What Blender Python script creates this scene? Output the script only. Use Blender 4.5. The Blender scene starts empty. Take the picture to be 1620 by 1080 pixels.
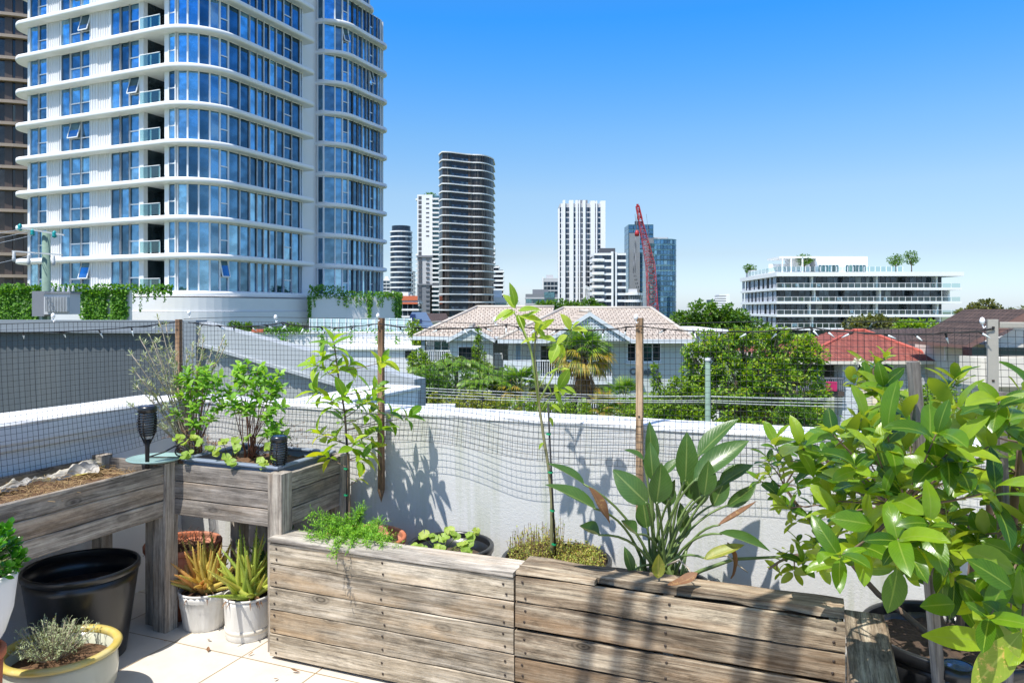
import bpy, math, random
from mathutils import Vector, Matrix, noise
random.seed(7)
R = math.radians
SC = bpy.context.scene
COL = SC.collection
TH = math.atan2(480, 1185)
CT, ST = math.cos(TH), math.sin(TH)
F, U0, V0, EYE = 1185.0, 810.0, 488.0, 1.6
GZ = -5.5                                   # street level below the balcony floor

def C(X, D, z=0.0):
    """metres right of / in front of the viewpoint -> scene axes (x along the balcony wall, y away)"""
    return Vector((X*CT - D*ST, X*ST + D*CT, z))
def P(u, v, D):
    return C((u-U0)/F*D, D, EYE-(v-V0)/F*D)
def ray(u, v):
    k = (u-U0)/F
    return Vector((k*CT-ST, k*ST+CT, -(v-V0)/F))
def ony(u, v, y):
    r = ray(u, v); t = y/r.y
    return Vector((r.x*t, y, EYE+r.z*t))

# ------------------------------------------------------------------ objects
def _props(o, label=None, cat=None, group=None, kind=None):
    if label: o['label'] = label
    if cat: o['category'] = cat
    if group: o['group'] = group
    if kind: o['kind'] = kind
    return o
def thing(name, label, cat, loc=(0, 0, 0), rz=0.0, group=None):
    o = bpy.data.objects.new(name, None)
    COL.objects.link(o)
    o.empty_display_size = 0.2
    o.location = loc
    o.rotation_euler = (0, 0, rz)
    return _props(o, label, cat, group)
def copy_tree(o, parent=None):
    c = o.copy(); COL.objects.link(c)
    if parent: c.parent = parent
    for ch in list(o.children): copy_tree(ch, c)
    return c

class MB:
    def __init__(s):
        s.v = []; s.f = []; s.m = []; s.uv = {}; s.sm = []
    def face(s, idx, mat=0, uv=None, smooth=False):
        if uv: s.uv[len(s.f)] = uv
        s.f.append(idx); s.m.append(mat); s.sm.append(smooth)
    def quad(s, a, b, c, d, mat=0, uv=None):
        n = len(s.v); s.v += [tuple(a), tuple(b), tuple(c), tuple(d)]
        s.face((n, n+1, n+2, n+3), mat, uv)
    def poly(s, pts, mat=0):
        n = len(s.v); s.v += [tuple(p) for p in pts]
        s.face(tuple(range(n, n+len(pts))), mat)
    def box(s, x0, x1, y0, y1, z0, z1, mat=0, M=None):
        n = len(s.v)
        vs = [(x0,y0,z0),(x1,y0,z0),(x1,y1,z0),(x0,y1,z0),(x0,y0,z1),(x1,y0,z1),(x1,y1,z1),(x0,y1,z1)]
        if M: vs = [tuple(M @ Vector(p)) for p in vs]
        s.v += vs
        for q in ((0,3,2,1),(4,5,6,7),(0,1,5,4),(1,2,6,5),(2,3,7,6),(3,0,4,7)):
            s.face(tuple(n+i for i in q), mat)
    def cbox(s, x0, x1, y0, y1, z0, z1, c=0.004, mat=0, wob=0.0, seed=0, n=1, ax=0):
        """board with chamfered long edges, optionally wavy along axis ax (0=x,1=y,2=z)"""
        lo = [x0, y0, z0]; hi = [x1, y1, z1]
        a = ax; b = (ax+1) % 3; d = (ax+2) % 3
        ring = []
        for (sb, sd) in ((0,0),(1,0),(1,1),(0,1)):
            B = hi[b] if sb else lo[b]; Dd = hi[d] if sd else lo[d]
            ib = -c if sb else c; idd = -c if sd else c
            ring.append(((B+ib, Dd), (B, Dd+idd)))
        pts = [ring[0][1], ring[0][0], ring[1][0], ring[1][1], ring[2][1], ring[2][0], ring[3][0], ring[3][1]]
        st = len(s.v)
        for i in range(n+1):
            t = lo[a] + (hi[a]-lo[a])*i/n
            for j, (pb, pd) in enumerate(pts):
                q = [0, 0, 0]; q[a] = t
                wb = wd = 0
                if wob:
                    wb = noise.noise(Vector((t*5, j*0.9, seed*3.1)))*wob
                    wd = noise.noise(Vector((t*5+40, j*0.9, seed*3.1)))*wob
                q[b] = pb+wb; q[d] = pd+wd
                s.v.append(tuple(q))
        for i in range(n):
            for j in range(8):
                k = (j+1) % 8
                s.face((st+i*8+j, st+i*8+k, st+(i+1)*8+k, st+(i+1)*8+j), mat)
        s.face(tuple(st+j for j in reversed(range(8))), mat)
        s.face(tuple(st+n*8+j for j in range(8)), mat)
    def prism(s, pts, z0, z1, mat=0, capmat=None):
        n = len(s.v); k = len(pts)
        s.v += [(p[0], p[1], z0) for p in pts] + [(p[0], p[1], z1) for p in pts]
        for i in range(k):
            j = (i+1) % k
            s.face((n+i, n+j, n+k+j, n+k+i), mat)
        cm = mat if capmat is None else capmat
        s.face(tuple(n+i for i in reversed(range(k))), cm)
        s.face(tuple(n+k+i for i in range(k)), cm)
    def tube(s, pts, rad, n=6, mat=0, caps=True, smooth=True):
        pts = [Vector(p) for p in pts]
        if not hasattr(rad, '__len__'): rad = [rad]*len(pts)
        st = len(s.v)
        prev = None
        for i, p in enumerate(pts):
            t = (pts[min(i+1, len(pts)-1)] - pts[max(i-1, 0)])
            if t.length < 1e-9: t = Vector((0, 0, 1))
            t.normalize()
            if prev is None:
                u = t.orthogonal().normalized()
            else:
                u = prev - t*prev.dot(t)
                u = u.normalized() if u.length > 1e-6 else t.orthogonal().normalized()
            prev = u
            w = t.cross(u)
            for j in range(n):
                a = 2*math.pi*j/n
                s.v.append(tuple(p + (u*math.cos(a)+w*math.sin(a))*rad[i]))
        for i in range(len(pts)-1):
            for j in range(n):
                k = (j+1) % n
                s.face((st+i*n+j, st+i*n+k, st+(i+1)*n+k, st+(i+1)*n+j), mat, None, smooth)
        if caps and n > 2:
            s.face(tuple(st+j for j in reversed(range(n))), mat)
            e = st+(len(pts)-1)*n
            s.face(tuple(e+j for j in range(n)), mat)
    def lathe(s, prof, n=40, mat=0, c=(0, 0, 0), smooth=True, flute=0, fd=0.0, wob=0.0):
        st = len(s.v); k = len(prof)
        for i in range(n):
            a = 2*math.pi*i/n
            w = 1+wob*noise.noise(Vector((math.cos(a)*2, math.sin(a)*2, 5)))
            fl = 1 + (fd*(abs(math.sin(a*flute/2))-.5) if flute else 0)
            for (r, z) in prof:
                s.v.append((c[0]+r*w*fl*math.cos(a), c[1]+r*w*fl*math.sin(a), c[2]+z))
        for i in range(n):
            i2 = (i+1) % n
            for j in range(k-1):
                s.face((st+i*k+j, st+i2*k+j, st+i2*k+j+1, st+i*k+j+1), mat, None, smooth)
    def leaf(s, base, d, up, L, W, fold=0.25, droop=0.3, n=5, mat=0, shape=0.45, wavy=0.0, curl=0.0, blunt=.8):
        """blade with a folded midrib; UV x across, y along"""
        base = Vector(base); d = Vector(d).normalized(); up = Vector(up)
        side = d.cross(up)
        if side.length < 1e-4: side = d.orthogonal()
        side.normalize(); nor = side.cross(d).normalized()
        st = len(s.v)
        ph = random.random()*9
        for i in range(n+1):
            t = i/n
            ang = droop*t*1.4
            pos = base + d*(L*(t - droop*droop*t*t*0.35)) - nor*(L*droop*t*t*0.75)
            dn = (nor*math.cos(ang) + d*math.sin(ang))
            w = W*0.5*(math.sin(math.pi*min(1, t**(math.log(.5)/math.log(shape))))**blunt if 0 < t < 1 else 0.0)
            if i == 0: w = W*0.04
            if i == n: w = W*0.015
            wz = wavy*W*math.sin(t*9+ph)
            s.v.append(tuple(pos + side*(-w*math.cos(fold)) + dn*(w*math.sin(fold)+curl*w+wz)))
            s.v.append(tuple(pos))
            s.v.append(tuple(pos + side*(w*math.cos(fold)) + dn*(w*math.sin(fold)+curl*w-wz)))
        for i in range(n):
            a = st+i*3; t0 = i/n; t1 = (i+1)/n
            s.face((a, a+1, a+4, a+3), mat, ((0, t0), (.5, t0), (.5, t1), (0, t1)), True)
            s.face((a+1, a+2, a+5, a+4), mat, ((.5, t0), (1, t0), (1, t1), (.5, t1)), True)
    def build(s, name, mats, parent=None, loc=None, uv=False, **kw):
        me = bpy.data.meshes.new(name)
        me.from_pydata(s.v, [], s.f)
        if not hasattr(mats, '__len__'): mats = [mats]
        for m in mats: me.materials.append(m)
        me.polygons.foreach_set('material_index', s.m)
        me.polygons.foreach_set('use_smooth', s.sm)
        if s.uv or uv:
            lay = me.uv_layers.new(name='UVMap')
            for pi, co in s.uv.items():
                ls = me.polygons[pi].loop_start
                for j, c in enumerate(co): lay.data[ls+j].uv = c
        me.update()
        o = bpy.data.objects.new(name, me)
        COL.objects.link(o)
        if parent is not None: o.parent = parent
        if loc is not None: o.location = loc
        return _props(o, **kw)

def bez(a, b, c, n=8):
    a, b, c = Vector(a), Vector(b), Vector(c)
    return [a*(1-t)**2 + b*2*t*(1-t) + c*t*t for t in [i/n for i in range(n+1)]]
def rnd(a, b): return a+(b-a)*random.random()
def rdir():
    z = rnd(-1, 1); a = rnd(0, 2*math.pi); r = math.sqrt(1-z*z)
    return Vector((r*math.cos(a), r*math.sin(a), z))

class FB(MB):
    """mesh builder in view-frame metres (X right, D away, Z absolute), re-based onto its thing"""
    def __init__(s, X0, D0, Z0=GZ): super().__init__(); s.o = (X0, D0, Z0)
    def build(s, *a, **k):
        s.v = [(x-s.o[0], y-s.o[1], z-s.o[2]) for x, y, z in s.v]; return super().build(*a, **k)
def XX(u, D): return (u-U0)/F*D
def ZZ(v, D): return EYE-(v-V0)/F*D
def clone(o, loc):
    c = o.copy(); COL.objects.link(c); c.parent = o.parent; c.location = loc; return c
# ------------------------------------------------------------------ materials
class NT:
    def __init__(s, name):
        s.m = bpy.data.materials.new(name); s.m.use_nodes = True
        s.t = s.m.node_tree; s.n = s.t.nodes; s.n.clear()
        s.out = s.n.new('ShaderNodeOutputMaterial')
    def new(s, t, **kw):
        n = s.n.new(t)
        for k, v in kw.items(): setattr(n, k, v)
        return n
    def link(s, a, b): s.t.links.new(a, b)
    def sock(s, v, inp):
        if isinstance(v, bpy.types.NodeSocket): s.link(v, inp)
        else:
            if inp.type == 'RGBA' and hasattr(v, '__len__') and len(v) == 3: v = (*v, 1)
            inp.default_value = v
    def coord(s, kind='Object'): return s.new('ShaderNodeTexCoord').outputs[kind]
    def mapping(s, vec, scale=(1, 1, 1), loc=(0, 0, 0), rot=(0, 0, 0)):
        m = s.new('ShaderNodeMapping'); s.link(vec, m.inputs['Vector'])
        m.inputs['Scale'].default_value = scale; m.inputs['Location'].default_value = loc
        m.inputs['Rotation'].default_value = rot
        return m.outputs[0]
    def noise(s, vec, scale=5, detail=4, rough=.55, dist=0.0):
        n = s.new('ShaderNodeTexNoise'); s.link(vec, n.inputs['Vector'])
        n.inputs['Scale'].default_value = scale; n.inputs['Detail'].default_value = detail
        n.inputs['Roughness'].default_value = rough; n.inputs['Distortion'].default_value = dist
        return n.outputs[0]
    def ramp(s, fac, stops):
        r = s.new('ShaderNodeValToRGB'); s.link(fac, r.inputs[0])
        el = r.color_ramp.elements
        while len(el) < len(stops): el.new(.5)
        for e, (p, c) in zip(el, stops):
            e.position = p
            e.color = (*c, 1) if hasattr(c, '__len__') else (c, c, c, 1)
        return r.outputs[0]
    def mix(s, fac, a, b, mode='MIX'):
        n = s.new('ShaderNodeMix', data_type='RGBA', blend_type=mode)
        s.sock(fac, n.inputs[0]); s.sock(a, n.inputs[6]); s.sock(b, n.inputs[7])
        return n.outputs[2]
    def math(s, op, a, b=0.0, c=None):
        n = s.new('ShaderNodeMath', operation=op)
        s.sock(a, n.inputs[0]); s.sock(b, n.inputs[1])
        if c is not None: s.sock(c, n.inputs[2])
        return n.outputs[0]
    def island(s): return s.new('ShaderNodeNewGeometry').outputs['Random Per Island']
    def bump(s, h, strength=.3, dist=.01):
        b = s.new('ShaderNodeBump'); s.link(h, b.inputs['Height'])
        b.inputs['Strength'].default_value = strength; b.inputs['Distance'].default_value = dist
        return b.outputs[0]
    def bsdf(s, color, rough=.6, metal=0.0, spec=.5, normal=None, out=True):
        b = s.new('ShaderNodeBsdfPrincipled')
        s.sock(color, b.inputs['Base Color']); s.sock(rough, b.inputs['Roughness'])
        s.sock(metal, b.inputs['Metallic']); b.inputs['Specular IOR Level'].default_value = spec
        if normal is not None: s.link(normal, b.inputs['Normal'])
        if out: s.link(b.outputs[0], s.out.inputs[0])
        return b
def c3(h):
    h = h.lstrip('#'); r = []
    for i in (0, 2, 4):
        x = int(h[i:i+2], 16)/255
        r.append(x/12.92 if x <= .04045 else ((x+.055)/1.055)**2.4)
    return tuple(r)
def sc(c, k): return tuple(min(1, x*k) for x in c)

def plain(name, col, rough=.6, var=.12, scale=6, bump=0.0, bs=60, metal=0.0, spec=.5, dirt=None, isl=0.0):
    t = NT(name); co = t.coord()
    nz = t.noise(co, scale, 5)
    c = t.mix(nz, sc(col, 1-var), sc(col, 1+var))
    if isl:
        c = t.mix(t.math('MULTIPLY', t.island(), isl), c, sc(col, .3))
    if dirt:
        d = t.ramp(t.noise(t.mapping(co, (1, 1, .25)), scale*.6, 6, .65), [(.5, 0.0), (.75, 1.0)])
        c = t.mix(t.math('MULTIPLY', d, dirt[1]), c, dirt[0])
    nrm = t.bump(t.noise(co, bs, 4), bump, .004) if bump else None
    t.bsdf(c, rough, metal, spec, nrm)
    return t.m

def wood(name, ax, cols, stain=.7, knots=True, fresh=None):
    """weathered timber; grain runs along object axis ax. cols: dark, mid, light"""
    t = NT(name); co = t.coord(); isl = t.island()
    off = t.new('ShaderNodeCombineXYZ')
    k = t.math('MULTIPLY', isl, 37.0)
    for i in range(3): t.link(k, off.inputs[i])
    va = t.new('ShaderNodeVectorMath', operation='ADD'); t.link(co, va.inputs[0]); t.link(off.outputs[0], va.inputs[1])
    v = va.outputs[0]
    sl = [22.0]*3; sl[ax] = 1.2
    ss = [90.0]*3; ss[ax] = 3.0
    sm = [7.0]*3; sm[ax] = 1.6
    g1 = t.noise(t.mapping(v, tuple(sl)), 1.5, 9, .72, .35)
    g2 = t.noise(t.mapping(v, tuple(ss)), 1.3, 6, .7, .6)
    st = t.noise(t.mapping(v, tuple(sm)), .9, 9, .74, .25)
    c = t.ramp(g1, [(.30, cols[0]), (.45, cols[1]), (.60, cols[2])])
    tone = t.mix(isl, (.80, .78, .76), (1.12, 1.10, 1.06))
    c = t.mix(1.0, c, tone, 'MULTIPLY')
    fine = t.ramp(g2, [(.37, .30), (.47, .92), (.62, 1.12)])
    c = t.mix(.8, c, fine, 'MULTIPLY')
    sr = t.ramp(st, [(.47, 0.0), (.55, .5), (.66, 1.0)])
    sr2 = t.math('MULTIPLY', sr, t.ramp(g2, [(.3, 1.0), (.7, .45)]))
    c = t.mix(t.math('MULTIPLY', sr2, stain), c, sc(cols[0], .28))
    w2 = t.ramp(t.noise(t.mapping(v, tuple(x*.55 for x in sm)), 1.7, 5, .6), [(.52, 0.0), (.7, 1.0)])
    warm = fresh or (min(1, cols[1][0]*1.45), cols[1][1]*1.12, cols[1][2]*.78)
    c = t.mix(t.math('MULTIPLY', w2, .38), c, warm)
    mo = t.ramp(t.noise(t.mapping(v, (9, 9, 9)), 1.0, 6, .7), [(.35, .72), (.6, 1.10)])
    c = t.mix(.7, c, mo, 'MULTIPLY')
    crk = t.ramp(t.noise(t.mapping(v, tuple(x*2.2 for x in ss)), 1.0, 3, .6, .2), [(.26, 1.0), (.32, 0.0)])
    c = t.mix(t.math('MULTIPLY', crk, .75), c, sc(cols[0], .25))
    bl = t.ramp(t.noise(t.mapping(v, tuple(x*.5 for x in sm)), 1.6, 10, .78), [(.515, 0.0), (.56, .55), (.66, 1.0)])
    c = t.mix(t.math('MULTIPLY', t.math('MULTIPLY', bl, t.ramp(g1, [(.3, 1.0), (.66, .45)])), min(1, stain*1.15)), c, sc(cols[0], .20))
    h = t.math('ADD', t.math('MULTIPLY', g2, .6), g1)
    if knots:
        vo = t.new('ShaderNodeTexVoronoi', feature='F1', distance='EUCLIDEAN')
        sk = [10.0]*3; sk[ax] = 4.2
        vk = t.mapping(v, tuple(sk)); t.link(vk, vo.inputs['Vector']); vo.inputs['Scale'].default_value = 1.0
        d = vo.outputs['Distance']
        rn = t.new('ShaderNodeSeparateColor'); t.link(vo.outputs['Color'], rn.inputs[0])
        sel = t.math('GREATER_THAN', rn.outputs[0], .42)
        ringv = t.math('SINE', t.math('MULTIPLY', t.math('ADD', d, t.math('MULTIPLY', g1, .12)), 70.0))
        kn = t.ramp(d, [(.11, 1.0), (.19, .6), (.30, 0.0)])
        kk = t.math('MULTIPLY', kn, sel)
        kc = t.mix(t.math('MULTIPLY', t.math('ADD', ringv, 1.0), .5), sc(cols[0], .22), sc(cols[1], .50))
        c = t.mix(t.math('MULTIPLY', kk, .8), c, kc)
    n = t.bump(h, .55, .006)
    t.bsdf(c, .85, 0, .25, n)
    return t.m

def leafm(name, c1, c2, c3_=None, trans=.45, rough=.35, vein=None, back=None, spec=.5, spots=0.0, bump=True):
    """leaf: per-leaf hue variation, paler midrib and side veins from UV, light passing through"""
    t = NT(name); isl = t.island()
    stops = [(0.0, c1), (.55, c2)] + ([(1.0, c3_)] if c3_ else [])
    c = t.ramp(isl, stops)
    co = t.coord(); mott = t.noise(co, 30, 3)
    c = t.mix(.35, c, t.ramp(mott, [(.3, .7), (.7, 1.25)]), 'MULTIPLY')
    nrm = None
    if vein:
        uv = t.new('ShaderNodeUVMap', uv_map='UVMap').outputs[0]
        sep = t.new('ShaderNodeSeparateXYZ'); t.link(uv, sep.inputs[0])
        ax = t.math('ABSOLUTE', t.math('SUBTRACT', sep.outputs[0], .5))
        mid = t.ramp(ax, [(.015, 1.0), (.05, 0.0)])
        sv = t.math('SINE', t.math('MULTIPLY', t.math('SUBTRACT', sep.outputs[1], t.math('MULTIPLY', ax, .55)), 75.0))
        svr = t.ramp(sv, [(.80, 0.0), (1.0, .35)])
        f = t.math('MAXIMUM', mid, t.math('MULTIPLY', svr, .6))
        c = t.mix(t.math('MULTIPLY', f, .75), c, vein)
        if bump: nrm = t.bump(t.math('ADD', svr, t.math('MULTIPLY', mott, .6)), .25, .002)
    if spots:
        sp = t.ramp(t.noise(co, 55, 5, .7), [(.56, 0.0), (.66, 1.0)])
        c = t.mix(t.math('MULTIPLY', sp, spots), c, (.62, .42, .14))
    geo = t.new('ShaderNodeNewGeometry')
    if back: c = t.mix(geo.outputs['Backfacing'], c, back)
    b = t.bsdf(c, rough, 0, spec, nrm, out=False)
    tr = t.new('ShaderNodeBsdfTranslucent')
    tc = t.mix(1.0, c, (1.9, 1.7, .5), 'MULTIPLY')
    t.link(tc, tr.inputs[0])
    mx = t.new('ShaderNodeMixShader'); mx.inputs[0].default_value = trans
    t.link(b.outputs[0], mx.inputs[1]); t.link(tr.outputs[0], mx.inputs[2])
    t.link(mx.outputs[0], t.out.inputs[0])
    return t.m

def glassm(name, col, var=.5, rough=.04, metal=.75, spec=.8):
    """tinted reflective window glass"""
    t = NT(name); oi = t.new('ShaderNodeObjectInfo').outputs['Random']
    isl = t.math('FRACT', t.math('ADD', t.island(), t.math('MULTIPLY', oi, 7.3)))
    c = t.ramp(isl, [(0.0, sc(col, 1-var)), (.45, sc(col, .85)), (.7, col), (.86, sc(col, 1+var*.5)), (1.0, (min(1, col[0]*1.9+.05), min(1, col[1]*1.6+.05), min(1, col[2]*1.35+.03)))])
    co = t.coord()
    blind = t.ramp(t.noise(t.mapping(co, (.35, .35, .5)), 2.2, 3), [(.42, .72), (.62, 1.18)])
    c = t.mix(1.0, c, blind, 'MULTIPLY')
    n = t.bump(t.noise(co, .55, 2), .12, .12)
    t.bsdf(c, rough, metal, spec, n)
    return t.m

M = {}
M['pot_white'] = plain('pot_white', (.72, .70, .66), .45, .10, 10, dirt=((.30, .27, .22), .5))
M['white'] = plain('white_render', (.76, .77, .79), .6, .04, 2)

M['white_clean'] = plain('white_clean', (.82, .82, .82), .5, .03, 1)
M['stone_white'] = plain('tower_white', (.80, .79, .77), .5, .03, .5)
M['frame_white'] = plain('frame_white', (.78, .79, .80), .4, .02, 1)
M['panel_white'] = plain('panel_white', (.70, .70, .70), .5, .05, 1)
M['soffit'] = plain('soffit', (.42, .42, .42), .7, .05, 1)
M['black_plastic'] = plain('black_plastic', (.012, .013, .015), .28, .2, 20, .06, 90, spec=.6)
M['black_matte'] = plain('black_matte', (.012, .012, .013), .6, .2, 20, spec=.4)
M['net'] = plain('net_wire', (.012, .012, .013), .5, .1, 20)
M['green_tie'] = plain('green_tie', (.01, .30, .12), .5)
M['terracotta'] = plain('terracotta', (.42, .13, .06), .8, .25, 14, .3, 80, dirt=((.5, .4, .32), .4))
M['soil'] = plain('soil', (.055, .032, .02), .95, .5, 40, 1.0, 70)
M['bark_soil'] = plain('bark_soil', (.075, .048, .032), .95, .6, 45, 1.0, 90)
M['mulch'] = plain('mulch', (.16, .085, .04), .9, .5, 40, 1.0, 90, isl=.6)
M['straw'] = plain('straw', (.45, .30, .14), .8, .3, 30, isl=.5)
M['tub'] = plain('tub_grey', (.20, .24, .30), .45, .1, 8)
M['plate'] = plain('plate_green', (.28, .42, .40), .25, .2, 12)
M['iron'] = plain('iron', (.03, .026, .024), .6)
M['cream'] = plain('cream_render', (.70, .64, .54), .8, .06, 3)
M['twig'] = plain('twig', (.16, .11, .075), .8, .3, 40, .4, 120)
M['twig_grey'] = plain('twig_grey', (.40, .34, .26), .8, .25, 40, .3, 120)
M['twig_green'] = plain('twig_green', (.16, .20, .05), .6, .3, 20)
M['bark'] = plain('bark', (.13, .095, .07), .9, .4, 8, .6, 30)
M['sapling_bark'] = plain('sapling_bark', (.20, .19, .09), .7, .3, 25, .3, 90)
M['dry_leaf'] = leafm('dry_leaf', (.12, .055, .028), (.20, .095, .045), (.30, .17, .08), .18, .7, vein=(.30, .19, .10), spots=.35)
M['dead_twig'] = plain('dead_twig', (.22, .12, .08), .9, .4, 30, isl=.4)

# balcony
def m_stucco():
    t = NT('stucco_wall'); co = t.coord()
    c = t.mix(t.noise(co, 2.2, 5), (.57, .565, .55), (.66, .655, .64))
    streak = t.ramp(t.noise(t.mapping(co, (5, 5, .35)), 1.2, 5, .7), [(.52, 0.0), (.72, 1.0)])
    c = t.mix(t.math('MULTIPLY', streak, .8), c, (.42, .44, .33))
    pat = t.ramp(t.noise(t.mapping(co, (1.3, 1, .5)), 1.5, 4), [(.5, 0.0), (.56, 1.0)])
    c = t.mix(t.math('MULTIPLY', pat, .16), c, (.50, .50, .44))
    sp = t.ramp(t.noise(co, 40, 2), [(.74, 0.0), (.78, 1.0)])
    c = t.mix(t.math('MULTIPLY', sp, .35), c, (.35, .36, .33))
    h = t.math('ADD', t.noise(co, 150, 3, .6), t.math('MULTIPLY', t.noise(co, 55, 2), .8))
    t.bsdf(c, .85, 0, .3, t.bump(h, .5, .0035))
    return t.m
M['stucco'] = m_stucco()
M['stucco_left'] = plain('stucco_left', (.80, .82, .84), .85, .06, 3, .35, 140)
def m_tiles():
    t = NT('floor_tiles'); co = t.coord()
    v = t.mapping(co, (1, 1, 1), (2.855+.41*10, -2.725+.41*10, 0))
    b = t.new('ShaderNodeTexBrick', offset=0.0, squash=1.0)
    t.link(v, b.inputs['Vector'])
    b.inputs['Color1'].default_value = (.62, .57, .49, 1); b.inputs['Color2'].default_value = (.66, .61, .53, 1)
    b.inputs['Mortar'].default_value = (.30, .21, .11, 1)
    b.inputs['Scale'].default_value = 1.0; b.inputs['Mortar Size'].default_value = .0035
    b.inputs['Mortar Smooth'].default_value = .15; b.inputs['Bias'].default_value = 0
    b.inputs['Brick Width'].default_value = .41; b.inputs['Row Height'].default_value = .41
    nz = t.ramp(t.noise(co, 3.5, 8, .7), [(.3, .80), (.7, 1.05)])
    c = t.mix(1.0, b.outputs['Color'], nz, 'MULTIPLY')
    dk = t.ramp(t.noise(co, 26, 4, .7), [(.66, 0.0), (.72, 1.0)])
    c = t.mix(t.math('MULTIPLY', dk, .35), c, (.25, .19, .12))
    h = t.math('SUBTRACT', t.math('MULTIPLY', t.noise(co, 60, 3), .15), b.outputs['Fac'])
    t.bsdf(c, .45, 0, .4, t.bump(h, .35, .003))
    return t.m
M['tiles'] = m_tiles()
W_D, W_M, W_L = (.15, .115, .08), (.40, .335, .25), (.60, .53, .43)
M['pallet_wood'] = wood('pallet_wood', 0, (W_D, W_M, W_L), .75)
M['pallet_cap'] = wood('pallet_cap', 0, ((.24, .21, .18), (.44, .40, .35), (.60, .56, .50)), .5, False)
M['pallet_old'] = wood('pallet_old', 0, ((.10, .07, .045), (.28, .215, .15), (.52, .44, .33)), .9)
M['pallet_old_y'] = wood('pallet_old_y', 1, ((.16, .12, .08), (.38, .30, .20), (.56, .46, .33)), .7)
M['grey_x'] = wood('grey_timber_x', 0, ((.12, .10, .09), (.27, .24, .21), (.44, .40, .36)), .55)
M['grey_y'] = wood('grey_timber_y', 1, ((.15, .125, .105), (.35, .305, .26), (.55, .50, .43)), .6)
M['grey_z'] = wood('grey_timber_z', 2, ((.16, .135, .115), (.36, .315, .27), (.56, .51, .44)), .5, False)
M['stake_wood'] = wood('stake_wood', 2, ((.20, .12, .07), (.38, .25, .15), (.55, .40, .27)), .5, False)
M['stake_brown'] = wood('stake_brown', 2, ((.12, .065, .04), (.26, .155, .09), (.42, .29, .19)), .6, False)
M['stake_grey'] = wood('stake_grey', 2, ((.10, .09, .085), (.22, .20, .185), (.34, .32, .29)), .4, False)
M['post_white'] = plain('post_white', (.34, .32, .28), .7, .1, 12, .2)
M['nail'] = plain('nail', (.03, .018, .012), .6)
# plants
M['citrus'] = leafm('citrus_leaf', (.022, .078, .006), (.11, .235, .011), (.30, .42, .03), .45, .26, vein=(.22, .32, .05), back=(.22, .30, .04), spec=.5)
M['citrus_spot'] = leafm('citrus_spotted_leaf', (.22, .30, .03), (.22, .30, .03), None, .35, .4, vein=(.4, .45, .1), spots=.9)
M['lemon'] = leafm('lemon_leaf', (.10, .25, .012), (.24, .42, .02), (.52, .56, .03), .42, .38, vein=(.35, .42, .08))
M['avocado'] = leafm('sapling_leaf', (.20, .34, .03), (.30, .44, .045), (.42, .50, .07), .5, .35, vein=(.5, .6, .15))
M['basil'] = leafm('herb_leaf', (.10, .26, .025), (.20, .42, .04), (.34, .54, .08), .4, .5)
M['olive'] = leafm('olive_leaf', (.19, .25, .14), (.30, .36, .22), (.40, .44, .30), .25, .6)
M['lavender'] = leafm('lavender_leaf', (.22, .28, .14), (.34, .40, .22), (.44, .50, .30), .2, .7)
M['streli'] = leafm('strelitzia_leaf', (.035, .085, .018), (.055, .12, .024), (.085, .16, .035), .18, .30, vein=(.20, .26, .08), back=(.13, .19, .09))
M['streli_y'] = leafm('strelitzia_yellow_leaf', (.25, .28, .04), (.25, .28, .04), None, .3, .45, vein=(.5, .45, .12), spots=.4)
M['stalk'] = plain('strelitzia_stalk', (.13, .19, .055), .45, .25, 20)
M['aloe'] = leafm('aloe_leaf', (.28, .38, .06), (.42, .50, .08), (.55, .50, .10), .2, .4)
M['aloe_red'] = leafm('aloe_red_leaf', (.46, .42, .09), (.58, .44, .10), (.62, .32, .10), .2, .4)
M['jade'] = leafm('jade_leaf', (.03, .14, .01), (.07, .26, .015), (.14, .38, .03), .2, .22)
M['fern'] = leafm('juniper_leaf', (.09, .26, .015), (.18, .40, .025), (.30, .52, .05), .3, .6)
M['geranium'] = leafm('geranium_leaf', (.18, .32, .03), (.28, .42, .05), (.36, .44, .07), .35, .5, vein=(.42, .5, .12))
M['sedum'] = leafm('ground_plant_leaf', (.22, .30, .04), (.38, .42, .08), (.46, .30, .10), .3, .6)
M['vine'] = leafm('vine_leaf', (.04, .14, .01), (.09, .25, .015), (.20, .40, .04), .3, .5)
M['tree'] = leafm('tree_leaf', (.04, .11, .010), (.075, .18, .016), (.16, .29, .03), .35, .5)
M['tree_bright'] = leafm('tree_bright_leaf', (.08, .18, .010), (.17, .31, .018), (.32, .44, .04), .4, .5)
M['tree_mix'] = leafm('tree_mixed_leaf', (.08, .19, .014), (.20, .38, .03), (.42, .48, .06), .45, .5)
M['tree_olive'] = leafm('tree_olive_leaf', (.06, .08, .02), (.12, .14, .035), (.20, .21, .06), .3, .6)
M['shrub_yellow'] = leafm('shrub_yellow_leaf', (.14, .20, .02), (.26, .32, .03), (.42, .40, .05), .3, .5)
M['palm'] = leafm('palm_leaf', (.06, .16, .012), (.13, .27, .025), (.26, .38, .04), .35, .4)
M['palm_yellow'] = leafm('palm_yellow_leaf', (.14, .20, .02), (.30, .28, .03), (.48, .30, .04), .3, .5)
M['palm_dead'] = leafm('palm_dead_leaf', (.20, .11, .05), (.32, .19, .09), (.42, .28, .14), .2, .8)
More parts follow.
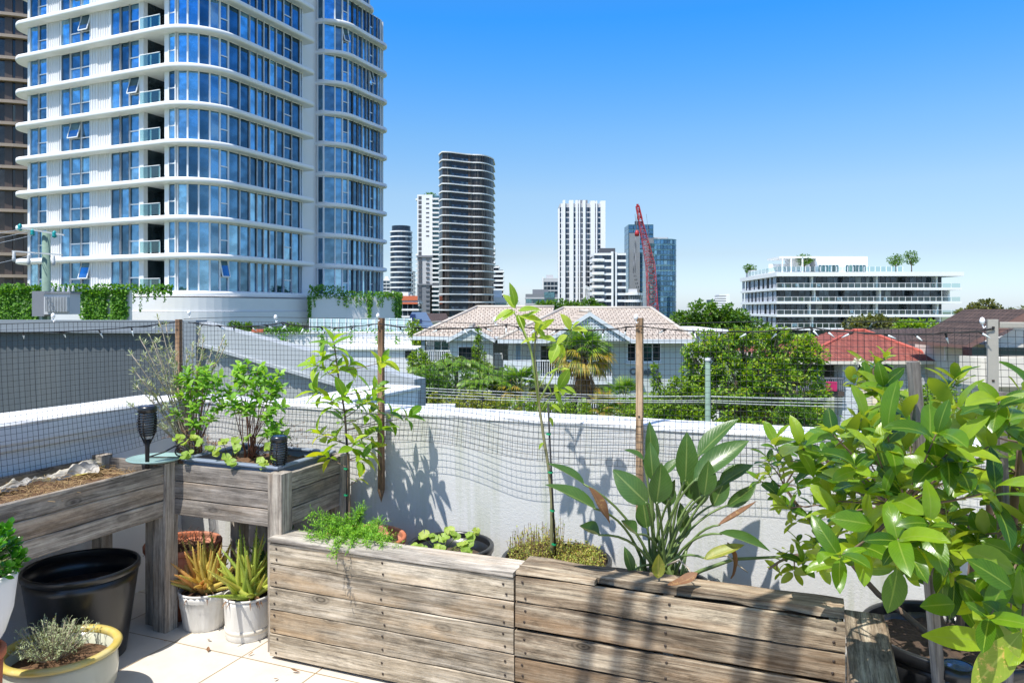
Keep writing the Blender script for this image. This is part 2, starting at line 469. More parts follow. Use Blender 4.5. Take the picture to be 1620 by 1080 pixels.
# buildings
M['glass_blue'] = glassm('glass_blue', (.16, .33, .50), .6, metal=.85)
M['glass_dark'] = glassm('glass_dark', (.035, .06, .075), .5, metal=.5)
M['glass_deep'] = glassm('glass_deep', (.06, .09, .12), .6, metal=.6)
M['glass_teal'] = glassm('glass_teal', (.10, .22, .26), .5, metal=.6)
M['glass_navy'] = glassm('glass_navy', (.055, .085, .13), .5, metal=.7)
M['glass_bronze'] = glassm('glass_bronze', (.075, .06, .055), .6, metal=.5)
M['glass_city'] = glassm('glass_city_blue', (.10, .24, .40), .4, metal=.7)
def m_clear():
    t = NT('balustrade_glass'); a = t.new('ShaderNodeBsdfTransparent'); a.inputs[0].default_value = (.62, .78, .78, 1)
    g = t.new('ShaderNodeBsdfGlossy'); g.inputs[0].default_value = (.75, .9, .92, 1); g.inputs['Roughness'].default_value = .05
    m = t.new('ShaderNodeMixShader'); m.inputs[0].default_value = .12
    t.link(a.outputs[0], m.inputs[1]); t.link(g.outputs[0], m.inputs[2]); t.link(m.outputs[0], t.out.inputs[0]); return t.m
M['balustrade'] = m_clear()
M['bronze'] = plain('bronze_band', (.36, .28, .21), .5, .05, 1)
M['brown_panel'] = plain('brown_panel', (.085, .062, .052), .5, .15, 1)
M['black_panel'] = plain('black_panel', (.03, .032, .04), .4, .15, 1)
M['grey_panel'] = plain('grey_panel', (.20, .21, .23), .6, .06, 1)
M['lgrey_panel'] = plain('light_grey_panel', (.50, .50, .51), .6, .05, 1)
M['dgrey'] = plain('dark_grey', (.09, .095, .11), .6, .1, 1)
M['orange'] = plain('orange_mesh', (.60, .15, .07), .7, .1, 1)
M['crane_red'] = plain('crane_red', (.36, .02, .025), .5, .1, 1)
M['steel'] = plain('galvanised', (.45, .47, .48), .5, .15, 6)
M['villa_wall'] = plain('villa_wall', (.52, .56, .54), .75, .05, 2, dirt=((.36, .38, .36), .3))
M['villa_trim'] = plain('villa_trim', (.66, .70, .72), .6, .04, 2)
M['copper_pole'] = plain('treated_pole', (.16, .24, .19), .8, .35, 9, .4, 40)
M['teal'] = plain('teal_insulator', (.01, .28, .28), .3)
M['asphalt'] = plain('asphalt', (.055, .055, .06), .9, .2, 4)
M['ground'] = plain('ground', (.10, .13, .06), .95, .4, .4)
M['path'] = plain('paving', (.45, .43, .40), .9, .1, 2)
M['towel'] = plain('pink_towel', (.50, .02, .12), .9)
M['towel_blue'] = plain('blue_towel', (.05, .25, .60), .9)
M['sign_grey'] = plain('sign_letters', (.10, .13, .14), .6)
M['blue_fence'] = plain('blue_fence', (.22, .33, .44), .6, .1, 3)
M['solar'] = plain('solar_panel', (.02, .05, .18), .15, .1, 3, spec=.8)
def m_rooftile(name, c1, c2, dark, w=.30, h=.34, streak=.3):
    t = NT(name)
    uv = t.new('ShaderNodeUVMap', uv_map='UVMap').outputs[0]
    b = t.new('ShaderNodeTexBrick', offset=.5)
    t.link(uv, b.inputs['Vector'])
    b.inputs['Color1'].default_value = (*c1, 1); b.inputs['Color2'].default_value = (*c2, 1); b.inputs['Mortar'].default_value = (*dark, 1)
    b.inputs['Scale'].default_value = 1; b.inputs['Mortar Size'].default_value = .030; b.inputs['Mortar Smooth'].default_value = .3
    b.inputs['Brick Width'].default_value = w; b.inputs['Row Height'].default_value = h; b.inputs['Bias'].default_value = -.2
    nz = t.noise(uv, .9, 5, .7)
    c = t.mix(t.math('MULTIPLY', t.ramp(nz, [(.45, 0.0), (.7, 1.0)]), streak), b.outputs[0], sc(c1, .5))
    sep = t.new('ShaderNodeSeparateXYZ'); t.link(uv, sep.inputs[0])
    rowf = t.math('FRACT', t.math('DIVIDE', sep.outputs[1], h))
    wav = t.math('ABSOLUTE', t.math('SINE', t.math('MULTIPLY', sep.outputs[0], math.pi/w)))
    hh = t.math('ADD', t.math('MULTIPLY', rowf, -.8), t.math('MULTIPLY', wav, .7))
    t.bsdf(c, .8, 0, .3, t.bump(hh, .8, .05))
    return t.m
M['roof_cream'] = m_rooftile('roof_cream', (.44, .375, .315), (.52, .45, .385), (.17, .13, .105))
M['roof_red'] = m_rooftile('roof_red', (.25, .070, .050), (.32, .105, .075), (.10, .028, .02))
M['roof_brown'] = m_rooftile('roof_brown', (.075, .050, .042), (.105, .070, .058), (.028, .019, .016))
def m_brick(name, c1, c2, mortar, w=.23, h=.085):
    t = NT(name); co = t.coord()
    mp = t.new('ShaderNodeMapping'); t.link(co, mp.inputs[0]); mp.inputs['Rotation'].default_value = (R(90), 0, 0)
    b = t.new('ShaderNodeTexBrick'); t.link(mp.outputs[0], b.inputs['Vector'])
    b.inputs['Color1'].default_value = (*c1, 1); b.inputs['Color2'].default_value = (*c2, 1); b.inputs['Mortar'].default_value = (*mortar, 1)
    b.inputs['Scale'].default_value = 1; b.inputs['Mortar Size'].default_value = .008; b.inputs['Brick Width'].default_value = w; b.inputs['Row Height'].default_value = h
    t.bsdf(b.outputs[0], .8, 0, .3, t.bump(t.math('MULTIPLY', b.outputs['Fac'], -1.0), .5, .01))
    return t.m
M['white_brick'] = m_brick('white_brick', (.62, .66, .70), (.70, .73, .76), (.42, .45, .48))
def m_corr(name, col, pitch=.09, ax=0):
    t = NT(name); co = t.coord()
    sep = t.new('ShaderNodeSeparateXYZ'); t.link(co, sep.inputs[0])
    w = t.math('SINE', t.math('MULTIPLY', sep.outputs[ax], 2*math.pi/pitch))
    c = t.mix(t.noise(t.mapping(co, (3, 3, .5)), 1, 5), sc(col, .88), sc(col, 1.1))
    t.bsdf(c, .6, 0, .4, t.bump(w, .9, .02))
    return t.m
M['corr'] = m_corr('corrugated_grey', (.23, .25, .26), .11)
M['corr_cap'] = plain('parapet_cap_grey', (.21, .235, .26), .5, .05, 2)
M['corr_far'] = m_corr('corrugated_far', (.38, .40, .43), .3)
M['pixel'] = None
def m_pixel():
    t = NT('perforated_screen'); co = t.coord()
    v = t.new('ShaderNodeTexVoronoi'); v.inputs['Scale'].default_value = 2.2; t.link(co, v.inputs['Vector'])
    c = t.mix(t.ramp(v.outputs['Distance'], [(.30, 1.0), (.36, 0.0)]), (.46, .48, .54), (.12, .13, .17))
    t.bsdf(c, .6)
    return t.m
M['pixel'] = m_pixel()
def m_lattice():
    t = NT('gable_lattice'); co = t.coord()
    ch = t.new('ShaderNodeTexBrick', offset=0.0); 
    mp = t.new('ShaderNodeMapping'); t.link(co, mp.inputs[0]); mp.inputs['Rotation'].default_value = (R(90), 0, 0)
    t.link(mp.outputs[0], ch.inputs['Vector'])
    ch.inputs['Color1'].default_value = (.16, .20, .21, 1); ch.inputs['Color2'].default_value = (.20, .24, .25, 1); ch.inputs['Mortar'].default_value = (.60, .64, .66, 1)
    ch.inputs['Scale'].default_value = 1; ch.inputs['Mortar Size'].default_value = .045; ch.inputs['Brick Width'].default_value = .17; ch.inputs['Row Height'].default_value = .17
    t.bsdf(ch.outputs[0], .7)
    return t.m
M['lattice'] = m_lattice()
def m_frost():
    t = NT('frosted_screen'); co = t.coord()
    sep = t.new('ShaderNodeSeparateXYZ'); t.link(co, sep.inputs[0])
    w = t.math('FRACT', t.math('MULTIPLY', sep.outputs[0], 1.1))
    c = t.mix(t.ramp(w, [(.06, 1.0), (.09, 0.0)]), (.50, .66, .66), (.75, .80, .80))
    t.bsdf(c, .25, .1, .7)
    return t.m
M['frost'] = m_frost()
SKY_SAT = 1.25; SKY_STR = .12; EXPO = .75
# ------------------------------------------------------------------ balcony shell
WY = 3.45; WX = -3.55; WZ = 1.055
b = MB(); b.box(-6, 6, -4, 3.6, -.12, 0); b.build('balcony_floor', M['tiles'], kind='structure')

t = thing('parapet_wall', 'pale grey rendered balcony wall behind the timber pallets', 'wall', (0, WY, 0))
b = MB(); b.box(-3.75, 5, 0, .22, -.2, WZ-.006); b.build('wall_face', M['stucco'], t)
b = MB(); b.cbox(-3.75, 5, -.006, .226, WZ-.022, WZ+.006, .008, n=60, wob=.004); b.build('coping', M['white_clean'], t)
t = thing('side_parapet_wall', 'white side parapet wall with stepped moulding, left of the planter boxes', 'wall', (WX, 0, 0))
b = MB(); b.box(-.25, 0, -4, WY-.004, -.2, .93); b.build('wall_face', M['stucco_left'], t)
b = MB()
b.box(-.30, .055, -4, WY-.008, .965, 1.045); b.box(-.30, .035, -4, WY-.008, .932, .965)
b.build('moulding', M['white'], t)
b = MB(); b.cbox(-.31, .06, -4, WY-.010, 1.045, 1.066, .008, ax=1, n=50, wob=.004); b.build('coping', M['white_clean'], t)

# ------------------------------------------------------------------ netting on stakes
def net(name, label, P0, dirv, outv, L, zt, zb, ztf, seed):
    """bird/plant mesh: 25 mm squares, slightly baggy towards the bottom"""
    b = MB(); s = .0255
    nx = int(L/s); nz = int((zt-zb)/s)
    def pt(i, j):
        x = i*s; z = zb+j*s
        k = 1-j/nz
        wz = noise.noise(Vector((x*1.6, z*1.2, seed)))*.020 + noise.noise(Vector((x*.5, 2, seed)))*.03
        wy = (.012+.05*k*k) + noise.noise(Vector((x*2.1, z*2.0, seed+5)))*(.014+.022*k) 
        wx = noise.noise(Vector((x*1.5, z*1.5, seed+9)))*.010
        wz += .018*math.sin(x*3.1+seed)*k
        p = P0 + dirv*(x+wx) + outv*max(.004, wy)
        return (p.x, p.y, z+wz*(.3+.7*k)+ztf(x)*(1-k))
    for i in range(nx+1):
        b.tube([pt(i, j) for j in range(0, nz+1, 2)], .00098 if i % 9 else .0013, 3, caps=False)
    for j in range(nz+1):
        b.tube([pt(i, j) for i in range(0, nx+1, 2)], .00105 if j < nz else .0019, 3, caps=False)
    return b.build(name, M['net'], None, label=label, cat='netting')
net('garden_netting', 'black square mesh netting stretched along the top of the back wall', Vector((WX+.06, WY-.035, 0)), Vector((1, 0, 0)), Vector((0, -1, 0)), 5.6, 1.545, .90, lambda x: 0.012*math.sin(x*2.2), 3)
net('garden_netting', 'black square mesh netting in front of the grey corrugated wall at left', Vector((WX+.07, 3.38, 0)), Vector((0, -1, 0)), Vector((1, 0, 0)), 3.6, 1.545, .86, lambda x: 0.012*math.sin(x*2.0), 8)

def stake(u, vt, vb, y, w, mat, label, pointed=False, lean=0.0, cat='stake', d=None):
    top = ony(u, vt, y); bot = ony(u, vb, y)
    t = thing('wooden_stake', label, cat, (top.x, y, bot.z))
    h = top.z-bot.z; d = d or w*.8
    b = MB()
    z0 = .07 if pointed else 0
    b.cbox(-w/2, w/2, -d/2, d/2, z0, h, .002, n=8, wob=.0015, ax=2, seed=u)
    if pointed:
        n0 = len(b.v)
        b.v += [(-w/2, -d/2, z0), (w/2, -d/2, z0), (w/2, d/2, z0), (-w/2, d/2, z0), (0, 0, 0)]
        for i in range(4): b.face((n0+i, n0+4, n0+(i+1) % 4))
    po = b.build('post', mat, t)
    nb = MB(); nb.box(-.0045, .0045, -.003, 0, 0, .006)
    sc0 = nb.build('screw', M['nail'], po, (0, -d/2, h*.93))
    for zz in (h*.5, h*.3): clone(sc0, (0, -d/2, zz))
    t.rotation_euler = (0, lean, 0)
    return t
stake(283, 505, 745, WY-.03, .034, M['stake_brown'], 'brown wooden stake behind the grey bare shrub in the corner')
stake(603, 503, 795, WY-.05, .031, M['stake_brown'], 'pointed brown stake hanging on the wall right of the lemon sapling', True)
stake(1012, 503, 815, WY-.05, .031, M['stake_wood'], 'tan wooden stake behind the broad leaved strelitzia, holding the netting')
stake(1570, 505, 700, WY-.05, .036, M['post_white'], 'whitish square netting post at the far right')
b = MB(); b.cbox(.66, 2.6, -.012, .012, 1.525, 1.548, .002, n=8, wob=.002)
b.build('top_rail', M['post_white'], None, (0, WY-.05, 0), label='whitish horizontal rail at the top of the netting, far right', cat='rail')

# string lights along the top of the net
def light_string(label, pts, seed):
    random.seed(seed)
    t = thing('string_light', label, 'string light', tuple(pts[0]), group=None)
    p0 = Vector(pts[0]); path = []
    for a, c_ in zip(pts[:-1], pts[1:]):
        a = Vector(a)-p0; c_ = Vector(c_)-p0; m = (a+c_)/2 + Vector((0, 0, -.045))
        path += bez(a, m, c_, 12)
    path2 = [p+Vector((rnd(-.004, .004), rnd(-.004, .004), rnd(-.005, .005))) for p in path]
    b = MB(); b.tube(path, .0026, 5); b.tube([p+Vector((0, -.004, .003*math.sin(i*2.1))) for i, p in enumerate(path2)], .0022, 4)
    b.build('cable', M['black_matte'], t)
    proto = None
    for i in range(2, len(path)-1, 2):
        q = path[i]
        bb = MB()
        if proto is None:
            bb.tube([(0, 0, 0), (.0, 0, -.020)], [.0040, .0040], 6, 0)
            bb.tube([(0, 0, -.020), (.0, 0, -.032), (0, 0, -.052)], [.0042, .0038, .0008], 6, 1)
            proto = bb.build('bulb', [M['black_matte'], M['clear']], t, tuple(q))
            o = proto
        else:
            o = proto.copy(); COL.objects.link(o); o.parent = t; o.location = q
        o.rotation_euler = (rnd(-.9, .9), rnd(-1.2, 1.2), 0)
M['clear'] = plain('bulb_plastic', (.62, .68, .68), .15, .1, 5)
z = 1.52
light_string('dark fairy light cable looping over the side netting at left', [(WX+.10, .9, 1.50), (WX+.10, 2.1, 1.50), (WX+.10, 3.3, z)], 1)
light_string('dark fairy light cable strung between the corner and the second stake', [(WX+.12, WY-.07, z), (-2.75, WY-.07, z), (-2.13, WY-.07, z)], 2)
light_string('dark fairy light cable strung between the two middle stakes', [(-2.12, WY-.07, z), (-1.4, WY-.07, z), (-.75, WY-.07, z)], 3)
light_string('dark fairy light cable strung between the tan stake and the white post', [(-.74, WY-.07, z), (-.02, WY-.07, z), (.64, WY-.07, z)], 4)
for (u, v, lb) in ((84, 500, 'white cable clip on the netting beside the transformer'), (299, 495, 'white cable clip on top of the corner stake'), (436, 502, 'white cable clip on the netting left of the lemon sapling'),
                   (598, 500, 'white cable clip at the top of the pointed stake'), (783, 506, 'white cable clip left of the tall sapling'), (1006, 502, 'white cable clip at the top of the tan stake'), (1554, 508, 'white cable clip beside the white post')):
    p = ony(u, v, WY-.06) if u > 290 else None
    if p is None:
        r = ray(u, v); q = (WX+.10)/r.x; p = Vector((WX+.10, r.y*q, EYE+r.z*q))
    b = MB(); b.lathe([(.0, .016), (.006, .013), (.010, .004), (.009, -.006), (.004, -.012), (0, -.013)], 10)
    b.tube([(0, 0, -.01), (.004, 0, -.028), (.012, 0, -.02)], .003, 5)
    b.build('cable_clip', M['white_clean'], None, tuple(p), label=lb, cat='cable clip', group='white cable clips along the netting')

# ------------------------------------------------------------------ timber planters
def boards(ax, L, zs, th, mat, seed, gap=.004, wob=.0025, name='board_panel', parent=None, loc=(0, 0, 0), c=.003):
    b = MB()
    for i, (z0, z1) in enumerate(zs):
        j = noise.noise(Vector((seed, i*3.3, 1)))*.004
        if ax == 0: b.cbox(j, L+j, -th/2+j*.5, th/2+j*.5, z0+gap/2, z1-gap/2, c, n=16, wob=wob, seed=seed+i, ax=0)
        else: b.cbox(-th/2+j*.5, th/2+j*.5, j, L+j, z0+gap/2, z1-gap/2, c, n=16, wob=wob, seed=seed+i, ax=1)
    return b.build(name, mat, parent, loc)
def post(x, y, z0, z1, w, parent, mat=None, name='post'):
    b = MB(); b.cbox(-w/2, w/2, -w/2, w/2, z0, z1, .003, n=10, wob=.0015, ax=2, seed=x*7)
    return b.build(name, mat or M['grey_z'], parent, (x, y, 0))
zs3 = [(.570, .655), (.655, .740), (.740, .826)]
T1 = thing('raised_planter', 'raised grey timber planter box full of dry straw, along the left wall', 'planter box', (-3.01, 2.82, 0))
# local origin at the front corner post
post(0, 0, 0, .835, .082, T1)
post(-.11, .04, 0, .57, .07, T1, name='leg')
post(-.44, .0, 0, .84, .07, T1)
post(0, -1.75, 0, .83, .082, T1)
post(-.44, -1.75, 0, .83, .07, T1)
boards(1, 1.67, zs3, .02, M['grey_y'], 3, parent=T1, loc=(.018, -1.71, 0))
boards(1, 1.67, zs3, .02, M['grey_y'], 13, parent=T1, loc=(-.46, -1.71, 0), name='rear_board_panel')
boards(0, .36, zs3, .02, M['grey_x'], 23, parent=T1, loc=(-.40, .02, 0), name='end_board_panel')
b = MB(); b.box(-.445, .005, -1.72, .005, .575, .60); b.build('base', M['grey_x'], T1)
b = MB()
nx, ny = 10, 34
def soil_grid(b, x0, x1, y0, y1, z, amp, nx, ny, seed=0, mat=0):
    st = len(b.v)
    for i in range(nx+1):
        for j in range(ny+1):
            x = x0+(x1-x0)*i/nx; y = y0+(y1-y0)*j/ny
            b.v.append((x, y, z+amp*noise.noise(Vector((x*9, y*9, seed)))+amp*.6*noise.noise(Vector((x*31, y*31, seed)))))
    for i in range(nx):
        for j in range(ny):
            a = st+i*(ny+1)+j
            b.face((a, a+ny+1, a+ny+2, a+1), mat)
soil_grid(b, -.44, .005, -1.7, .0, .765, .03, 20, 70, 3); b.build('soil', M['mulch'], T1)
b = MB(); random.seed(11)
for i in range(900):
    p = Vector((rnd(-.43, -.01), rnd(-1.2, -.03), .765+rnd(0, .03)))
    d = rdir(); d.z *= .25
    b.tube([p, p+d*rnd(.02, .05)+Vector((0, 0, .006)), p+d*rnd(.05, .09)], rnd(.0007, .0016), 3, caps=False)
b.build('straw_mulch', M['straw'], T1, kind='stuff')
# crumpled white shade cloth along the rear edge of that planter
b = MB(); random.seed(5)
nu, nv = 150, 6
for i in range(nu+1):
    for j in range(nv+1):
        y = -1.35+1.33*i/nu; k = j/nv; cr_ = noise.noise(Vector((y*30, k*2, 4)))
        hgt = .80 + .028*math.exp(-((y+.10)/.10)**2) - .030*k + .012*cr_
        b.v.append((-.425+.032*k+.012*noise.noise(Vector((y*22, k*3, 2))) + .12*k*math.exp(-((y+.16)/.06)**2), y, hgt+.022*noise.noise(Vector((y*14, k*2.5, 1)))+.010*noise.noise(Vector((y*60, k*9, 7)))))
for i in range(nu):
    for j in range(nv):
        a = i*(nv+1)+j; b.face((a, a+1, a+nv+2, a+nv+1), 0, None, True)
cl = b.build('shade_cloth', leafm('shade_cloth', (.55, .53, .50), (.62, .60, .56), None, .4, .9), None, (-3.01, 2.82, 0), label='crumpled white net cloth lying along the straw filled planter', cat='cloth')

T2 = thing('raised_planter', 'raised grey timber planter box with a tub of herbs, in the wall corner', 'planter box', (-2.33, 2.85, 0))
post(0, 0, 0, .832, .080, T2)
post(.0, .475, 0, .83, .080, T2)
post(-.60, .40, 0, .82, .07, T2, name='leg')
post(-.42, .41, 0, .57, .07, T2, name='leg')
boards(0, .63, zs3, .02, M['grey_x'], 33, parent=T2, loc=(-.672, -.002, 0))
boards(1, .395, zs3, .02, M['grey_y'], 43, parent=T2, loc=(.018, .040, 0), name='side_board_panel')
boards(0, .56, zs3, .02, M['grey_x'], 53, parent=T2, loc=(-.60, .475, 0), name='rear_board_panel')
b = MB(); b.box(-.63, .005, .012, .46, .585, .61); b.build('base', M['grey_x'], T2)
# plastic tub sitting in it
tub = thing('plastic_tub', 'blue grey plastic tub of soil set in the corner planter', 'tub', (-2.33, 2.85, .612))
x0, x1, y0, y1, h = -.605, -.03, .02, .455, .232
b = MB()
for (a0, a1, c0, c1) in ((x0, x1, y0, y0+.008), (x0, x1, y1-.008, y1), (x0, x0+.008, y0+.009, y1-.009), (x1-.008, x1, y0+.009, y1-.009)): b.box(a0, a1, c0, c1, 0, h-.006)
b.box(x0+.009, x1-.009, y0+.009, y1-.009, 0, .01)
b.build('body', M['tub'], tub)
b = MB()
b.cbox(x0-.012, x1+.012, y0-.016, y0+.02, h-.005, h+.009, .004); b.cbox(x0-.012, x1+.012, y1-.02, y1+.014, h-.005, h+.009, .004)
b.cbox(x0-.016, x0+.02, y0+.021, y1-.021, h-.005, h+.009, .004, ax=1); b.cbox(x1-.02, x1+.016, y0+.021, y1-.021, h-.005, h+.009, .004, ax=1)
b.build('rim', M['tub'], tub)
b = MB(); soil_grid(b, x0+.01, x1-.01, y0+.01, y1-.01, h-.035, .02, 30, 24, 8); b.build('soil', M['mulch'], tub)

# pallets on edge
def pallet(name, label, loc, L, mat, capmat, zs, seed, rz=0, capw=.135, warp=.0025, capz=None, gap=.004, capmode=0):
    t = thing(name, label, 'pallet planter', loc, rz)
    H = zs[-1][1]
    fbp = boards(0, L, zs, .019, mat, seed, parent=t, loc=(0, 0, 0), wob=warp, gap=gap, name='front_board_panel')
    b = MB()
    if capmode == 0:
        b.cbox(-.004, L*1.0, -.018, capw, H+.002, H+.022, .003, n=24, wob=.0015, seed=seed)
    else:   # warped, split top plank
        b.cbox(.0, L, .035, capw+.02, H-.004, H+.026, .004, n=40, wob=.010, seed=seed)
        b.cbox(.0, L*.27, -.004, .034, H-.002, H+.018, .005, n=12, wob=.008, seed=seed+2)
    b.build('top_plank', capmat, t)
    for x in (.03, L/2, L-.03): b = MB(); b.cbox(x-.02, x+.02, .014, capw-.012, .02, H-.008, .003, ax=2); b.build('bearer', M['pallet_old'], t)
    boards(0, L, [zs[0], zs[2], zs[-1]], .018, M['pallet_old'], seed+60, parent=t, loc=(0, capw, 0), name='rear_board_panel')
    b = MB(); random.seed(seed); b.lathe([(.0055, 0), (.0045, .0015), (0, .002)], 7); b.v = [(x, -z_, y) for (x, y, z_) in b.v]; n0 = None
    for (z0, z1) in zs:
        for x in (.035, L/2, L-.035):
            for k in (.25, .75):
                p = (x+rnd(-.010, .010), -.0115, z0+(z1-z0)*k+rnd(-.008, .008))
                n0 = b.build('nail', M['nail'], fbp, p) if n0 is None else (clone(n0, p) and n0)
    return t
zs5 = [(.012, .118), (.118, .226), (.226, .330), (.330, .436), (.436, .532)]
pallet('pallet_planter', 'pale weathered timber pallet on edge with a flat top plank, left of the pair', (-2.314, 2.77, 0), 1.203, M['pallet_wood'], M['pallet_cap'], zs5, 101)
pallet('pallet_planter', 'dark weathered timber pallet with a split warped top plank, in front of the strelitzia', (-1.102, 2.765, 0), 1.195, M['pallet_old'], M['pallet_old'],
       [(.010, .115), (.122, .222), (.222, .330), (.336, .440), (.440, .545)], 207, capmode=1, warp=.005, gap=.007)
pallet('pallet_planter', 'timber pallet turned toward the viewer beside the big black citrus pot', (.108, 2.80, 0), 1.2, M['pallet_old'], M['pallet_old'],
       [(.012, .12), (.12, .226), (.226, .33), (.33, .44), (.44, .55)], 309, rz=-math.pi/2, capw=.105)

# ------------------------------------------------------------------ pots
def pot(name, label, loc, r, h, mat, rb=None, rim=.018, rimh=.03, cat='plant pot', soil=.05, soilmat=None, flute=0, fd=0, wob=0, group=None, bulge=0):
    t = thing(name, label, cat, loc, group=group)
    rb = rb or r*.74
    b = MB()
    n = 9
    prof = [(0, 0), (rb*.97, 0)]
    for i in range(n+1):
        k = i/n
        prof.append((rb+(r-rb)*k+bulge*math.sin(math.pi*k), .004+(h-rimh-.004)*k))
    b.lathe(prof+[(r-rim*.6, h-rimh), (r-rim*.8, h-rimh-.06), (rb*.9, soil*.2+.02)], 64, flute=flute, fd=fd, wob=wob)
    bo = b.build('body', mat, t)
    b = MB()
    b.lathe([(r-.002, h-rimh-.002), (r+rim*.45, h-rimh+.002), (r+rim*.5, h-.006), (r+rim*.25, h), (r-rim*.5, h-.001), (r-rim*.6, h-.008), (r-rim*.6, h-rimh-.004)], 64, wob=wob)
    b.build('rim', mat, bo)
    b = MB(); st = 0; rs = r-rim*.7-(r-rb)*soil/h
    b.v.append((0, 0, h-soil+.01)); k = 28
    for ir in range(1, 7):
        for ia in range(k):
            a = 2*math.pi*ia/k; rr = rs*ir/6
            b.v.append((rr*math.cos(a), rr*math.sin(a), h-soil+.012*noise.noise(Vector((rr*math.cos(a)*25, rr*math.sin(a)*25, r)))+.01*(1-ir/6)))
    for ia in range(k): b.face((0, 1+ia, 1+(ia+1) % k))
    for ir in range(5):
        for ia in range(k):
            a = 1+ir*k; b.face((a+ia, a+k+ia, a+k+(ia+1) % k, a+(ia+1) % k))
    b.build('soil', soilmat or M['soil'], t)
    return t
pot('terracotta_pot', 'terracotta pot of bright green juniper behind the left pallet', (-2.045, 3.12, 0), .198, .49, M['terracotta'], rb=.15)
pot('plastic_pot', 'black plastic pot of geranium leaves behind the left pallet', (-1.578, 3.13, 0), .195, .505, M['black_plastic'], soil=.075, soilmat=M['bark_soil'])
pot('plastic_pot', 'black plastic pot holding the tall staked sapling and dry ground plants', (-1.057, 3.13, 0), .235, .505, M['black_plastic'], soil=.03, soilmat=M['bark_soil'])
pot('plastic_pot', 'black plastic pot at the foot of the strelitzia', (-.575, 3.10, 0), .19, .47, M['black_plastic'], soil=.03)
pot('plastic_pot', 'big black glossy pot at right with bark soil, holding the citrus tree', (.43, 2.93, 0), .275, .50, M['black_plastic'], rb=.21, soil=.06, rim=.018, rimh=.04, soilmat=M['bark_soil'])
t = pot('plastic_pot', 'large empty black tapered pot under the straw filled planter', (-3.14, 2.46, 0), .238, .42, M['black_plastic'], rb=.185, soil=.11, rim=.014, rimh=.03)
pot('terracotta_pot', 'terracotta pot with dead twigs, in the shade beneath the corner planter', (-3.10, 3.02, 0), .185, .37, M['terracotta'], rb=.14, soilmat=M['mulch'])
pot('aloe_pot', 'fluted grey white pot of reddish aloe beside the timber post', (-2.865, 2.93, 0), .122, .19, M['pot_white'], rb=.098, rim=.006, rimh=.012, flute=26, fd=.05, soil=.02)
t = pot('aloe_pot', 'smooth white pot with a cream base, holding green aloe beside the pallet', (-2.585, 2.925, 0), .112, .205, M['pot_white'], rb=.104, rim=.006, rimh=.012, soil=.02)
b = MB(); b.lathe([(0, -.001), (.075, -.001), (.098, .012), (.1085, .040), (.1095, .052), (.106, .053)], 48); b.build('base_band', M['cream'], t)
t = thing('glazed_bowl', 'pale glazed bowl with a yellow rim, holding grey green lavender', 'plant pot', (-2.80, 2.10, 0))
b = MB(); b.lathe([(0, 0), (.12, 0), (.165, .03), (.200, .09), (.208, .15), (.203, .21), (.200, .226), (.19, .226), (.188, .14), (.15, .05)], 56)
M['glaze'] = plain('bowl_glaze', (.50, .50, .40), .22, .12, 7, dirt=((.34, .34, .24), .5)); M['glaze_y'] = plain('rim_glaze', (.55, .42, .10), .3, .3, 14, dirt=((.60, .55, .36), .6))
b.build('body', M['glaze'], t)
b = MB(); b.lathe([(.200, .226), (.218, .232), (.222, .242), (.214, .250), (.192, .250), (.186, .240), (.189, .226)], 56); b.build('rim', M['glaze_y'], t)
b = MB(); soil_grid(b, -.13, .13, -.13, .13, .19, .02, 16, 16, 4); b.lathe([(0, .185), (.186, .18)], 30); b.build('soil', M['mulch'], t)
# jade plant pot on its terracotta stand, wicker basket
t = thing('stoneware_pot', 'rough pale grey tapered pot of jade plant at the left edge', 'plant pot', (-2.66, 1.66, .44))
b = MB(); b.lathe([(0, 0), (.075, 0), (.105, .05), (.130, .13), (.142, .235), (.142, .258), (.130, .258), (.125, .20), (.1, .1)], 44); b.build('body', M['stone_white'], t)
b = MB(); b.lathe([(0, .23), (.127, .225)], 30); b.build('soil', M['soil'], t)
pot('terracotta_pot', 'red clay pot supporting the pale grey pot at the left edge', (-2.66, 1.66, 0), .10, .44, M['terracotta'], rb=.085, soil=.01)
def m_wicker():
    t = NT('wicker'); co = t.coord(); s = t.new('ShaderNodeSeparateXYZ'); t.link(co, s.inputs[0])
    at = t.math('ARCTAN2', s.outputs[1], s.outputs[0])
    a = t.math('SINE', t.math('MULTIPLY', at, 44.0)); z_ = t.math('SINE', t.math('MULTIPLY', s.outputs[2], 420.0))
    w = t.math('MULTIPLY', a, z_)
    c = t.mix(t.ramp(w, [(.0, 0.0), (.6, 1.0)]), (.02, .018, .016), (.10, .09, .085))
    t.bsdf(c, .5, 0, .4, t.bump(w, .8, .01)); return t.m
M['wicker'] = m_wicker()
t = thing('wicker_basket', 'dark woven wicker basket cut off by the left edge', 'basket', (-2.36, 1.26, 0))
b = MB(); b.lathe([(0, 0), (.13, 0), (.145, .02), (.165, .78), (.158, .78), (.15, .5)], 48); b.build('body', M['wicker'], t)
b = MB(); b.lathe([(.158, .775), (.172, .78), (.174, .80), (.160, .81), (.150, .80), (.152, .775)], 48); b.build('rim', M['wicker'], t)

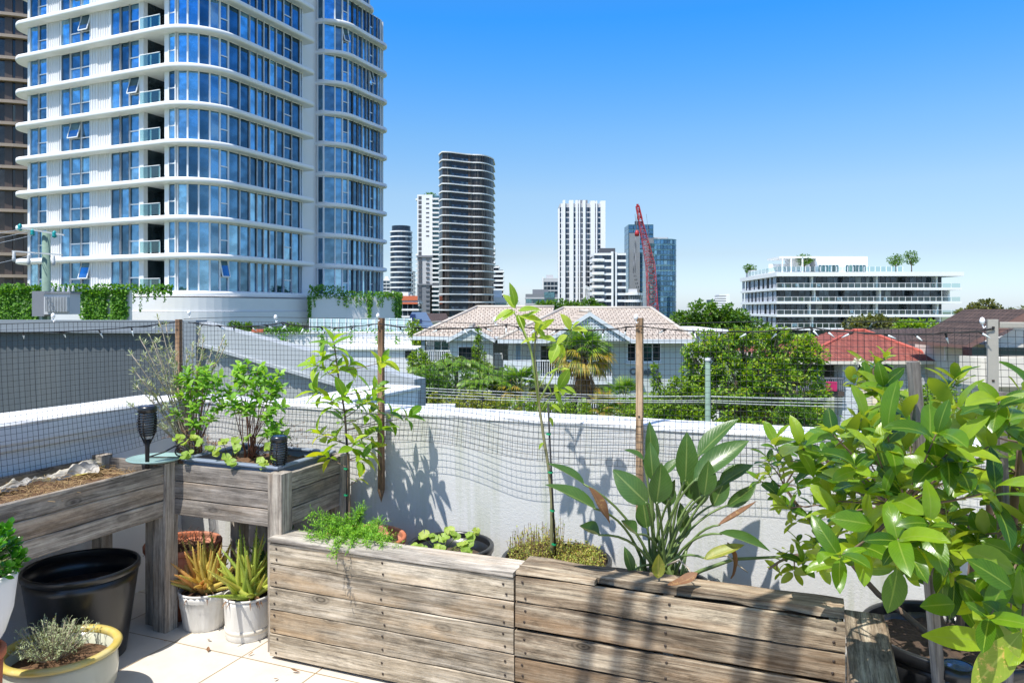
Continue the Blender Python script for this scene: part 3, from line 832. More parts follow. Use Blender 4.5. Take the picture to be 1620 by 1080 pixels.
# plate with iron scroll
t = thing('bird_dish', 'round pale green dish resting on the corner of the straw planter', 'dish', (-3.06, 2.80, .842))
b = MB(); b.lathe([(0, 0), (.11, .001), (.128, .008), (.132, .015), (.126, .016), (.10, .008), (0, .006)], 48); b.build('plate', M['plate'], t)
t = thing('iron_scroll', 'small dark iron scroll bracket standing on the green dish', 'bracket', (-3.02, 2.82, .853))
b = MB(); b.tube([(-.09, -.02, .0), (.0, .0, .03), (.09, .05, .085)], .004, 6)
pts = []
for i in range(34):
    a = i*.30; r = .030*(1-i/48); pts.append((.075+r*math.cos(a), .03+r*.4*math.cos(a), .030+r*math.sin(a)))
b.tube(pts, .0035, 6); b.tube([(-.08, -.02, .003), (.07, .03, .003)], .0035, 6); b.build('scroll', M['iron'], t)

# solar torches
def torch(label, loc, zt, zb, lean=0.0, s=1.0):
    t = thing('solar_torch', label, 'solar torch', (loc[0], loc[1], zb))
    H = zt-zb; hz = H-.17*s
    b = MB(); b.tube([(0, 0, 0), (0, 0, hz-.02), (0, 0, hz+.02)], [.0085*s, .0095*s, .015*s], 10); b.build('stem', M['black_matte'], t)
    b = MB(); n = 22
    for i in range(4):
        a = i*math.pi/2+.4
        b.tube([(.012*s*math.cos(a), .012*s*math.sin(a), hz), (.036*s*math.cos(a), .036*s*math.sin(a), hz+.05*s), (.040*s*math.cos(a), .040*s*math.sin(a), hz+.10*s), (.034*s*math.cos(a), .034*s*math.sin(a), hz+.14*s)], .0035*s, 5)
    for i in range(9):
        z = hz+.035*s+i*.0115*s; r = (.026+.016*math.sin(min(1, (i+1.5)/6)*1.55))*s*(1 if i < 7 else .95)
        b.lathe([(r-.004*s, z), (r, z+.001), (r, z+.0055*s), (r-.004*s, z+.006*s)], 20)
    b.build('cage', M['black_matte'], t)
    b = MB(); b.lathe([(.014*s, hz+.02*s), (.026*s, hz+.05*s), (.030*s, hz+.14*s), (0, hz+.14*s)], 20); b.build('diffuser', M['lampglass'], t)
    b = MB(); b.lathe([(.036*s, hz+.138*s), (.041*s, hz+.142*s), (.040*s, hz+.160*s), (.034*s, hz+.168*s), (.030*s, hz+.168*s)], 24); cp = b.build('cap', M['black_plastic'], t)
    b = MB(); b.lathe([(.031*s, hz+.167*s), (0, hz+.1675*s)], 24); b.build('solar_cell', M['solar'], cp)
    t.rotation_euler = (0, lean, 0)
M['lampglass'] = plain('lamp_diffuser', (.30, .33, .36), .2)
torch('black solar torch rising from the straw planter beside the green dish', (-3.00, 2.70), 1.132, .80, .0, 1.08)
torch('black solar torch standing at the front post of the herb planter', (-2.38, 2.90), .995, .78, .02, 1.0)
torch('black solar torch cut off by the bottom edge in front of the citrus pot', (.335, 2.185), .70, .0, 0, 1.15)

stake(1436, 570, 640, 2.42, .030, M['stake_grey'], 'x') if False else None
def freestake(u0, v0, D0, u1, v1, D1, w, label):
    top = P(u0, v0, D0); bot = P(u1, v1, D1)
    d = top-bot; L = d.length
    t = thing('wooden_stake', label, 'stake', tuple(bot))
    t.rotation_euler = d.to_track_quat('Z', 'Y').to_euler()
    b = MB(); b.cbox(-w/2, w/2, -w*.35, w*.35, 0, L, .002, n=14, wob=.002, ax=2, seed=u0); b.build('post', M['stake_grey'], t)
freestake(1444, 572, 1.90, 1502, 1300, 1.90, .030, 'grey leaning stake rising from the middle of the citrus tree')
freestake(1582, 620, 1.80, 1600, 1360, 1.80, .026, 'short grey stake behind the citrus leaves near the right edge')

# unseen battens added overhead to throw the slanting shade bands on the right pallet
t = thing('pergola', 'unseen timber battens added overhead to cast shade bands on the right pallet', 'pergola', (-.6, 1.4, 3.1))
for (a, w) in ((-.775, .045), (-.655, .04), (-.555, .03), (-.215, .055), (-.09, .09)):
    b = MB(); b.cbox(-.30, .42, -w/2, w/2, 0, .03, .002); o = b.build('shade_batten', M['stake_wood'], t, (a-.42+.6, 0, 0)); o.rotation_euler = (0, 0, math.atan2(1, .62) )
for y in (-.33, ): b = MB(); b.cbox(-1.4, 2.4, y-.03, y+.03, .032, .12, .003); b.build('beam', M['stake_wood'], t)

# leaf litter blown about the tiles
random.seed(95)
for i, (x, y) in enumerate(((-2.35, 2.45), (-2.62, 2.70), (-2.15, 2.62), (-1.95, 2.55), (-2.52, 2.30), (-2.9, 2.72), (-2.42, 2.74), (-2.10, 2.70), (-2.72, 2.80), (-2.25, 2.25))):
    b = MB(); b.leaf((0, 0, .004), Vector((math.cos(i*2.3), math.sin(i*2.3), .05)), UP if 'UP' in globals() else Vector((0, 0, 1)), rnd(.018, .045), rnd(.008, .018), .4, -.4, 5, 0, .45, .06)
    b.build('fallen_leaf', M['dry_leaf'], None, (x, y, .002), label='small dry curled leaf lying on the pale floor tiles', cat='fallen leaf', group='dry leaves fallen on the tiles')
# ------------------------------------------------------------------ potted plants
UP = Vector((0, 0, 1))
def rosette(b, p, ax, n, L, W, spread=(.5, 1.3), fold=.3, droop=.3, mat=0, seg=5, shape=.45, wavy=0.0, lv=.25, upbias=.4, matf=None, blunt=.8):
    """n leaves spiralling off a twig tip"""
    ax = Vector(ax).normalized(); s = ax.orthogonal().normalized(); q = ax.cross(s)
    a0 = rnd(0, 6.28)
    for i in range(n):
        a = a0+i*2.4+rnd(-.3, .3); sp = spread[0]+(spread[1]-spread[0])*(i/max(1, n-1))
        d = ax*math.cos(sp)+(s*math.cos(a)+q*math.sin(a))*math.sin(sp)
        k = 1+rnd(-lv, lv)
        up = (UP*upbias + ax*.8 + rdir()*.35)
        base = Vector(p)-ax*(L*.55*i/max(1, n))
        m = mat if matf is None else matf()
        b.leaf(base, d, up, L*k, W*k, fold*rnd(.3, 1.4), droop*rnd(.3, 1.5), seg, m, shape, wavy, 0.0, blunt)

# --- citrus tree (right foreground)
random.seed(21)
CIT = thing('citrus_tree', 'large bright green citrus tree with broad glossy leaves filling the right side', 'citrus tree', (.43, 2.93, .44))
base = Vector((.43, 2.93, .44))
poly = [(1338,600),(1356,572),(1398,575),(1420,625),(1480,620),(1515,640),(1560,665),(1580,625),(1640,600),(1700,620),(1700,900),(1640,1040),(1560,980),(1500,940),(1460,930),(1400,900),(1340,880),(1270,900),(1235,935),(1222,900),(1235,860),(1205,770),(1185,735),(1230,690),(1290,690),(1340,670),(1390,640),(1365,600)]
def inpoly(x, y, pl):
    c = False; j = len(pl)-1
    for i in range(len(pl)):
        xi, yi = pl[i]; xj, yj = pl[j]
        if (yi > y) != (yj > y) and x < (xj-xi)*(y-yi)/(yj-yi)+xi: c = not c
        j = i
    return c
lb = MB(); tb = MB()
# main limbs
limbs = []
def limb(pts, r0, r1, n=7, bb=None):
    k = len(pts); (bb or tb).tube(pts, [r0+(r1-r0)*i/(k-1) for i in range(k)], n)
    limbs.extend(pts)
def wl(a, c_, m=None, j=.02, n=9):
    a, c_ = Vector(a), Vector(c_); m = Vector(m) if m is not None else (a+c_)/2+Vector((0, 0, .05))
    return [p+Vector((noise.noise(p*6)*j, noise.noise(p*6+Vector((9, 0, 0)))*j, 0)) for p in bez(a, m, c_, n)]
limb(wl(base, P(1440, 850, 2.55)), .016, .011)
limb(wl(base+Vector((-.01, -.02, .0)), P(1245, 770, 2.75), P(1330, 900, 2.7)), .013, .005)
limb(wl(base+Vector((.02, .0, 0)), P(1560, 830, 2.35)), .015, .009)
limb(wl(P(1440, 850, 2.55), P(1385, 600, 2.45), P(1410, 720, 2.5)), .010, .005)
limb(wl(P(1440, 850, 2.55), P(1300, 720, 2.15), P(1400, 790, 2.3)), .010, .005)
limb(wl(P(1440, 850, 2.55), P(1500, 640, 2.3)), .010, .005)
limb(wl(P(1560, 830, 2.35), P(1600, 680, 2.0)), .011, .006)
limb(wl(P(1560, 830, 2.35), P(1420, 800, 1.8), P(1500, 800, 2.0)), .010, .005)
limb(wl(P(1560, 830, 2.35), P(1620, 850, 1.7)), .010, .006)
limb(wl(P(1330, 900, 2.70), P(1215, 900, 2.70), P(1270, 850, 2.7)), .007, .004)
limb(wl(P(1300, 870, 2.7), P(1400, 760, 2.5)), .006, .004)
limb(wl(P(1620, 700, 1.8), P(1585, 960, 1.9)), .012, .008)
cl = []
tries = 0
while len(cl) < 235 and tries < 14000:
    tries += 1
    u = rnd(1185, 1700); v = rnd(550, 1040)
    if not inpoly(u, v, poly): continue
    
    right = (u-1200)/500
    D = rnd(2.35, 2.8) if u < 1300 else (rnd(1.75, 2.75) if random.random() < .6 else rnd(1.5, 2.0))
    if v < 640 and u < 1480: D = rnd(2.3, 2.6)
    if any(abs(u-a)*1.0+abs(v-c_)*1.0 < 10+14/(D-.9) and abs(D-dd) < .35 for a, c_, dd in cl): continue
    cl.append((u, v, D))
cl += [(1385, 572, 2.45), (1400, 560, 2.45), (1370, 600, 2.42), (1395, 615, 2.4), (1500, 610, 2.3), (1515, 600, 2.3), (1290, 735, 2.0), (1265, 700, 1.95), (1345, 700, 1.9), (1370, 690, 1.9),
       (1260, 905, 2.7), (1240, 880, 2.7), (1290, 870, 2.7), (1215, 745, 2.75), (1230, 730, 2.75), (1250, 800, 2.72), (1330, 800, 2.1), (1310, 760, 2.05)]
for (u, v, D) in cl:
    p = P(u, v, D)
    near = min(limbs, key=lambda q: (q-p).length)
    ax = (p-near); ax.z += .05
    ax = ax.normalized()+Vector((0, 0, .45))+rdir()*.35
    k = .92 if u < 1300 and v > 720 else (1.0 if D > 2.2 else 1.12)
    if u < 1300 and v > 720: L, W_, n = .055, .025, 6
    else: L, W_, n = .066*k*rnd(.75, 1.3), .031*k, 6
    rosette(lb, p, ax, n, L, W_, (.45, 1.35), .30, .45, seg=7, wavy=.03, lv=.45, shape=.47, blunt=rnd(.5, .7))
    q = near+(p-near)*.45+Vector((0, 0, -.01))+rdir()*.02
    tb.tube(bez(near, q, p-ax.normalized()*.01, 5), [.0032, .003, .0026, .0022, .002, .0016], 5)
# a few hand placed big leaves
for (u, v, D, dx, dz, L, W_) in ((1510, 955, 1.75, -1, .05, .085, .052), (1400, 740, 1.75, -.25, 1, .10, .052), (1380, 830, 1.6, -1, .2, .088, .05), (1455, 790, 1.62, -.4, -.9, .09, .05), (1420, 900, 1.62, -.15, -.75, .10, .055),
                                (1530, 870, 1.55, 1, -.35, .11, .056), (1300, 720, 2.0, -1, .35, .11, .045), (1310, 742, 1.98, -1, .1, .10, .044), (1445, 740, 1.7, .6, .9, .09, .042), (1600, 930, 1.5, -.8, .6, .10, .05)):
    d = C(dx, rnd(-.25, .1), dz)
    lb.leaf(P(u, v, D), d, C(0, -1, .6), L, W_, .22, .2, 7, 0, .45, .01)
# holly-edged, blotched old leaves near the bottom edge
for (u, v, D, dx, dz, L, W_) in ((1458, 1005, 1.62, 1, -.06, .185, .052), (1615, 1000, 1.5, -.62, -.75, .15, .062)):
    lb.leaf(P(u, v, D), C(dx, 0, dz), C(0, -1, .7), L, W_, .15, .12, 18, 1 if u > 1500 else 0, .5, .03)
lb.build('foliage', [M['citrus'], M['citrus_spot']], CIT, tuple(-base)).location = -base
tb.build('trunk', M['twig'], CIT).location = -base
# blossom
random.seed(3)
for (u, v, D) in ((1420, 632, 2.35), (1345, 835, 2.4), (1500, 640, 2.25), (1358, 572, 2.42)):
    b = MB(); p = P(u, v, D)
    for i in range(26):
        d = rdir(); b.leaf(d*.006, d, rdir(), rnd(.010, .016), .005, .1, .2, 2)
    b.build('blossom', M['blossom'] if 'blossom' in M else M.setdefault('blossom', plain('blossom', (.70, .70, .52), .7)), CIT, tuple(p-base))

# --- lemon sapling
def sapling(name, label, cat, base, trunk, r0, clusters, L, W_, mat, tmat, nl, seed, ranges, D0):
    random.seed(seed)
    t = thing(name, label, cat, tuple(base))
    B = Vector(base); tb = MB(); lb = MB()
    pts = [P(u, v, d) for (u, v, d) in trunk]
    pts[0] = B
    sm = []
    for i in range(len(pts)-1):
        for k in range(4): sm.append(pts[i].lerp(pts[i+1], k/4)+Vector((noise.noise(Vector((i, k, seed)))*.004, 0, 0)))
    sm.append(pts[-1])
    tb.tube([p-B for p in sm], [r0*(1-.6*i/len(sm)) for i in range(len(sm))], 7)
    for cdat in clusters:
        u, v = cdat[:2]; nn = cdat[2] if len(cdat) > 2 else nl
        p = P(u, v, D0+rnd(-.10, .10)); 
        low = [q for q in sm if q.z < p.z+.02] or sm
        near = min(low, key=lambda q: (q-p).length + abs(q.z-(p.z-.06))*1.2)
        mid = near.lerp(p, .55)+Vector((0, 0, -.012))
        tb.tube([q-B for q in bez(near, mid, p, 5)], [r0*.38, r0*.34, r0*.3, r0*.27, r0*.22, r0*.18], 5)
        ax = (p-near).normalized()+Vector((0, 0, .5))+rdir()*.3
        rosette(lb, p-B, ax, nn+2, L, W_, ranges, .35, .45, seg=5, wavy=.02, lv=.4)
    tb.build('trunk', tmat, t); lb.build('foliage', mat, t)
    return t
B1 = Vector((-2.13, 3.13, .46))
sapling('lemon_sapling', 'slim lemon sapling with green and yellow leaves, beside the corner planter', 'sapling', B1,
        [(0,0,0),(551,740,3.72),(548,690,3.72),(545,650,3.72),(536,600,3.72),(529,545,3.72)], .0075,
        [(528,540,5),(508,560,5),(512,582,5),(535,578,3),(556,575,4),(495,575,3),(498,618,5),(522,632,5),(545,625,5),(572,640,4),(597,612,5),(607,572,6),(590,650,5),(502,682,6),(530,690,5),(516,718,5),(560,700,4),(578,690,4),(592,706,6),(575,722,4),(620,655,4),(648,657,5),(604,678,4),(571,752,2),(585,628,4),(540,658,3)],
        .086, .038, M['lemon'], M['twig'], 5, 41, (.5, 1.5), 3.70)
# --- tall staked sapling
B2 = Vector((-1.075, 3.12, .49))
sapling('young_tree', 'tall thin sapling with few pale lime leaves, tied to a black stake', 'sapling', B2,
        [(0,0,0),(873,790,3.28),(868,740,3.28),(860,690,3.28),(853,640,3.28),(850,600,3.28),(845,560,3.28),(848,524,3.28)], .0085,
        [(851,520,2),(884,615,4)], .085, .04, M['avocado'], M['sapling_bark'], 4, 52, (.6, 1.4), 3.28)
random.seed(77)
AV = [o for o in bpy.data.objects if o.name.startswith('young_tree')][0]
tb = MB(); lb = MB()
for pts, r in (([(852,640,3.28),(843,570,3.27),(838,545,3.26),(820,500,3.24)], .0055), ([(852,635,3.28),(872,600,3.28),(890,560,3.27),(906,520,3.27)], .005), ([(842,560,3.28),(824,515,3.26),(812,492,3.25)], .004), ([(850,618,3.28),(866,590,3.29),(884,585,3.3)], .003), ([(853,655,3.28),(872,625,3.29),(893,612,3.3)], .003)):
    q = [P(*x)-B2 for x in pts]; tb.tube(q, [r, r*.85, r*.7, r*.5][:len(q)] if len(q) == 4 else [r, r*.8, r*.5], 6)
tb.build('branch', M['stalkgreen'] if 'stalkgreen' in M else M.setdefault('stalkgreen', plain('green_shoot', (.26, .34, .07), .5)), AV)
for (u, v, dx, dz, L, W_) in ((815,488,-.55,.9,.085,.045),(812,490,-1,-.35,.10,.04),(815,485,-.1,1,.11,.04),(820,492,.9,.25,.10,.045),(822,500,1,-.1,.12,.05),(818,498,.4,-.7,.075,.045),(815,492,-.6,-.25,.08,.035),(830,505,.5,.5,.08,.035),
        (848,535,-.8,-.1,.07,.03),(850,520,.5,-.5,.06,.03),(852,524,.3,.8,.06,.028),(880,540,-.7,.3,.085,.045),(884,545,-.5,-.8,.09,.055),(905,522,.9,.15,.07,.045),(902,522,-.35,.9,.085,.05),(906,520,.35,.7,.05,.03),(890,545,-.2,-.9,.07,.05),(898,530,-.8,-.5,.07,.045),
        (884,585,.9,.3,.05,.02),(870,592,.6,.8,.05,.02),(893,612,.9,-.3,.06,.03),(880,620,.4,-.9,.05,.03),(872,640,.8,-.4,.06,.028),(868,660,.6,-.8,.05,.028),(860,700,-.6,-.6,.04,.02)):
    lb.leaf(P(u, v, 3.26)-B2, C(dx, rnd(-.5, .2), dz), C(0, -.6, 1), L, W_, .28, .35, 6, 0, .42, .015)
lb.build('shoot_leaves', M['avocado'], AV)
def rod(label, u0, v0, u1, v1, D, r, mat, ties):
    a, b_ = P(u0, v0, D), P(u1, v1, D)
    t = thing('plant_stake', label, 'plant stake', tuple(b_))
    b = MB(); b.tube([Vector((0, 0, 0)), a-b_], r, 7); rd_ = b.build('rod', mat, t)
    for k in ties:
        p = (a-b_)*k; b = MB(); b.lathe([(.009, -.004), (.0095, 0), (.009, .004)], 12, c=(-.003, 0, 0)); b.box(-.016, -.006, -.002, .002, -.003, .003)
        b.build('tie', M['green_tie'], rd_, tuple(p))
rod('thin black stake with green ties beside the tall sapling', 867, 638, 879, 880, 3.26, .0040, M['black_matte'], (.08, .30, .55, .80))
rod('thin dark stake with green ties beside the lemon sapling', 548, 690, 549, 850, 3.70, .0035, M['black_matte'], (.12, .42, .68, .9))

# --- strelitzia
random.seed(9)
SB = Vector((-.575, 3.10, .44))
ST_ = thing('strelitzia', 'broad leaved strelitzia with upright paddle leaves and a few curled brown ones', 'plant', tuple(SB))
stalks = MB(); blades = []
def strel(bu, bv, tu, tv, w, D, mat='streli', fold=.35, droop=.15, from_=(1050, 915), curl=0.0, Dt=None, brown=False, up=None, r=.0055):
    a = P(bu, bv, D); t_ = P(tu, tv, Dt if Dt else D)
    d = t_-a; L = d.length
    b0 = P(from_[0]+rnd(-22, 22), from_[1]+rnd(-4, 8), 3.08+rnd(-.05, .05)); b0.z = .45
    mid = (b0+a)/2 + Vector((0, 0, .12)) + (b0-a)*.12*0
    mid.x = a.x*.35+b0.x*.65; mid.y = a.y*.35+b0.y*.65
    if not brown: stalks.tube([q-SB for q in bez(b0, mid, a+d*.05, 9)], [r*1.6, r*1.4, r*1.25, r*1.1, r, r*.95, r*.9, r*.85, r*.8, r*.7], 7)
    lb = MB(); lb.leaf((a-SB), d, up if up else C(0, -1, .35)+rdir()*.2, L*1.08, w/F*D*.98, fold, droop, 9, 0, .42, .018 if not brown else .06, curl)
    o = lb.build('leaf', M[mat], ST_)
    if brown: o['label'] = 'dried brown leaf'
    return o
u_ = C
strel(925,767,873,731,24,2.95,fold=.75,up=C(.3,-.5,.8)); strel(943,806,872,763,34,2.85,fold=.6,up=C(.3,-.5,.9))
strel(949,846,914,842,40,2.8,fold=.9,droop=-.5,up=C(0,-.5,1)); strel(1008,846,976,832,36,2.85,fold=.9,droop=-.5,up=C(0,-.5,1))
strel(1024,796,974,748,42,2.95,up=C(-.6,-.9,.6),droop=.4,fold=.2); strel(1038,797,1049,738,46,2.9,fold=.25,up=C(.4,-1,.1))
strel(1033,760,1029,704,28,3.0,fold=.4,up=C(-.1,-1,.2)); strel(1031,738,1030,672,26,3.08,fold=.4,up=C(.2,-1,0))
strel(1019,728,992,710,20,3.1,fold=.5,up=C(0,-.3,1)); strel(1048,752,1074,724,20,3.08,fold=.45,up=C(-.3,-.6,.8))
strel(1064,786,1074,758,34,2.95,fold=1.0,droop=-.5,up=C(-.3,-.6,.8)); strel(1084,762,1089,690,38,3.0,fold=.15,up=C(.1,-1,.1))
strel(1104,722,1159,662,38,3.08,fold=.4,up=C(-.7,-.5,.7)); strel(1098,760,1176,692,46,2.95,fold=.55,up=C(-.5,-.8,.6),droop=.25)
strel(1114,784,1123,733,34,2.9,fold=.2,up=C(.2,-1,.1)); strel(1139,768,1186,732,34,3.0,fold=.5,up=C(-.5,-.5,.7),droop=.2)
strel(1023,835,1018,792,34,3.08,fold=.2,up=C(.1,-1,0)); strel(1108,800,1104,735,34,3.1,fold=.3); strel(1128,800,1150,755,30,3.12,fold=.3)
strel(1060,800,1050,760,30,3.1,fold=.3); strel(1100,790,1080,745,30,3.14)
strel(1138,843,1216,866,30,2.85,fold=.7,up=C(.2,-.6,1),droop=.1); strel(1114,884,1174,866,26,2.85,'streli_y',fold=.6,up=C(0,-.6,1),droop=-.1)
strel(1041,914,1041,872,24,2.82,'streli_y',fold=.5,droop=-.4)
strel(1136,831,1199,806,17,2.9,'dry_leaf',fold=.9,brown=False,up=C(.1,-.3,1),droop=-.3)
strel(931,770,968,824,22,2.84,'dry_leaf',fold=.5,brown=True,up=C(.5,-.7,.5))
strel(1104,905,1066,938,20,2.76,'dry_leaf',fold=.3,brown=True,up=C(0,-.4,1),droop=-.6)
strel(1150,858,1182,905,18,2.86,'dry_leaf',fold=.9,brown=True,up=C(1,-.3,.4),droop=.6)
strel(1090,930,1140,940,22,2.88,'dry_leaf',fold=.6,brown=True); strel(1062,925,1012,918,22,2.9,'dry_leaf',fold=.7,brown=True)
stalks.tube([P(*q)-SB for q in ((1060,925,3.0),(1110,902,2.95),(1160,884,2.9),(1240,880,2.85))], [.008, .008, .007, .005], 8)
b = MB(); b.tube([P(*q)-SB for q in ((1056,893,2.9),(1075,885,2.84),(1090,900,2.8),(1098,918,2.76))], [.004, .0035, .003, .002], 6)
b.tube([P(*q)-SB for q in ((1118,884,2.95),(1150,878,2.9),(1170,895,2.86),(1183,905,2.86))], [.004, .0035, .003, .002], 6)
b.tube([P(*q)-SB for q in ((1110,920,2.9),(1135,915,2.88),(1152,935,2.86))], [.003, .0025, .002], 6)
b.build('dry_stalk', M['twig_grey'], ST_)
for i in range(16):
    b0 = SB+Vector((rnd(-.11, .11), rnd(-.07, .07), 0)); stalks.tube([b0-SB, b0-SB+Vector((rnd(-.04, .04), rnd(-.05, .03), rnd(.08, .2)))], [.012, .005], 7)
strel(1000,905,990,868,20,2.95,fold=.5); strel(1150,800,1195,770,26,3.1,fold=.5); strel(1085,850,1078,800,24,3.12,fold=.3)
stalks.build('stalks', M['stalk'], ST_)

# --- herb bushes, shrub and small plants in the tub
M['twig_red'] = plain('reddish_stem', (.22, .10, .06), .8, .3, 30)
def stemmy(name, label, cat, base, tips, L, W_, mat, tmat, nl, seed, r=.0035, D=None, per=3, along=.5, spread=(.5, 1.5), sag=0):
    random.seed(seed); B = Vector(base); t = thing(name, label, cat, tuple(base)); tb = MB(); lb = MB()
    for (u, v, d) in tips:
        p = P(u, v, d)-B; s = Vector((rnd(-.03, .03), rnd(-.02, .02), 0))
        path = bez(s, (s+p)/2+Vector(((s.x-p.x)*.15, 0, .03)), p, 8)
        path = [q+Vector((noise.noise(q*14+B)*.008, noise.noise(q*14+B+Vector((5, 5, 5)))*.008, 0)) for q in path]
        tb.tube(path, [r*(1-.06*i) for i in range(len(path))], 5)
        for k in range(nl):
            f = along+(1-along)*(k+1)/nl; i = min(7, int(f*8)); q = path[i].lerp(path[min(8, i+1)], f*8-i) if i < 8 else path[8]
            if k < nl-1 and random.random() < .8:
                o = rdir(); o.z = abs(o.z)*.4; e = q+o*rnd(.02, .05)
                tb.tube([q, e], [r*.5, r*.3], 4, caps=False); q = e
            rosette(lb, q, (q-s).normalized()+Vector((0, 0, .4))+rdir()*.3, per, L, W_, spread, .3, .4, seg=3)
    tb.build('stems', tmat, t); lb.build('foliage', mat, t)
    return t
zb = .80
def onz(u, v, z):
    r = ray(u, v); k = (z-EYE)/r.z; return Vector((r.x*k, r.y*k, z))
g1 = [(282,600,3.95),(297,592,3.9),(312,585,3.9),(325,590,3.88),(338,598,3.9),(350,596,3.86),(300,612,3.86),(322,610,3.84),(345,618,3.84),(288,625,3.9),(352,640,3.85),(310,640,3.85),(278,650,3.9),(335,660,3.84),(296,585,3.95),(330,580,3.92),(305,670,3.85),(362,615,3.9),(318,600,3.95)]
stemmy('herb_bush', 'green leafy herb bush on reddish stems, left one in the tub', 'herb plant', onz(312, 722, zb), g1, .040, .022, M['basil'], M['twig_red'], 4, 31, .0026, per=6, along=.80)
g2 = [(378,580,3.8),(392,575,3.8),(408,584,3.78),(420,592,3.76),(435,600,3.76),(444,612,3.76),(385,600,3.76),(400,605,3.74),(430,620,3.74),(412,622,3.74),(372,596,3.8),(440,640,3.72),(446,670,3.74),(425,655,3.72),(375,640,3.76),(450,690,3.78),(395,640,3.74),(430,680,3.74),(382,575,3.84),(415,578,3.84),(442,590,3.8),(365,630,3.76)]
stemmy('herb_bush', 'fuller green herb bush on reddish stems, right one in the tub', 'herb plant', onz(396, 728, zb), g2, .042, .023, M['basil'], M['twig_red'], 4, 32, .0028, per=6, along=.78)
g3 = [(212,585,3.9),(228,560,3.95),(236,530,3.95),(250,502,3.98),(262,512,4.0),(246,540,3.9),(262,560,3.9),(275,580,3.9),(216,610,3.9),(206,640,3.85),(228,600,3.9),(305,545,4.0),(316,520,4.02),(322,535,4.0),(300,580,3.95),(335,555,4.0),(352,535,4.0),(358,545,4.0),(340,575,4.0),(290,610,3.9),(236,660,3.85),(262,640,3.85),(318,560,3.98),(270,545,3.95),(222,535,3.95),(296,556,4.0),(208,560,3.9)]
stemmy('grey_shrub', 'sparse silvery shrub with bare grey branches in the wall corner', 'shrub', onz(300, 722, zb), g3, .028, .006, M['olive'], M['twig_grey'], 9, 33, .0048, per=6, along=.45, spread=(.3, 1.0))
random.seed(12)
g4 = [(u, v, 3.78) for u, v in ((268,690),(288,680),(330,690),(345,700),(425,690),(440,700),(460,690),(475,680),(485,690),(470,705),(452,715),(360,700),(378,690),(480,668),(495,700))]
stemmy('dry_bush', 'brown dead twigs along the back of the herb tub', 'dead plant', onz(400, 726, zb), [g for g in g4 if g[0] > 410], .010, .004, M['dry_leaf'], M['dead_twig'], 12, 34, .0012, per=4, along=.2)
stemmy('dry_bush', 'brown dead twigs around the foot of the left herb bush', 'dead plant', onz(325, 724, zb), [g for g in g4 if g[0] < 400], .010, .004, M['dry_leaf'], M['dead_twig'], 12, 35, .0012, per=4, along=.2)
def roundleaf(b, p, nrm, r, mat=0):
    nrm = Vector(nrm).normalized(); s = nrm.orthogonal().normalized(); q = nrm.cross(s); st = len(b.v); a0 = rnd(0, 6.28)
    b.v.append(tuple(Vector(p)-nrm*r*.18)); n = 15
    for i in range(n):
        a = a0+6.0*i/(n-1); rr = r*(1+.09*math.cos(5*a)+rnd(-.04, .04))
        b.v.append(tuple(Vector(p)+(s*math.cos(a)+q*math.sin(a))*rr+nrm*r*.14*math.sin(a*3)))
    for i in range(n-1): b.face((st, st+1+i, st+2+i), mat, ((.5, 0), (.2, .9), (.8, .9)), True)
def gera(label, base, pts, seed, rr=.023):
    random.seed(seed); B = Vector(base); t = thing('geranium', label, 'plant', tuple(base)); tb = MB(); lb = MB()
    for (u, v, d) in pts:
        p = P(u, v, d)-B; tb.tube(bez(Vector((rnd(-.02, .02), rnd(-.02, .02), 0)), p*.5+Vector((0, 0, .02)), p, 4), [.0025, .0022, .002, .0018, .0015], 5)
        for k in range(2): roundleaf(lb, p+rdir()*.018*k, C(rnd(-.5, .5), rnd(-.9, -.2), rnd(.5, 1.2)), rr*rnd(.7, 1.15))
    tb.build('stems', M['twig_green'], t); lb.build('foliage', M['geranium'], t)
gera('pale green geranium leaves at the left end of the herb tub', onz(312, 728, zb), [(288,700,3.8),(300,715,3.75),(318,700,3.78),(285,690,3.85),(330,708,3.75),(306,690,3.82),(296,722,3.7)], 5)
gera('pale green geranium leaves in the middle of the herb tub', onz(365, 734, zb), [(343,712,3.68),(358,722,3.64),(375,712,3.64),(372,700,3.7),(392,690,3.7),(352,700,3.7),(366,730,3.6)], 6)
gera('pale green geranium leaves beside the solar torch in the herb tub', onz(425, 742, zb), [(412,728,3.58),(426,705,3.6),(436,728,3.56),(418,735,3.56)], 7)
gera('geranium with light green leaves growing in the black pot behind the left pallet', (-1.60, 3.10, .44), [(655,862,3.4),(668,850,3.45),(683,846,3.45),(700,850,3.45),(690,868,3.38),(712,838,3.5),(722,848,3.45),(728,860,3.4),(735,868,3.38),(742,860,3.4),(754,838,3.5),(670,868,3.38),(700,866,3.38),(660,872,3.36),(745,850,3.42),(738,875,3.35)], 8, .022)

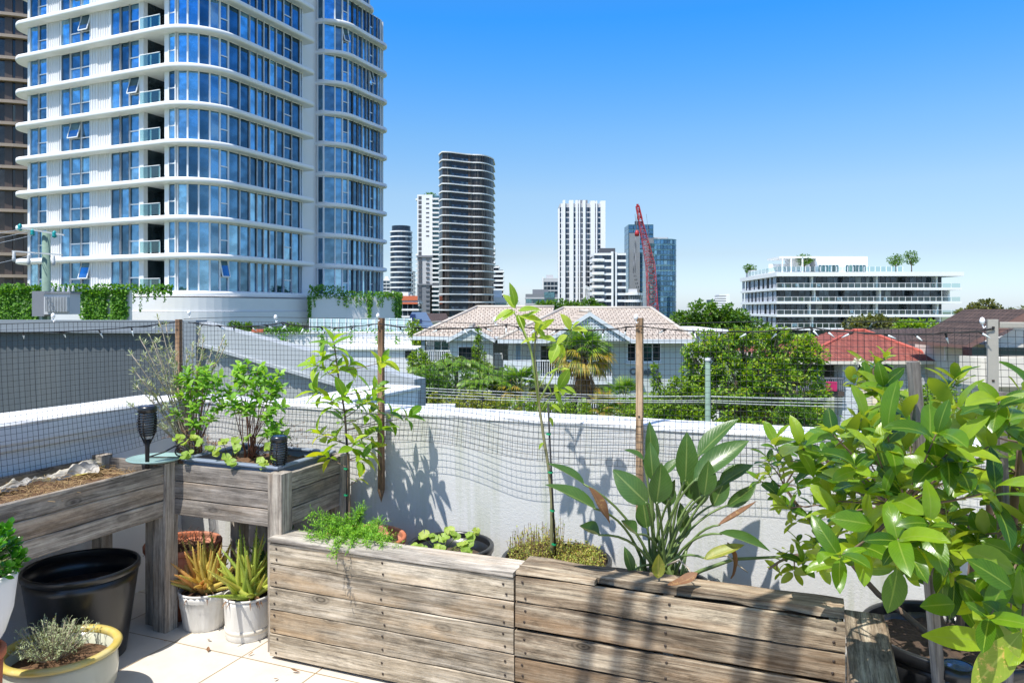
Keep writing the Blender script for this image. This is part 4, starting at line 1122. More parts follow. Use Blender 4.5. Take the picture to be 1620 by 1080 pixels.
# --- juniper-like trailing plant
random.seed(61)
JB = Vector((-2.06, 3.10, .46)); t = thing('juniper', 'feathery bright green juniper spilling over the left pallet plank', 'plant', tuple(JB)); tb = MB(); lb = MB()
for (u, v, d) in [(492,812,3.5),(500,832,3.45),(488,842,3.42),(512,850,3.36),(530,862,3.28),(528,875,3.2),(545,838,3.4),(560,850,3.35),(575,842,3.4),(590,852,3.3),(605,860,3.3),(566,812,3.6),(572,806,3.62),(600,825,3.5),(590,835,3.45),(615,848,3.4),(540,850,3.35),(520,838,3.42),(508,820,3.5),(555,862,3.28),(580,862,3.28),(625,865,3.3),(600,845,3.4),(532,822,3.5),(498,850,3.38),(552,820,3.55)]:
    p = P(u, v, d)-JB; path = bez(Vector((rnd(-.05, .05), rnd(-.05, .05), 0)), p*.5+Vector((0, 0, .05)), p, 10); tb.tube(path, .0022, 4)
    for i in range(2, 11):
        for k in range(8):
            o = rdir(); e = path[i]+o*rnd(.015, .038)+(path[i]-path[i-1]).normalized()*.02
            for m in range(7):
                q = path[i].lerp(e, m/6); dd = (o+rdir()*.9).normalized()
                lb.leaf(q, dd, UP, rnd(.010, .018), .0042, 0, .1, 1 if False else 2)
tb.build('stems', M['twig_green'], t); lb.build('foliage', M['fern'], t)

# --- sedum / ground plants
random.seed(62)
SBs = Vector((-1.057, 3.13, .48)); t = thing('ground_plants', 'low dry mixed weeds covering the soil around the tall sapling', 'plant', tuple(SBs)); lb = MB(); tb = MB()
for i in range(750):
    a = rnd(0, 6.28); r_ = .21*math.sqrt(random.random()); left = math.cos(a) < -.1
    b0 = Vector((r_*math.cos(a), r_*math.sin(a), 0)); h = rnd(.02, .06)*(2.6 if left and random.random() < .5 else 1)
    o = rdir(); o.z = 0; tip = b0+Vector((0, 0, h))+o*rnd(.005, .03)
    tb.tube([b0, b0.lerp(tip, .5)+o*.004, tip], .0009, 3, caps=False)
    for k in range(8): lb.leaf(b0.lerp(tip, rnd(.2, 1)), rdir()+UP*.4, UP, rnd(.009, .018), .006, .1, .1, 2)
tb.build('stems', M['dead_twig'], t); lb.build('foliage', M['sedum'], t)

# --- aloes
def aloe(label, base, n, L, seed, mat, hh):
    random.seed(seed); t = thing('aloe', label, 'aloe', base); b = MB()
    for i in range(n):
        a = i*2.4+rnd(-.3, .3); tilt = .12+1.05*(i/n)+rnd(-.1, .1); l = L*rnd(.7, 1.1)*(1-.25*(i/n))
        d = Vector((math.cos(a)*math.sin(tilt), math.sin(a)*math.sin(tilt), math.cos(tilt))); s0 = Vector((rnd(-.045, .045), rnd(-.045, .045), 0))
        w = rnd(.013, .019); path = [s0+d*l*k/7+Vector((0, 0, -(0.02 if i < n*.4 else .05)*math.sin(tilt)*(k/7)**2 + (.03*(k/7)**2 if i > n*.6 else 0))) for k in range(8)]
        b.tube(path, [w*(1-k/7.3)**.75 for k in range(8)], 6)
        sd = d.orthogonal().normalized()
        for k in range(1, 14):
            q = path[int(k/2)].lerp(path[min(7, int(k/2)+1)], (k % 2)/2)
            ww = w*(1-k/15)**.75
            for sgn in (-1, 1):
                c = sd*sgn; b.poly([q+c*ww*.9+d*.003, q+c*ww*.9-d*.003, q+c*(ww+.004)+d*.001])
    o = b.build('leaves', mat, t)
    b = MB()
    for i in range(16):
        a = rnd(0, 6.28); d = Vector((math.cos(a), math.sin(a), 0)); b.leaf(d*.07+Vector((0, 0, .01)), d+Vector((0, 0, .1)), UP, rnd(.05, .09), .008, .4, .8, 5)
    b.build('dry_leaves', M['dry_leaf'], t)
aloe('reddish tipped aloe spilling over the fluted pot', (-2.865, 2.93, .18), 70, .27, 3, M['aloe_red'], .3)
aloe('upright green spiny aloe in the smooth white pot', (-2.585, 2.925, .195), 54, .33, 4, M['aloe'], .3)
aloe('darker green aloe standing in the shade behind the two white pots', (-2.66, 3.22, .16), 20, .30, 6, M['aloe_dark'] if 'aloe_dark' in M else M.setdefault('aloe_dark', leafm('aloe_dark_leaf', (.04, .14, .02), (.06, .18, .03), None, .2, .4)), .3)
pot('plastic_pot', 'small dark pot in the shade behind the two white aloe pots', (-2.66, 3.22, 0), .10, .17, M['black_plastic'], soil=.02)
pot('plastic_pot', 'small black nursery pot in the shade left of the timber post', (-3.22, 3.25, 0), .09, .14, M['black_plastic'], soil=.03)
random.seed(14)
t = thing('dead_twigs', 'tangle of dead twigs in the shaded terracotta pot', 'dead plant', (-3.10, 3.02, .33)); b = MB()
for i in range(120):
    a = rnd(0, 6.28); s = Vector((rnd(-.12, .12), rnd(-.12, .12), 0)); d = rdir(); d.z = abs(d.z)*.7
    b.tube([s, s+d*.06, s+d*.10+rdir()*.03], .0014, 3)
b.build('twigs', M['dead_twig'], t)
# --- lavender
random.seed(63)
t = thing('lavender', 'bushy grey green lavender growing in the glazed bowl', 'plant', (-2.86, 2.11, .19)); lb = MB(); tb = MB()
for i in range(150):
    a = rnd(0, 6.28); k = math.sqrt(random.random()); d = Vector((math.cos(a)*k*.85, math.sin(a)*k*.85, 1-.45*k)).normalized(); L = rnd(.10, .155)
    s = Vector((math.cos(a)*k*.05, math.sin(a)*k*.05, 0)); tb.tube([s, s+d*L], [.0016, .0009], 4, caps=False)
    for j in range(15):
        q = s+d*L*(.30+.70*j/14); dd = (rdir()+d*.9).normalized(); lb.leaf(q, dd, UP, rnd(.012, .02), .0042, .1, .2, 2)
tb.build('stems', M['twig_grey'], t); lb.build('foliage', M['lavender'], t)
# --- jade
random.seed(64)
JD = Vector((-2.66, 1.66, .66)); t = thing('jade_plant', 'glossy dark green jade plant at the left edge', 'plant', tuple(JD)); lb = MB(); tb = MB()
for i in range(95):
    d = rdir(); d.z = d.z*.8+.55; p = Vector((d.x*.15, d.y*.15, .04+.125*d.z))*rnd(.75, 1.05); p.x += .03
    tb.tube(bez((0, 0, 0), p*.5+Vector((0, 0, .02)), p, 4), [.006, .005, .004, .003, .002], 5)
    rosette(lb, p, p.normalized()+UP*.4+rdir()*.3, 9, .030, .020, (.3, 1.4), .15, -.15, seg=4, shape=.62)
tb.build('stems', M['twig_green'], t); lb.build('foliage', M['jade'], t)
# ------------------------------------------------------------------ big white apartment tower
def rot_for(ex):      # yaw of an empty whose local x is the view-frame direction ex
    return math.atan2(ex[1], ex[0])+TH
TW = thing('apartment_tower', 'tall white tower with curved slab bands and blue glass, filling the upper left', 'apartment tower', tuple(C(-25.36, 60.56, 0)), rot_for((.917, -.399)))
LV = [2.8+3.1*k for k in range(12)]
def arc(cx, cy, r, a0, a1, n=10):
    return [(cx+r*math.cos(R(a0+(a1-a0)*i/n)), cy+r*math.sin(R(a0+(a1-a0)*i/n))) for i in range(n+1)]
def slabmesh(out, th, lip=.10):
    b = MB(); n = len(b.v)
    # rounded nose: three stacked rings
    def off(pts, d):
        k = len(pts); r = []
        for i in range(k):
            p0 = Vector((*pts[i-1], 0)); p1 = Vector((*pts[i], 0)); p2 = Vector((*pts[(i+1) % k], 0))
            t = (p2-p0); t.normalize(); nn = Vector((t.y, -t.x, 0)); r.append((p1.x-nn.x*d, p1.y-nn.y*d))
        return r
    rings = [(off(out, .16), 0), (off(out, .04), .03), (out, .12), (out, th-.12), (off(out, .05), th-.03), (off(out, .16), th)]
    k = len(out)
    for pts, z in rings: b.v += [(x, y, z) for x, y in pts]
    for q in range(len(rings)-1):
        for i in range(k):
            j = (i+1) % k
            b.face((q*k+i, q*k+j, (q+1)*k+j, (q+1)*k+i), 0, None, True)
    b.face(tuple(reversed(range(k)))); b.face(tuple((len(rings)-1)*k+i for i in range(k)))
    return b
sl1 = [(-22.9, 3.5)] + arc(-20.6, 1.4, 2.3, 180, 262, 8) + [(-19.3, -.85)] + arc(-3.4, 3.4, 4.25, 270, 360, 14) + [(.85, 13.2)] + arc(.35, 13.4, .5, 0, 90, 4) + [(-4, 13.9), (-4, 22), (-22.9, 22)]
sl2 = [(-3.2, 16.2), (-2.2, 16.2)] + arc(-.9, 18.9, 2.6, 285, 360, 8) + [(1.7, 24.6)] + arc(.2, 24.6, 1.5, 0, 80, 6) + [(-3.2, 26.1)]
sl2s = [(-3.2, 16.2), (-2.2, 16.2)] + arc(-.9, 18.9, 2.6, 285, 360, 8) + [(1.7, 22.0)] + arc(.2, 22.0, 1.5, 0, 80, 6) + [(-3.2, 23.5)]
s1 = slabmesh(sl1, .44); s2 = slabmesh(sl2, .42); s2b = slabmesh(sl2s, .42)
p1 = p2 = None
for i, z in enumerate(LV):
    if p1 is None:
        p1 = s1.build('floor_slab', M['stone_white'], TW, (0, 0, z-.22)); p2 = s2.build('floor_slab', M['stone_white'], TW, (0, 0, z-.22))
    else:
        for p in ((p1,) if i == 10 or i == 11 else (p1, p2)):
            o = p.copy(); COL.objects.link(o); o.parent = TW; o.location = (0, 0, z-.22)
        if i in (10, 11): s2b.build('floor_slab', M['stone_white'], TW, (0, 0, z-.22))
# inner volumes
b = MB(); b.box(-20.4, -6.35, .35, 20, 0, 38); b.box(-6.4, -.4, 3.2, 13.0, 0, 38); b.box(-12, -2.6, 12.9, 17.3, 0, 38); b.box(-12, -.5, 17.2, 21.5, 0, 38); b.box(-12, -.5, 21.4, 24.2, 0, 33.3)
b.build('core', M['panel_white'], TW)
b = MB(); b.box(-2.62, -.9, 13.3, 15.6, 2, 38); b.box(-2.62, -1.2, 15.5, 17.1, 2, 38); b.build('service_column', M['stone_white'], TW)
H = 3.1-.42
def bay(b, p, q, z0, z1, split=0, mull=.07, open_=0):
    """one glazed bay between plan points p and q: glass mat 0, frame mat 1"""
    p = Vector((*p, 0)); q = Vector((*q, 0)); d = (q-p); L = d.length; d.normalize(); n = Vector((d.y, -d.x, 0))
    f = mull
    def pane(za, zb, tilt=0.0):
        a = p+d*f*.5; c = q-d*f*.5; o = n*-.03
        t_ = n*tilt
        b.quad(a+o+Vector((0, 0, za))+t_, c+o+Vector((0, 0, za))+t_, c+o+Vector((0, 0, zb)), a+o+Vector((0, 0, zb)), 0)
        if tilt:
            for e in (a, c): b.tube([e+o+Vector((0, 0, za))+t_, e+o+Vector((0, 0, zb))], .05, 4, 1, smooth=False)
            b.tube([a+o+Vector((0, 0, za))+t_, c+o+Vector((0, 0, za))+t_], .06, 4, 1, smooth=False)
    if split:
        zm = z0+(z1-z0)*split
        pane(z0, zm-.04, .35 if open_ == 2 else 0); pane(zm+.04, z1, .40 if open_ == 1 else 0)
        a = p; c = q
        for (zz, hh) in ((zm, .05),):
            b.poly([a+n*.04+Vector((0, 0, zz-hh)), c+n*.04+Vector((0, 0, zz-hh)), c+n*.04+Vector((0, 0, zz+hh)), a+n*.04+Vector((0, 0, zz+hh))], 1)
    else: pane(z0, z1)
    for e in (p, q):
        a = e-d*f*.5; c = e+d*f*.5; o1 = n*.10; o0 = n*-.08
        b.poly([a+o1+Vector((0, 0, z0)), c+o1+Vector((0, 0, z0)), c+o1+Vector((0, 0, z1)), a+o1+Vector((0, 0, z1))], 1)
        b.poly([c+o1+Vector((0, 0, z0)), c+o0+Vector((0, 0, z0)), c+o0+Vector((0, 0, z1)), c+o1+Vector((0, 0, z1))], 1)
        b.poly([a+o0+Vector((0, 0, z0)), a+o1+Vector((0, 0, z0)), a+o1+Vector((0, 0, z1)), a+o0+Vector((0, 0, z1))], 1)
    for (zz, hh) in ((z0+.03, .05), (z1-.03, .05)):
        b.poly([p+n*.06+Vector((0, 0, zz-hh)), q+n*.06+Vector((0, 0, zz-hh)), q+n*.06+Vector((0, 0, zz+hh)), p+n*.06+Vector((0, 0, zz+hh))], 1)
def s_of(u):       # pixel column -> local x on the left facade
    k = (u-810)/1185
    return -20.66 + (-44.3-k*68.8)/(-k*.399-.917)
gm = [M['glass_blue'], M['frame_white']]
glass_mats = gm
random.seed(31)
def wins(xs, ks, y, z0, z1, opens):
    b = MB()
    for i in range(len(xs)-1): bay(b, (xs[i], y), (xs[i+1], y), z0, z1, ks[i], .10, opens.get(i, 0))
    return b
x48, x62, x76, x94 = map(s_of, (48, 62, 76, 95)); x97, x112, x129, x144 = map(s_of, (97, 112, 129, 144)); x155, x176, x191, x206, x222, x228, x268 = map(s_of, (155, 176, 191, 206, 222, 229, 268))
protoA = wins([x48, x62, x76], [0, .46], 0, 0, H, {}); protoB = wins([x97, x112, x129, x144], [0, .45, .45], 0, 0, H, {}); protoB2 = wins([x97, x112, x129, x144], [0, .45, .45], 0, 0, H, {1: 1}); protoB3 = wins([x97, x112, x129, x144], [0, .45, .45], 0, 0, H, {2: 1})
protoC = wins([x176, x191, x206, x222], [0, 0, .45], 0, 0, H, {}); protoC2 = wins([x176, x191, x206, x222], [0, 0, .45], 0, 0, H, {2: 1})
# panels and louvres
bp = MB()
def panel(b, xa, xb, y=0):
    n = max(2, int((xb-xa)/.28)); b.box(xa, xb, y-.02, y+.3, 0, H)
    for i in range(n+1): xx = xa+.04+(xb-xa-.08)*i/n; b.box(xx-.03, xx+.03, y-.07, y-.02, 0, H)
panel(bp, x76+.06, x94-.03)
bp2 = MB(); panel(bp2, x155+.03, x176-.06); bp3 = MB(); bp3.box(x222+.06, x228, -.12, .3, 0, H); bp4 = MB(); bp4.box(x48-.35, x48-.06, -.02, .3, 0, H)
bl = MB()
for i in range(4): xx = x144+.12+(x155-x144-.15)*i/3.3; bl.box(xx, xx+.13, -.10, .05, 0, H, 0)
bl.box(x144+.06, x155+.02, .06, .3, 0, H, 1); bl.box(x94, x97-.06, .1, .3, 0, H, 1)
# bay curve: from balcony edge round to the right facade
pc = [(x268, 0)]; k0 = x268
curve = [(x268, 0), (x268+.75, 0)] + arc(-3.2, 3.2, 3.2, 270, 360, 6) + [(0, 4.5), (0, 5.7), (0, 6.6), (0, 7.45), (0, 8.2), (0, 9.1), (0, 10.1), (0, 11.2), (0, 12.4), (0, 12.75)]
curve = [p for i, p in enumerate(curve) if i != 2 or abs(p[0]-curve[1][0]) > .4]
def curvemesh(opens):
    b = MB()
    for i in range(len(curve)-1):
        sp = .46 if i == 0 or i in (7, len(curve)-4) else 0
        bay(b, curve[i], curve[i+1], 0, H, sp, .10, opens.get(i, 0))
    b.box(x268-.5, x268-.03, -.05, .3, 0, H, 1)
    return b
cv = curvemesh({}); cv2 = curvemesh({7: 1}); 
c2 = [(-1.0, 16.45), (-.35, 16.55)] + arc(-1.4, 18.9, 2.3, 300, 360, 3)[1:] + [(.9, 19.7), (.9, 20.6), (.9, 21.4), (.9, 22.1), (.9, 22.7), (.9, 23.4), (.9, 24.3)] + arc(-.5, 24.9, 1.4, 0, 60, 2)
def c2mesh(opens, m=99):
    b = MB(); b.box(-2.5, -1.08, 16.5, 16.8, 0, H, 1)
    for i in range(min(len(c2)-1, m)): bay(b, c2[i], c2[i+1], 0, H, .46 if i in (3, 9) else 0, .10, opens.get(i, 0))
    return b
cc = c2mesh({}); cc2 = c2mesh({3: 1}); cc3 = c2mesh({9: 1})
shared = {}
def put(key, mb, name, mats, z):
    if key not in shared:
        shared[key] = mb.build(name, mats, TW, (0, 0, z))
    else:
        o = shared[key].copy(); COL.objects.link(o); o.parent = TW; o.location = (0, 0, z)
bd = MB()   # balcony: back doors, side walls, rail
bd.box(x228+.02, x268-.5, 2.9, 3.1, 0, H, 0)
bd.box(x228+.4, x228+.5, 2.84, 2.9, 0, H, 1); bd.box(-4.9, -4.8, 2.84, 2.9, 0, H, 1); bd.box(x268-.6, x268-.5, .3, 3.1, 0, H, 1); bd.box(x228-.02, x228+.02, .3, 3.0, 0, H, 0)
br = MB(); br.box(x228+.03, x268-.52, -.50, -.48, .12, 1.05, 0); br.box(x228+.03, x268-.52, -.53, -.45, 1.05, 1.10, 1)
for xx in (x228+1.2, x228+2.2): br.box(xx-.04, xx+.04, -.47, -.39, 0, 1.0, 1)
for i, z in enumerate(LV):
    z = z+.21
    put('A', protoA, 'window', gm, z)
    put('B%d' % (0 if i in (1, 3, 5) else 2 if i in (4, 8) else 3 if i in (0, 7) else 0), {0: protoB, 2: protoB2, 3: protoB3}[0 if i in (1, 3, 5) else 2 if i in (4, 8) else 3 if i in (0, 7) else 0], 'window', gm, z)
    put('C%d' % (i == 5), protoC2 if i == 5 else protoC, 'window', gm, z)
    put('P', bp, 'wall_panel', M['panel_white'], z); put('P2', bp2, 'wall_panel', M['panel_white'], z); put('P3', bp3, 'pier', M['panel_white'], z); put('P4', bp4, 'pier', M['panel_white'], z); put('L', bl, 'louvre', [M['frame_white'], M['dgrey']], z)
    put('BD', bd, 'balcony_door', [M['glass_dark'], M['frame_white']], z); put('BR', br, 'balcony_rail', [M['balustrade'], M['frame_white']], z)
    put('CV%d' % (i == 0), cv2 if i == 0 else cv, 'curved_window', gm, z)
    if i < 10: put('CC%d' % (2 if i == 8 else 3 if i == 7 else 0), cc2 if i == 8 else cc3 if i == 7 else cc, 'curved_window', gm, z)
    else:
        if 'CS' not in shared: cs = c2mesh({}, 9)
        put('CS', cs if 'CS' not in shared else None, 'curved_window', gm, z)
# left end balustrades
lb_ = MB(); lb_.box(-22.3, -21.1, 1.2, 1.23, 0, 1.2, 0); 
for z in LV: put('LE', lb_, 'balcony_rail', [M['balustrade']], z+.21)

# podium
PD = thing('podium_building', 'white podium with planted terraces under the big tower', 'building', tuple(C(-25.36, 60.56, GZ)), rot_for((.917, -.399)))
def Lz(z): return z-GZ
b = MB()
pod = [(-7.5, -1.2)] + arc(-3.4, 3.4, 4.6, 270, 360, 12) + [(1.2, 15.2), (-4, 15.2), (-4, 6), (-7.5, 6)]
b.prism(pod, Lz(1.35), Lz(2.5)); 
pod2 = [(-7.5, -1.32)] + arc(-3.4, 3.4, 4.72, 270, 360, 12) + [(1.32, 15.3), (-4, 15.3), (-4, 6), (-7.5, 6)]
b.prism(pod2, Lz(.05), Lz(1.33)); b.build('band', M['panel_white'], PD)
b = MB(); b.box(-24, -7.52, -1.5, -1.2, Lz(.1), Lz(2.3)); b.box(-24, -7.52, -1.2, 4, Lz(.1), Lz(.3)); b.box(-24, -7.52, -1.62, -1.3, Lz(.1), Lz(.95)); b.build('terrace_wall', M['panel_white'], PD)
b = MB(); b.box(-24, -2.8, 2.4, 2.9, 0, Lz(.06)); b.build('undercroft', M['grey_panel'], PD)
b = MB()
for i in range(7): b.box(-24, -6, 2.2, 2.39, Lz(-.55-i*.42), Lz(-.40-i*.42))
b.build('louvre', M['dgrey'], PD)
for x in (-18, -12.5, -6.6): b = MB(); b.box(x-.6, x+.6, .3, 1.5, 0, Lz(.06)); b.build('column', M['panel_white'], PD)
b = MB(); b.box(-2.6, .9, 3.0, 15.4, 0, Lz(.04)); b.build('corrugated_wall', M['corr_far'], PD)
# planter terrace right: white wall with hanging plants, curving away
PT = thing('terrace_planter', 'white curved terrace wall with trailing green plants, right of the tower base', 'planter wall', tuple(C(-14, 74, GZ)), TH)
def X(u, D): return (u-U0)/F*D
def Zv(v, D): return EYE-(v-V0)/F*D
w = [(X(489, 70), 70), (X(510, 71), 71), (X(550, 72.5), 72.5), (X(600, 74), 74), (X(628, 76), 76), (X(634, 79), 79), (X(630, 88), 88), (X(500, 88), 88), (X(487, 76), 76)]
b = MB(); b.prism(w, Lz(.25), Lz(2.75)); b.build('wall', M['panel_white'], PT, (14, -74, 0))
b = MB(); b.prism([(x*.985-.3, y+1.0) for x, y in w], Lz(-.15), Lz(.24)); b.build('soffit', M['soffit'], PT, (14, -74, 0))
def hang(b, p, L, dens, r, w=.22, n=None):
    k = int(L*dens)
    for i in range(k):
        t_ = random.random(); q = Vector(p)+Vector((rnd(-w, w)*(1-.4*t_), rnd(-.14, .02), -L*t_))
        b.leaf(q, rdir()+Vector((0, -.6, -.3)), C(0, -1, .5), rnd(.7, 1.3)*r, r*.75, .1, .2, 2)
random.seed(71); b = MB()
for i in range(1500):
    k = random.random(); j = min(4, int(k*5)); f = k*5-j; x = w[j][0]*(1-f)+w[j+1][0]*f; y = w[j][1]*(1-f)+w[j+1][1]*f
    hgt = rnd(-.1, .45)*(1.0+(k < .35)*1.2)
    b.leaf((x+rnd(-.2, .2), y+rnd(-.25, .5), Lz(2.75)+hgt), rdir()+UP*.5, rdir(), rnd(.16, .30), .15, .1, .2, 2)
for i in range(34):
    k = random.random()**.6; j = min(4, int(k*5)); f = k*5-j; x = w[j][0]*(1-f)+w[j+1][0]*f; y = w[j][1]*(1-f)+w[j+1][1]*f
    hang(b, (x, y-.05, Lz(2.8)), rnd(.5, 1.1) if k < .75 else rnd(1.4, 2.4), 26 if k < .8 else 50, .16, .10)
for (x, y, L) in ((w[0][0]+.1, 69.9, 2.6), ((X(585, 73.5)), 73.4, 2.4), (w[4][0], 75.9, 2.8), (w[4][0]+.2, 76.5, 2.9), (w[5][0], 78, 2.9)): hang(b, (x, y, Lz(2.8)), L, 110, .17, .18)
b.build('trailing_plants', M['vine'], PT, (14, -74, 0), kind='stuff')

# vine covered wall at left, in front of the tower foot
VN = thing('vine_wall', 'pale terrace wall draped in bright green hanging vines, below the tower at left', 'planter wall', tuple(C(-35, 57, GZ)), TH)
b = MB(); b.box(X(-40, 57), X(205, 57), 57, 57.4, Lz(-1.6), Lz(3.0)); b.build('wall', M['panel_white'], VN, (35, -57, 0))
b = MB(); random.seed(72)
for i in range(1500):
    u = rnd(-30, 275); D = 56.9 if u < 205 else 58.5; b.leaf((X(u, D), D-rnd(0, .4), Lz(3.05)+rnd(-.35, .32)), rdir()+UP*.3, rdir(), rnd(.18, .34), .18, .1, .2, 2)
for i in range(190):
    u = rnd(-30, 62) if i < 120 else (rnd(132, 168) if i < 160 else rnd(180, 200)); hang(b, (X(u, 56.9), 56.85, Lz(3.0)), rnd(1.6, 2.9) if i < 120 else rnd(2.2, 2.7), 16, .24, .25)
b.build('trailing_plants', M['vine'], VN, (35, -57, 0), kind='stuff')
# dangling strands on the tower terrace wall
b = FB(X(235, 59), 59, 0)
for u in (208, 214, 224, 235, 247, 262): 
    hang(b, (X(u, 59.0), 58.9, Zv(462, 59)+.2), rnd(.6, 1.9), 26, .15, .06)
b.build('trailing_vines', M['vine'], None, tuple(C(X(235, 59), 59, 0)), label='thin vine strands dangling over the white terrace wall under the tower', cat='vine').rotation_euler = (0, 0, TH)

# bronze tower at far left
def ell(cx, cy, rx, ry, a0, a1, n): return [(cx+rx*math.cos(R(a0+(a1-a0)*i/n)), cy+ry*math.sin(R(a0+(a1-a0)*i/n))) for i in range(n+1)]
BT = thing('apartment_tower', 'brown tower with bronze bands and dark glass, cut off by the left edge', 'apartment tower', tuple(C(X(-60, 100), 100, 0)), TH)
out = ell(0, 12, 14, 11, 180, 360, 26)+[(14, 22), (-14, 22)]
sb = MB(); sb.prism(ell(0, 12, 14.7, 11.7, 180, 360, 30)+[(14.7, 22), (-14.7, 22)], 0, .40)
body = MB(); pts = ell(0, 12, 14, 11, 180, 360, 34)
for i in range(34):
    bay(body, pts[i], pts[i+1], 0, 3.0, 0, .16 if i % 3 else .9)
z = -6; pr = None
kk = 0
while z < 46:
    if pr is None: pr = (sb.build('floor_band', M['bronze'], BT, (0, 0, z)), body.build('window_band', [M['glass_bronze'], M['brown_panel']], BT, (0, 0, z+.38)))
    else:
        for p in pr:
            o = p.copy(); COL.objects.link(o); o.parent = BT; o.location = (0, 0, z+(.38 if p is pr[1] else 0))
    z += 2.95
b = MB(); b.prism(ell(0, 12, 13.3, 10.3, 180, 360, 20)+[(13.3, 21), (-13.3, 21)], -6, 46); b.build('core', M['brown_panel'], BT)
# ------------------------------------------------------------------ distant city (metres; D = distance)
def bx(b, x0, x1, y0, y1, z0, z1, m=0): b.box(x0, x1, y0, y1, z0, z1, m)
def city(name, label, u, D, yaw=0.0, cat='tower'):
    t = thing(name, label, cat, tuple(C((u-U0)/F*D, D, GZ)), TH+yaw); return t
def px(D): return D/F
def zl(v, D): return EYE-(v-V0)/F*D-GZ
def bandtower(t, w, dp, H, fh, slab, wall, glass, over=.6, n=10, shape='box', mull=2.2, slabh=.9, roof=1.5, rails=True):
    """shared builder: glazed body with a slab per storey, mullions, roof plant"""
    def outl(o):
        if shape == 'box': return [(-w/2-o, -o), (w/2+o, -o), (w/2+o, dp+o), (-w/2-o, dp+o)]
        if shape == 'round': return [((w/2+o)*math.cos(R(a)), dp/2+(dp/2+o)*math.sin(R(a))) for a in range(180, 540, 15)]
        if shape == 'bow': return ell(0, dp*.35, w/2+o, dp*.35+o, 180, 360, 14)+[(w/2+o, dp), (-w/2-o, dp)]
    o0 = outl(0); b = MB(); b.prism(o0, 0, H); b.build('core', wall, t)
    nf = int(H/fh); b = MB()
    og = outl(.12)
    for i in range(nf):
        z = i*fh+slabh
        for j in range(len(og)):
            p = Vector((*og[j], 0)); q = Vector((*og[(j+1) % len(og)], 0))
            if (p.y+q.y)/2 > dp*.8: continue
            L = (q-p).length; k = max(1, round(L/mull)); d = (q-p)/k
            for m in range(k):
                a = p+d*(m+.06); c = p+d*(m+.94)
                b.quad(a+Vector((0, 0, z)), c+Vector((0, 0, z)), c+Vector((0, 0, z+fh-slabh)), a+Vector((0, 0, z+fh-slabh)), 0)
    b.build('glazing', glass, t)
    pr = None; os_ = outl(over)
    for i in range(nf+1):
        if pr is None: b = MB(); b.prism(os_, 0, slabh*.8); pr = b.build('floor_slab', slab, t, (0, 0, 0))
        else: o = pr.copy(); COL.objects.link(o); o.parent = t; o.location = (0, 0, i*fh)
    b = MB(); b.box(-w*.28, w*.22, dp*.3, dp*.6, H, H+roof+slabh); b.build('plant_room', wall, t)
    return nf
# dark bronze curved tower
D = 296; t = city('city_tower', 'dark curved tower with thin cream bands, tallest of the distant towers left of centre', 736, D)
Wd = 85*px(D); H = zl(238, D)
def wavy(o=0.0):
    pts = []
    for i in range(25):
        k = i/24; x = -Wd/2+Wd*k
        y = 2.2-2.6*math.cos((k-.12)*math.pi*1.9)*(1 if k < .62 else 1)
        if k > .62: y = 2.2-2.6*math.cos(.5*math.pi*1.9) + 0.3+ 9*((k-.62)/.38)**3.2 - 2.4*math.sin((k-.62)/.38*math.pi/2)*0
        if k < .08: y += (.08-k)*60
        pts.append((x*(1+o*.05), y-o))
    return pts+[(Wd/2+o, 26), (-Wd/2-o, 26)]
b = MB(); b.prism(wavy(), 0, H-1); b.build('core', M['black_panel'], t)
gw = MB(); wv = wavy(.25)[:25]
fh = 12.45*px(D); nf = int(H/fh)
for j in range(24):
    p, q = Vector((*wv[j], 0)), Vector((*wv[j+1], 0)); d = (q-p)
    m = 0 if j > 13 or j < 5 else 2
    if j in (13, 8): m = 1
    off = Vector((0, 1.4, 0)) if 6 <= j <= 12 else Vector((0, 0, 0))
    for (f0, f1) in ((.06, .46), (.54, .94)):
        gw.quad(p+d*f0+off, p+d*f1+off, p+d*f1+off+Vector((0, 0, fh*.86)), p+d*f0+off+Vector((0, 0, fh*.86)), m)
rb = MB()
for j in range(6, 13):
    p, q = Vector((*wv[j], 0)), Vector((*wv[j+1], 0)); rb.quad(p, q, q+Vector((0, 0, fh*.34)), p+Vector((0, 0, fh*.34)))
sb = MB(); sb.prism(wavy(.7), 0, .45)
A = []
for i in range(nf+1):
    z = H-1-i*fh
    if z < 0: break
    if not A: A = [(sb.build('floor_slab', M['stone_white'], t, (0, 0, z)), 0)]
    else: o = A[0][0].copy(); COL.objects.link(o); o.parent = t; o.location = (0, 0, z)
    if i > 0:
        if len(A) < 3: A += [(gw.build('window_band', [M['glass_bronze'], M['brown_panel'], M['glass_dark']], t, (0, 0, z+.45)), .45), (rb.build('balcony_rail', M['glass_navy'], t, (0, 0, z+.45)), .45)]
        else:
            for p, dz in A[1:]: o = p.copy(); COL.objects.link(o); o.parent = t; o.location = (0, 0, z+dz)
# round blue tower with white slabs, far left
D = 520; t = city('city_tower', 'round dark blue tower with white floor rings, next to the big tower edge', 632, D)
bandtower(t, 34*px(D), 16, zl(364, D), 3.55, M['stone_white'], M['glass_navy'], M['glass_navy'], .5, shape='round', slabh=1.15)
b = MB(); b.prism([((15*px(D))*math.cos(R(a)), 8+7*math.sin(R(a))) for a in range(0, 360, 15)], zl(366, D), zl(356, D)); b.build('crown', M['glass_navy'], t)
t = city('city_tower', 'slim blue tower peeking out behind the round blue tower', 648, 620); bandtower(t, 10*px(620), 14, zl(430, 620), 3.4, M['lgrey_panel'], M['dgrey'], M['glass_navy'])
t = city('city_tower', 'small white tower between the big tower edge and the round blue tower', 611, 700); bandtower(t, 11*px(700), 12, zl(441, 700), 3.3, M['stone_white'], M['stone_white'], M['glass_deep'], .2, mull=3)
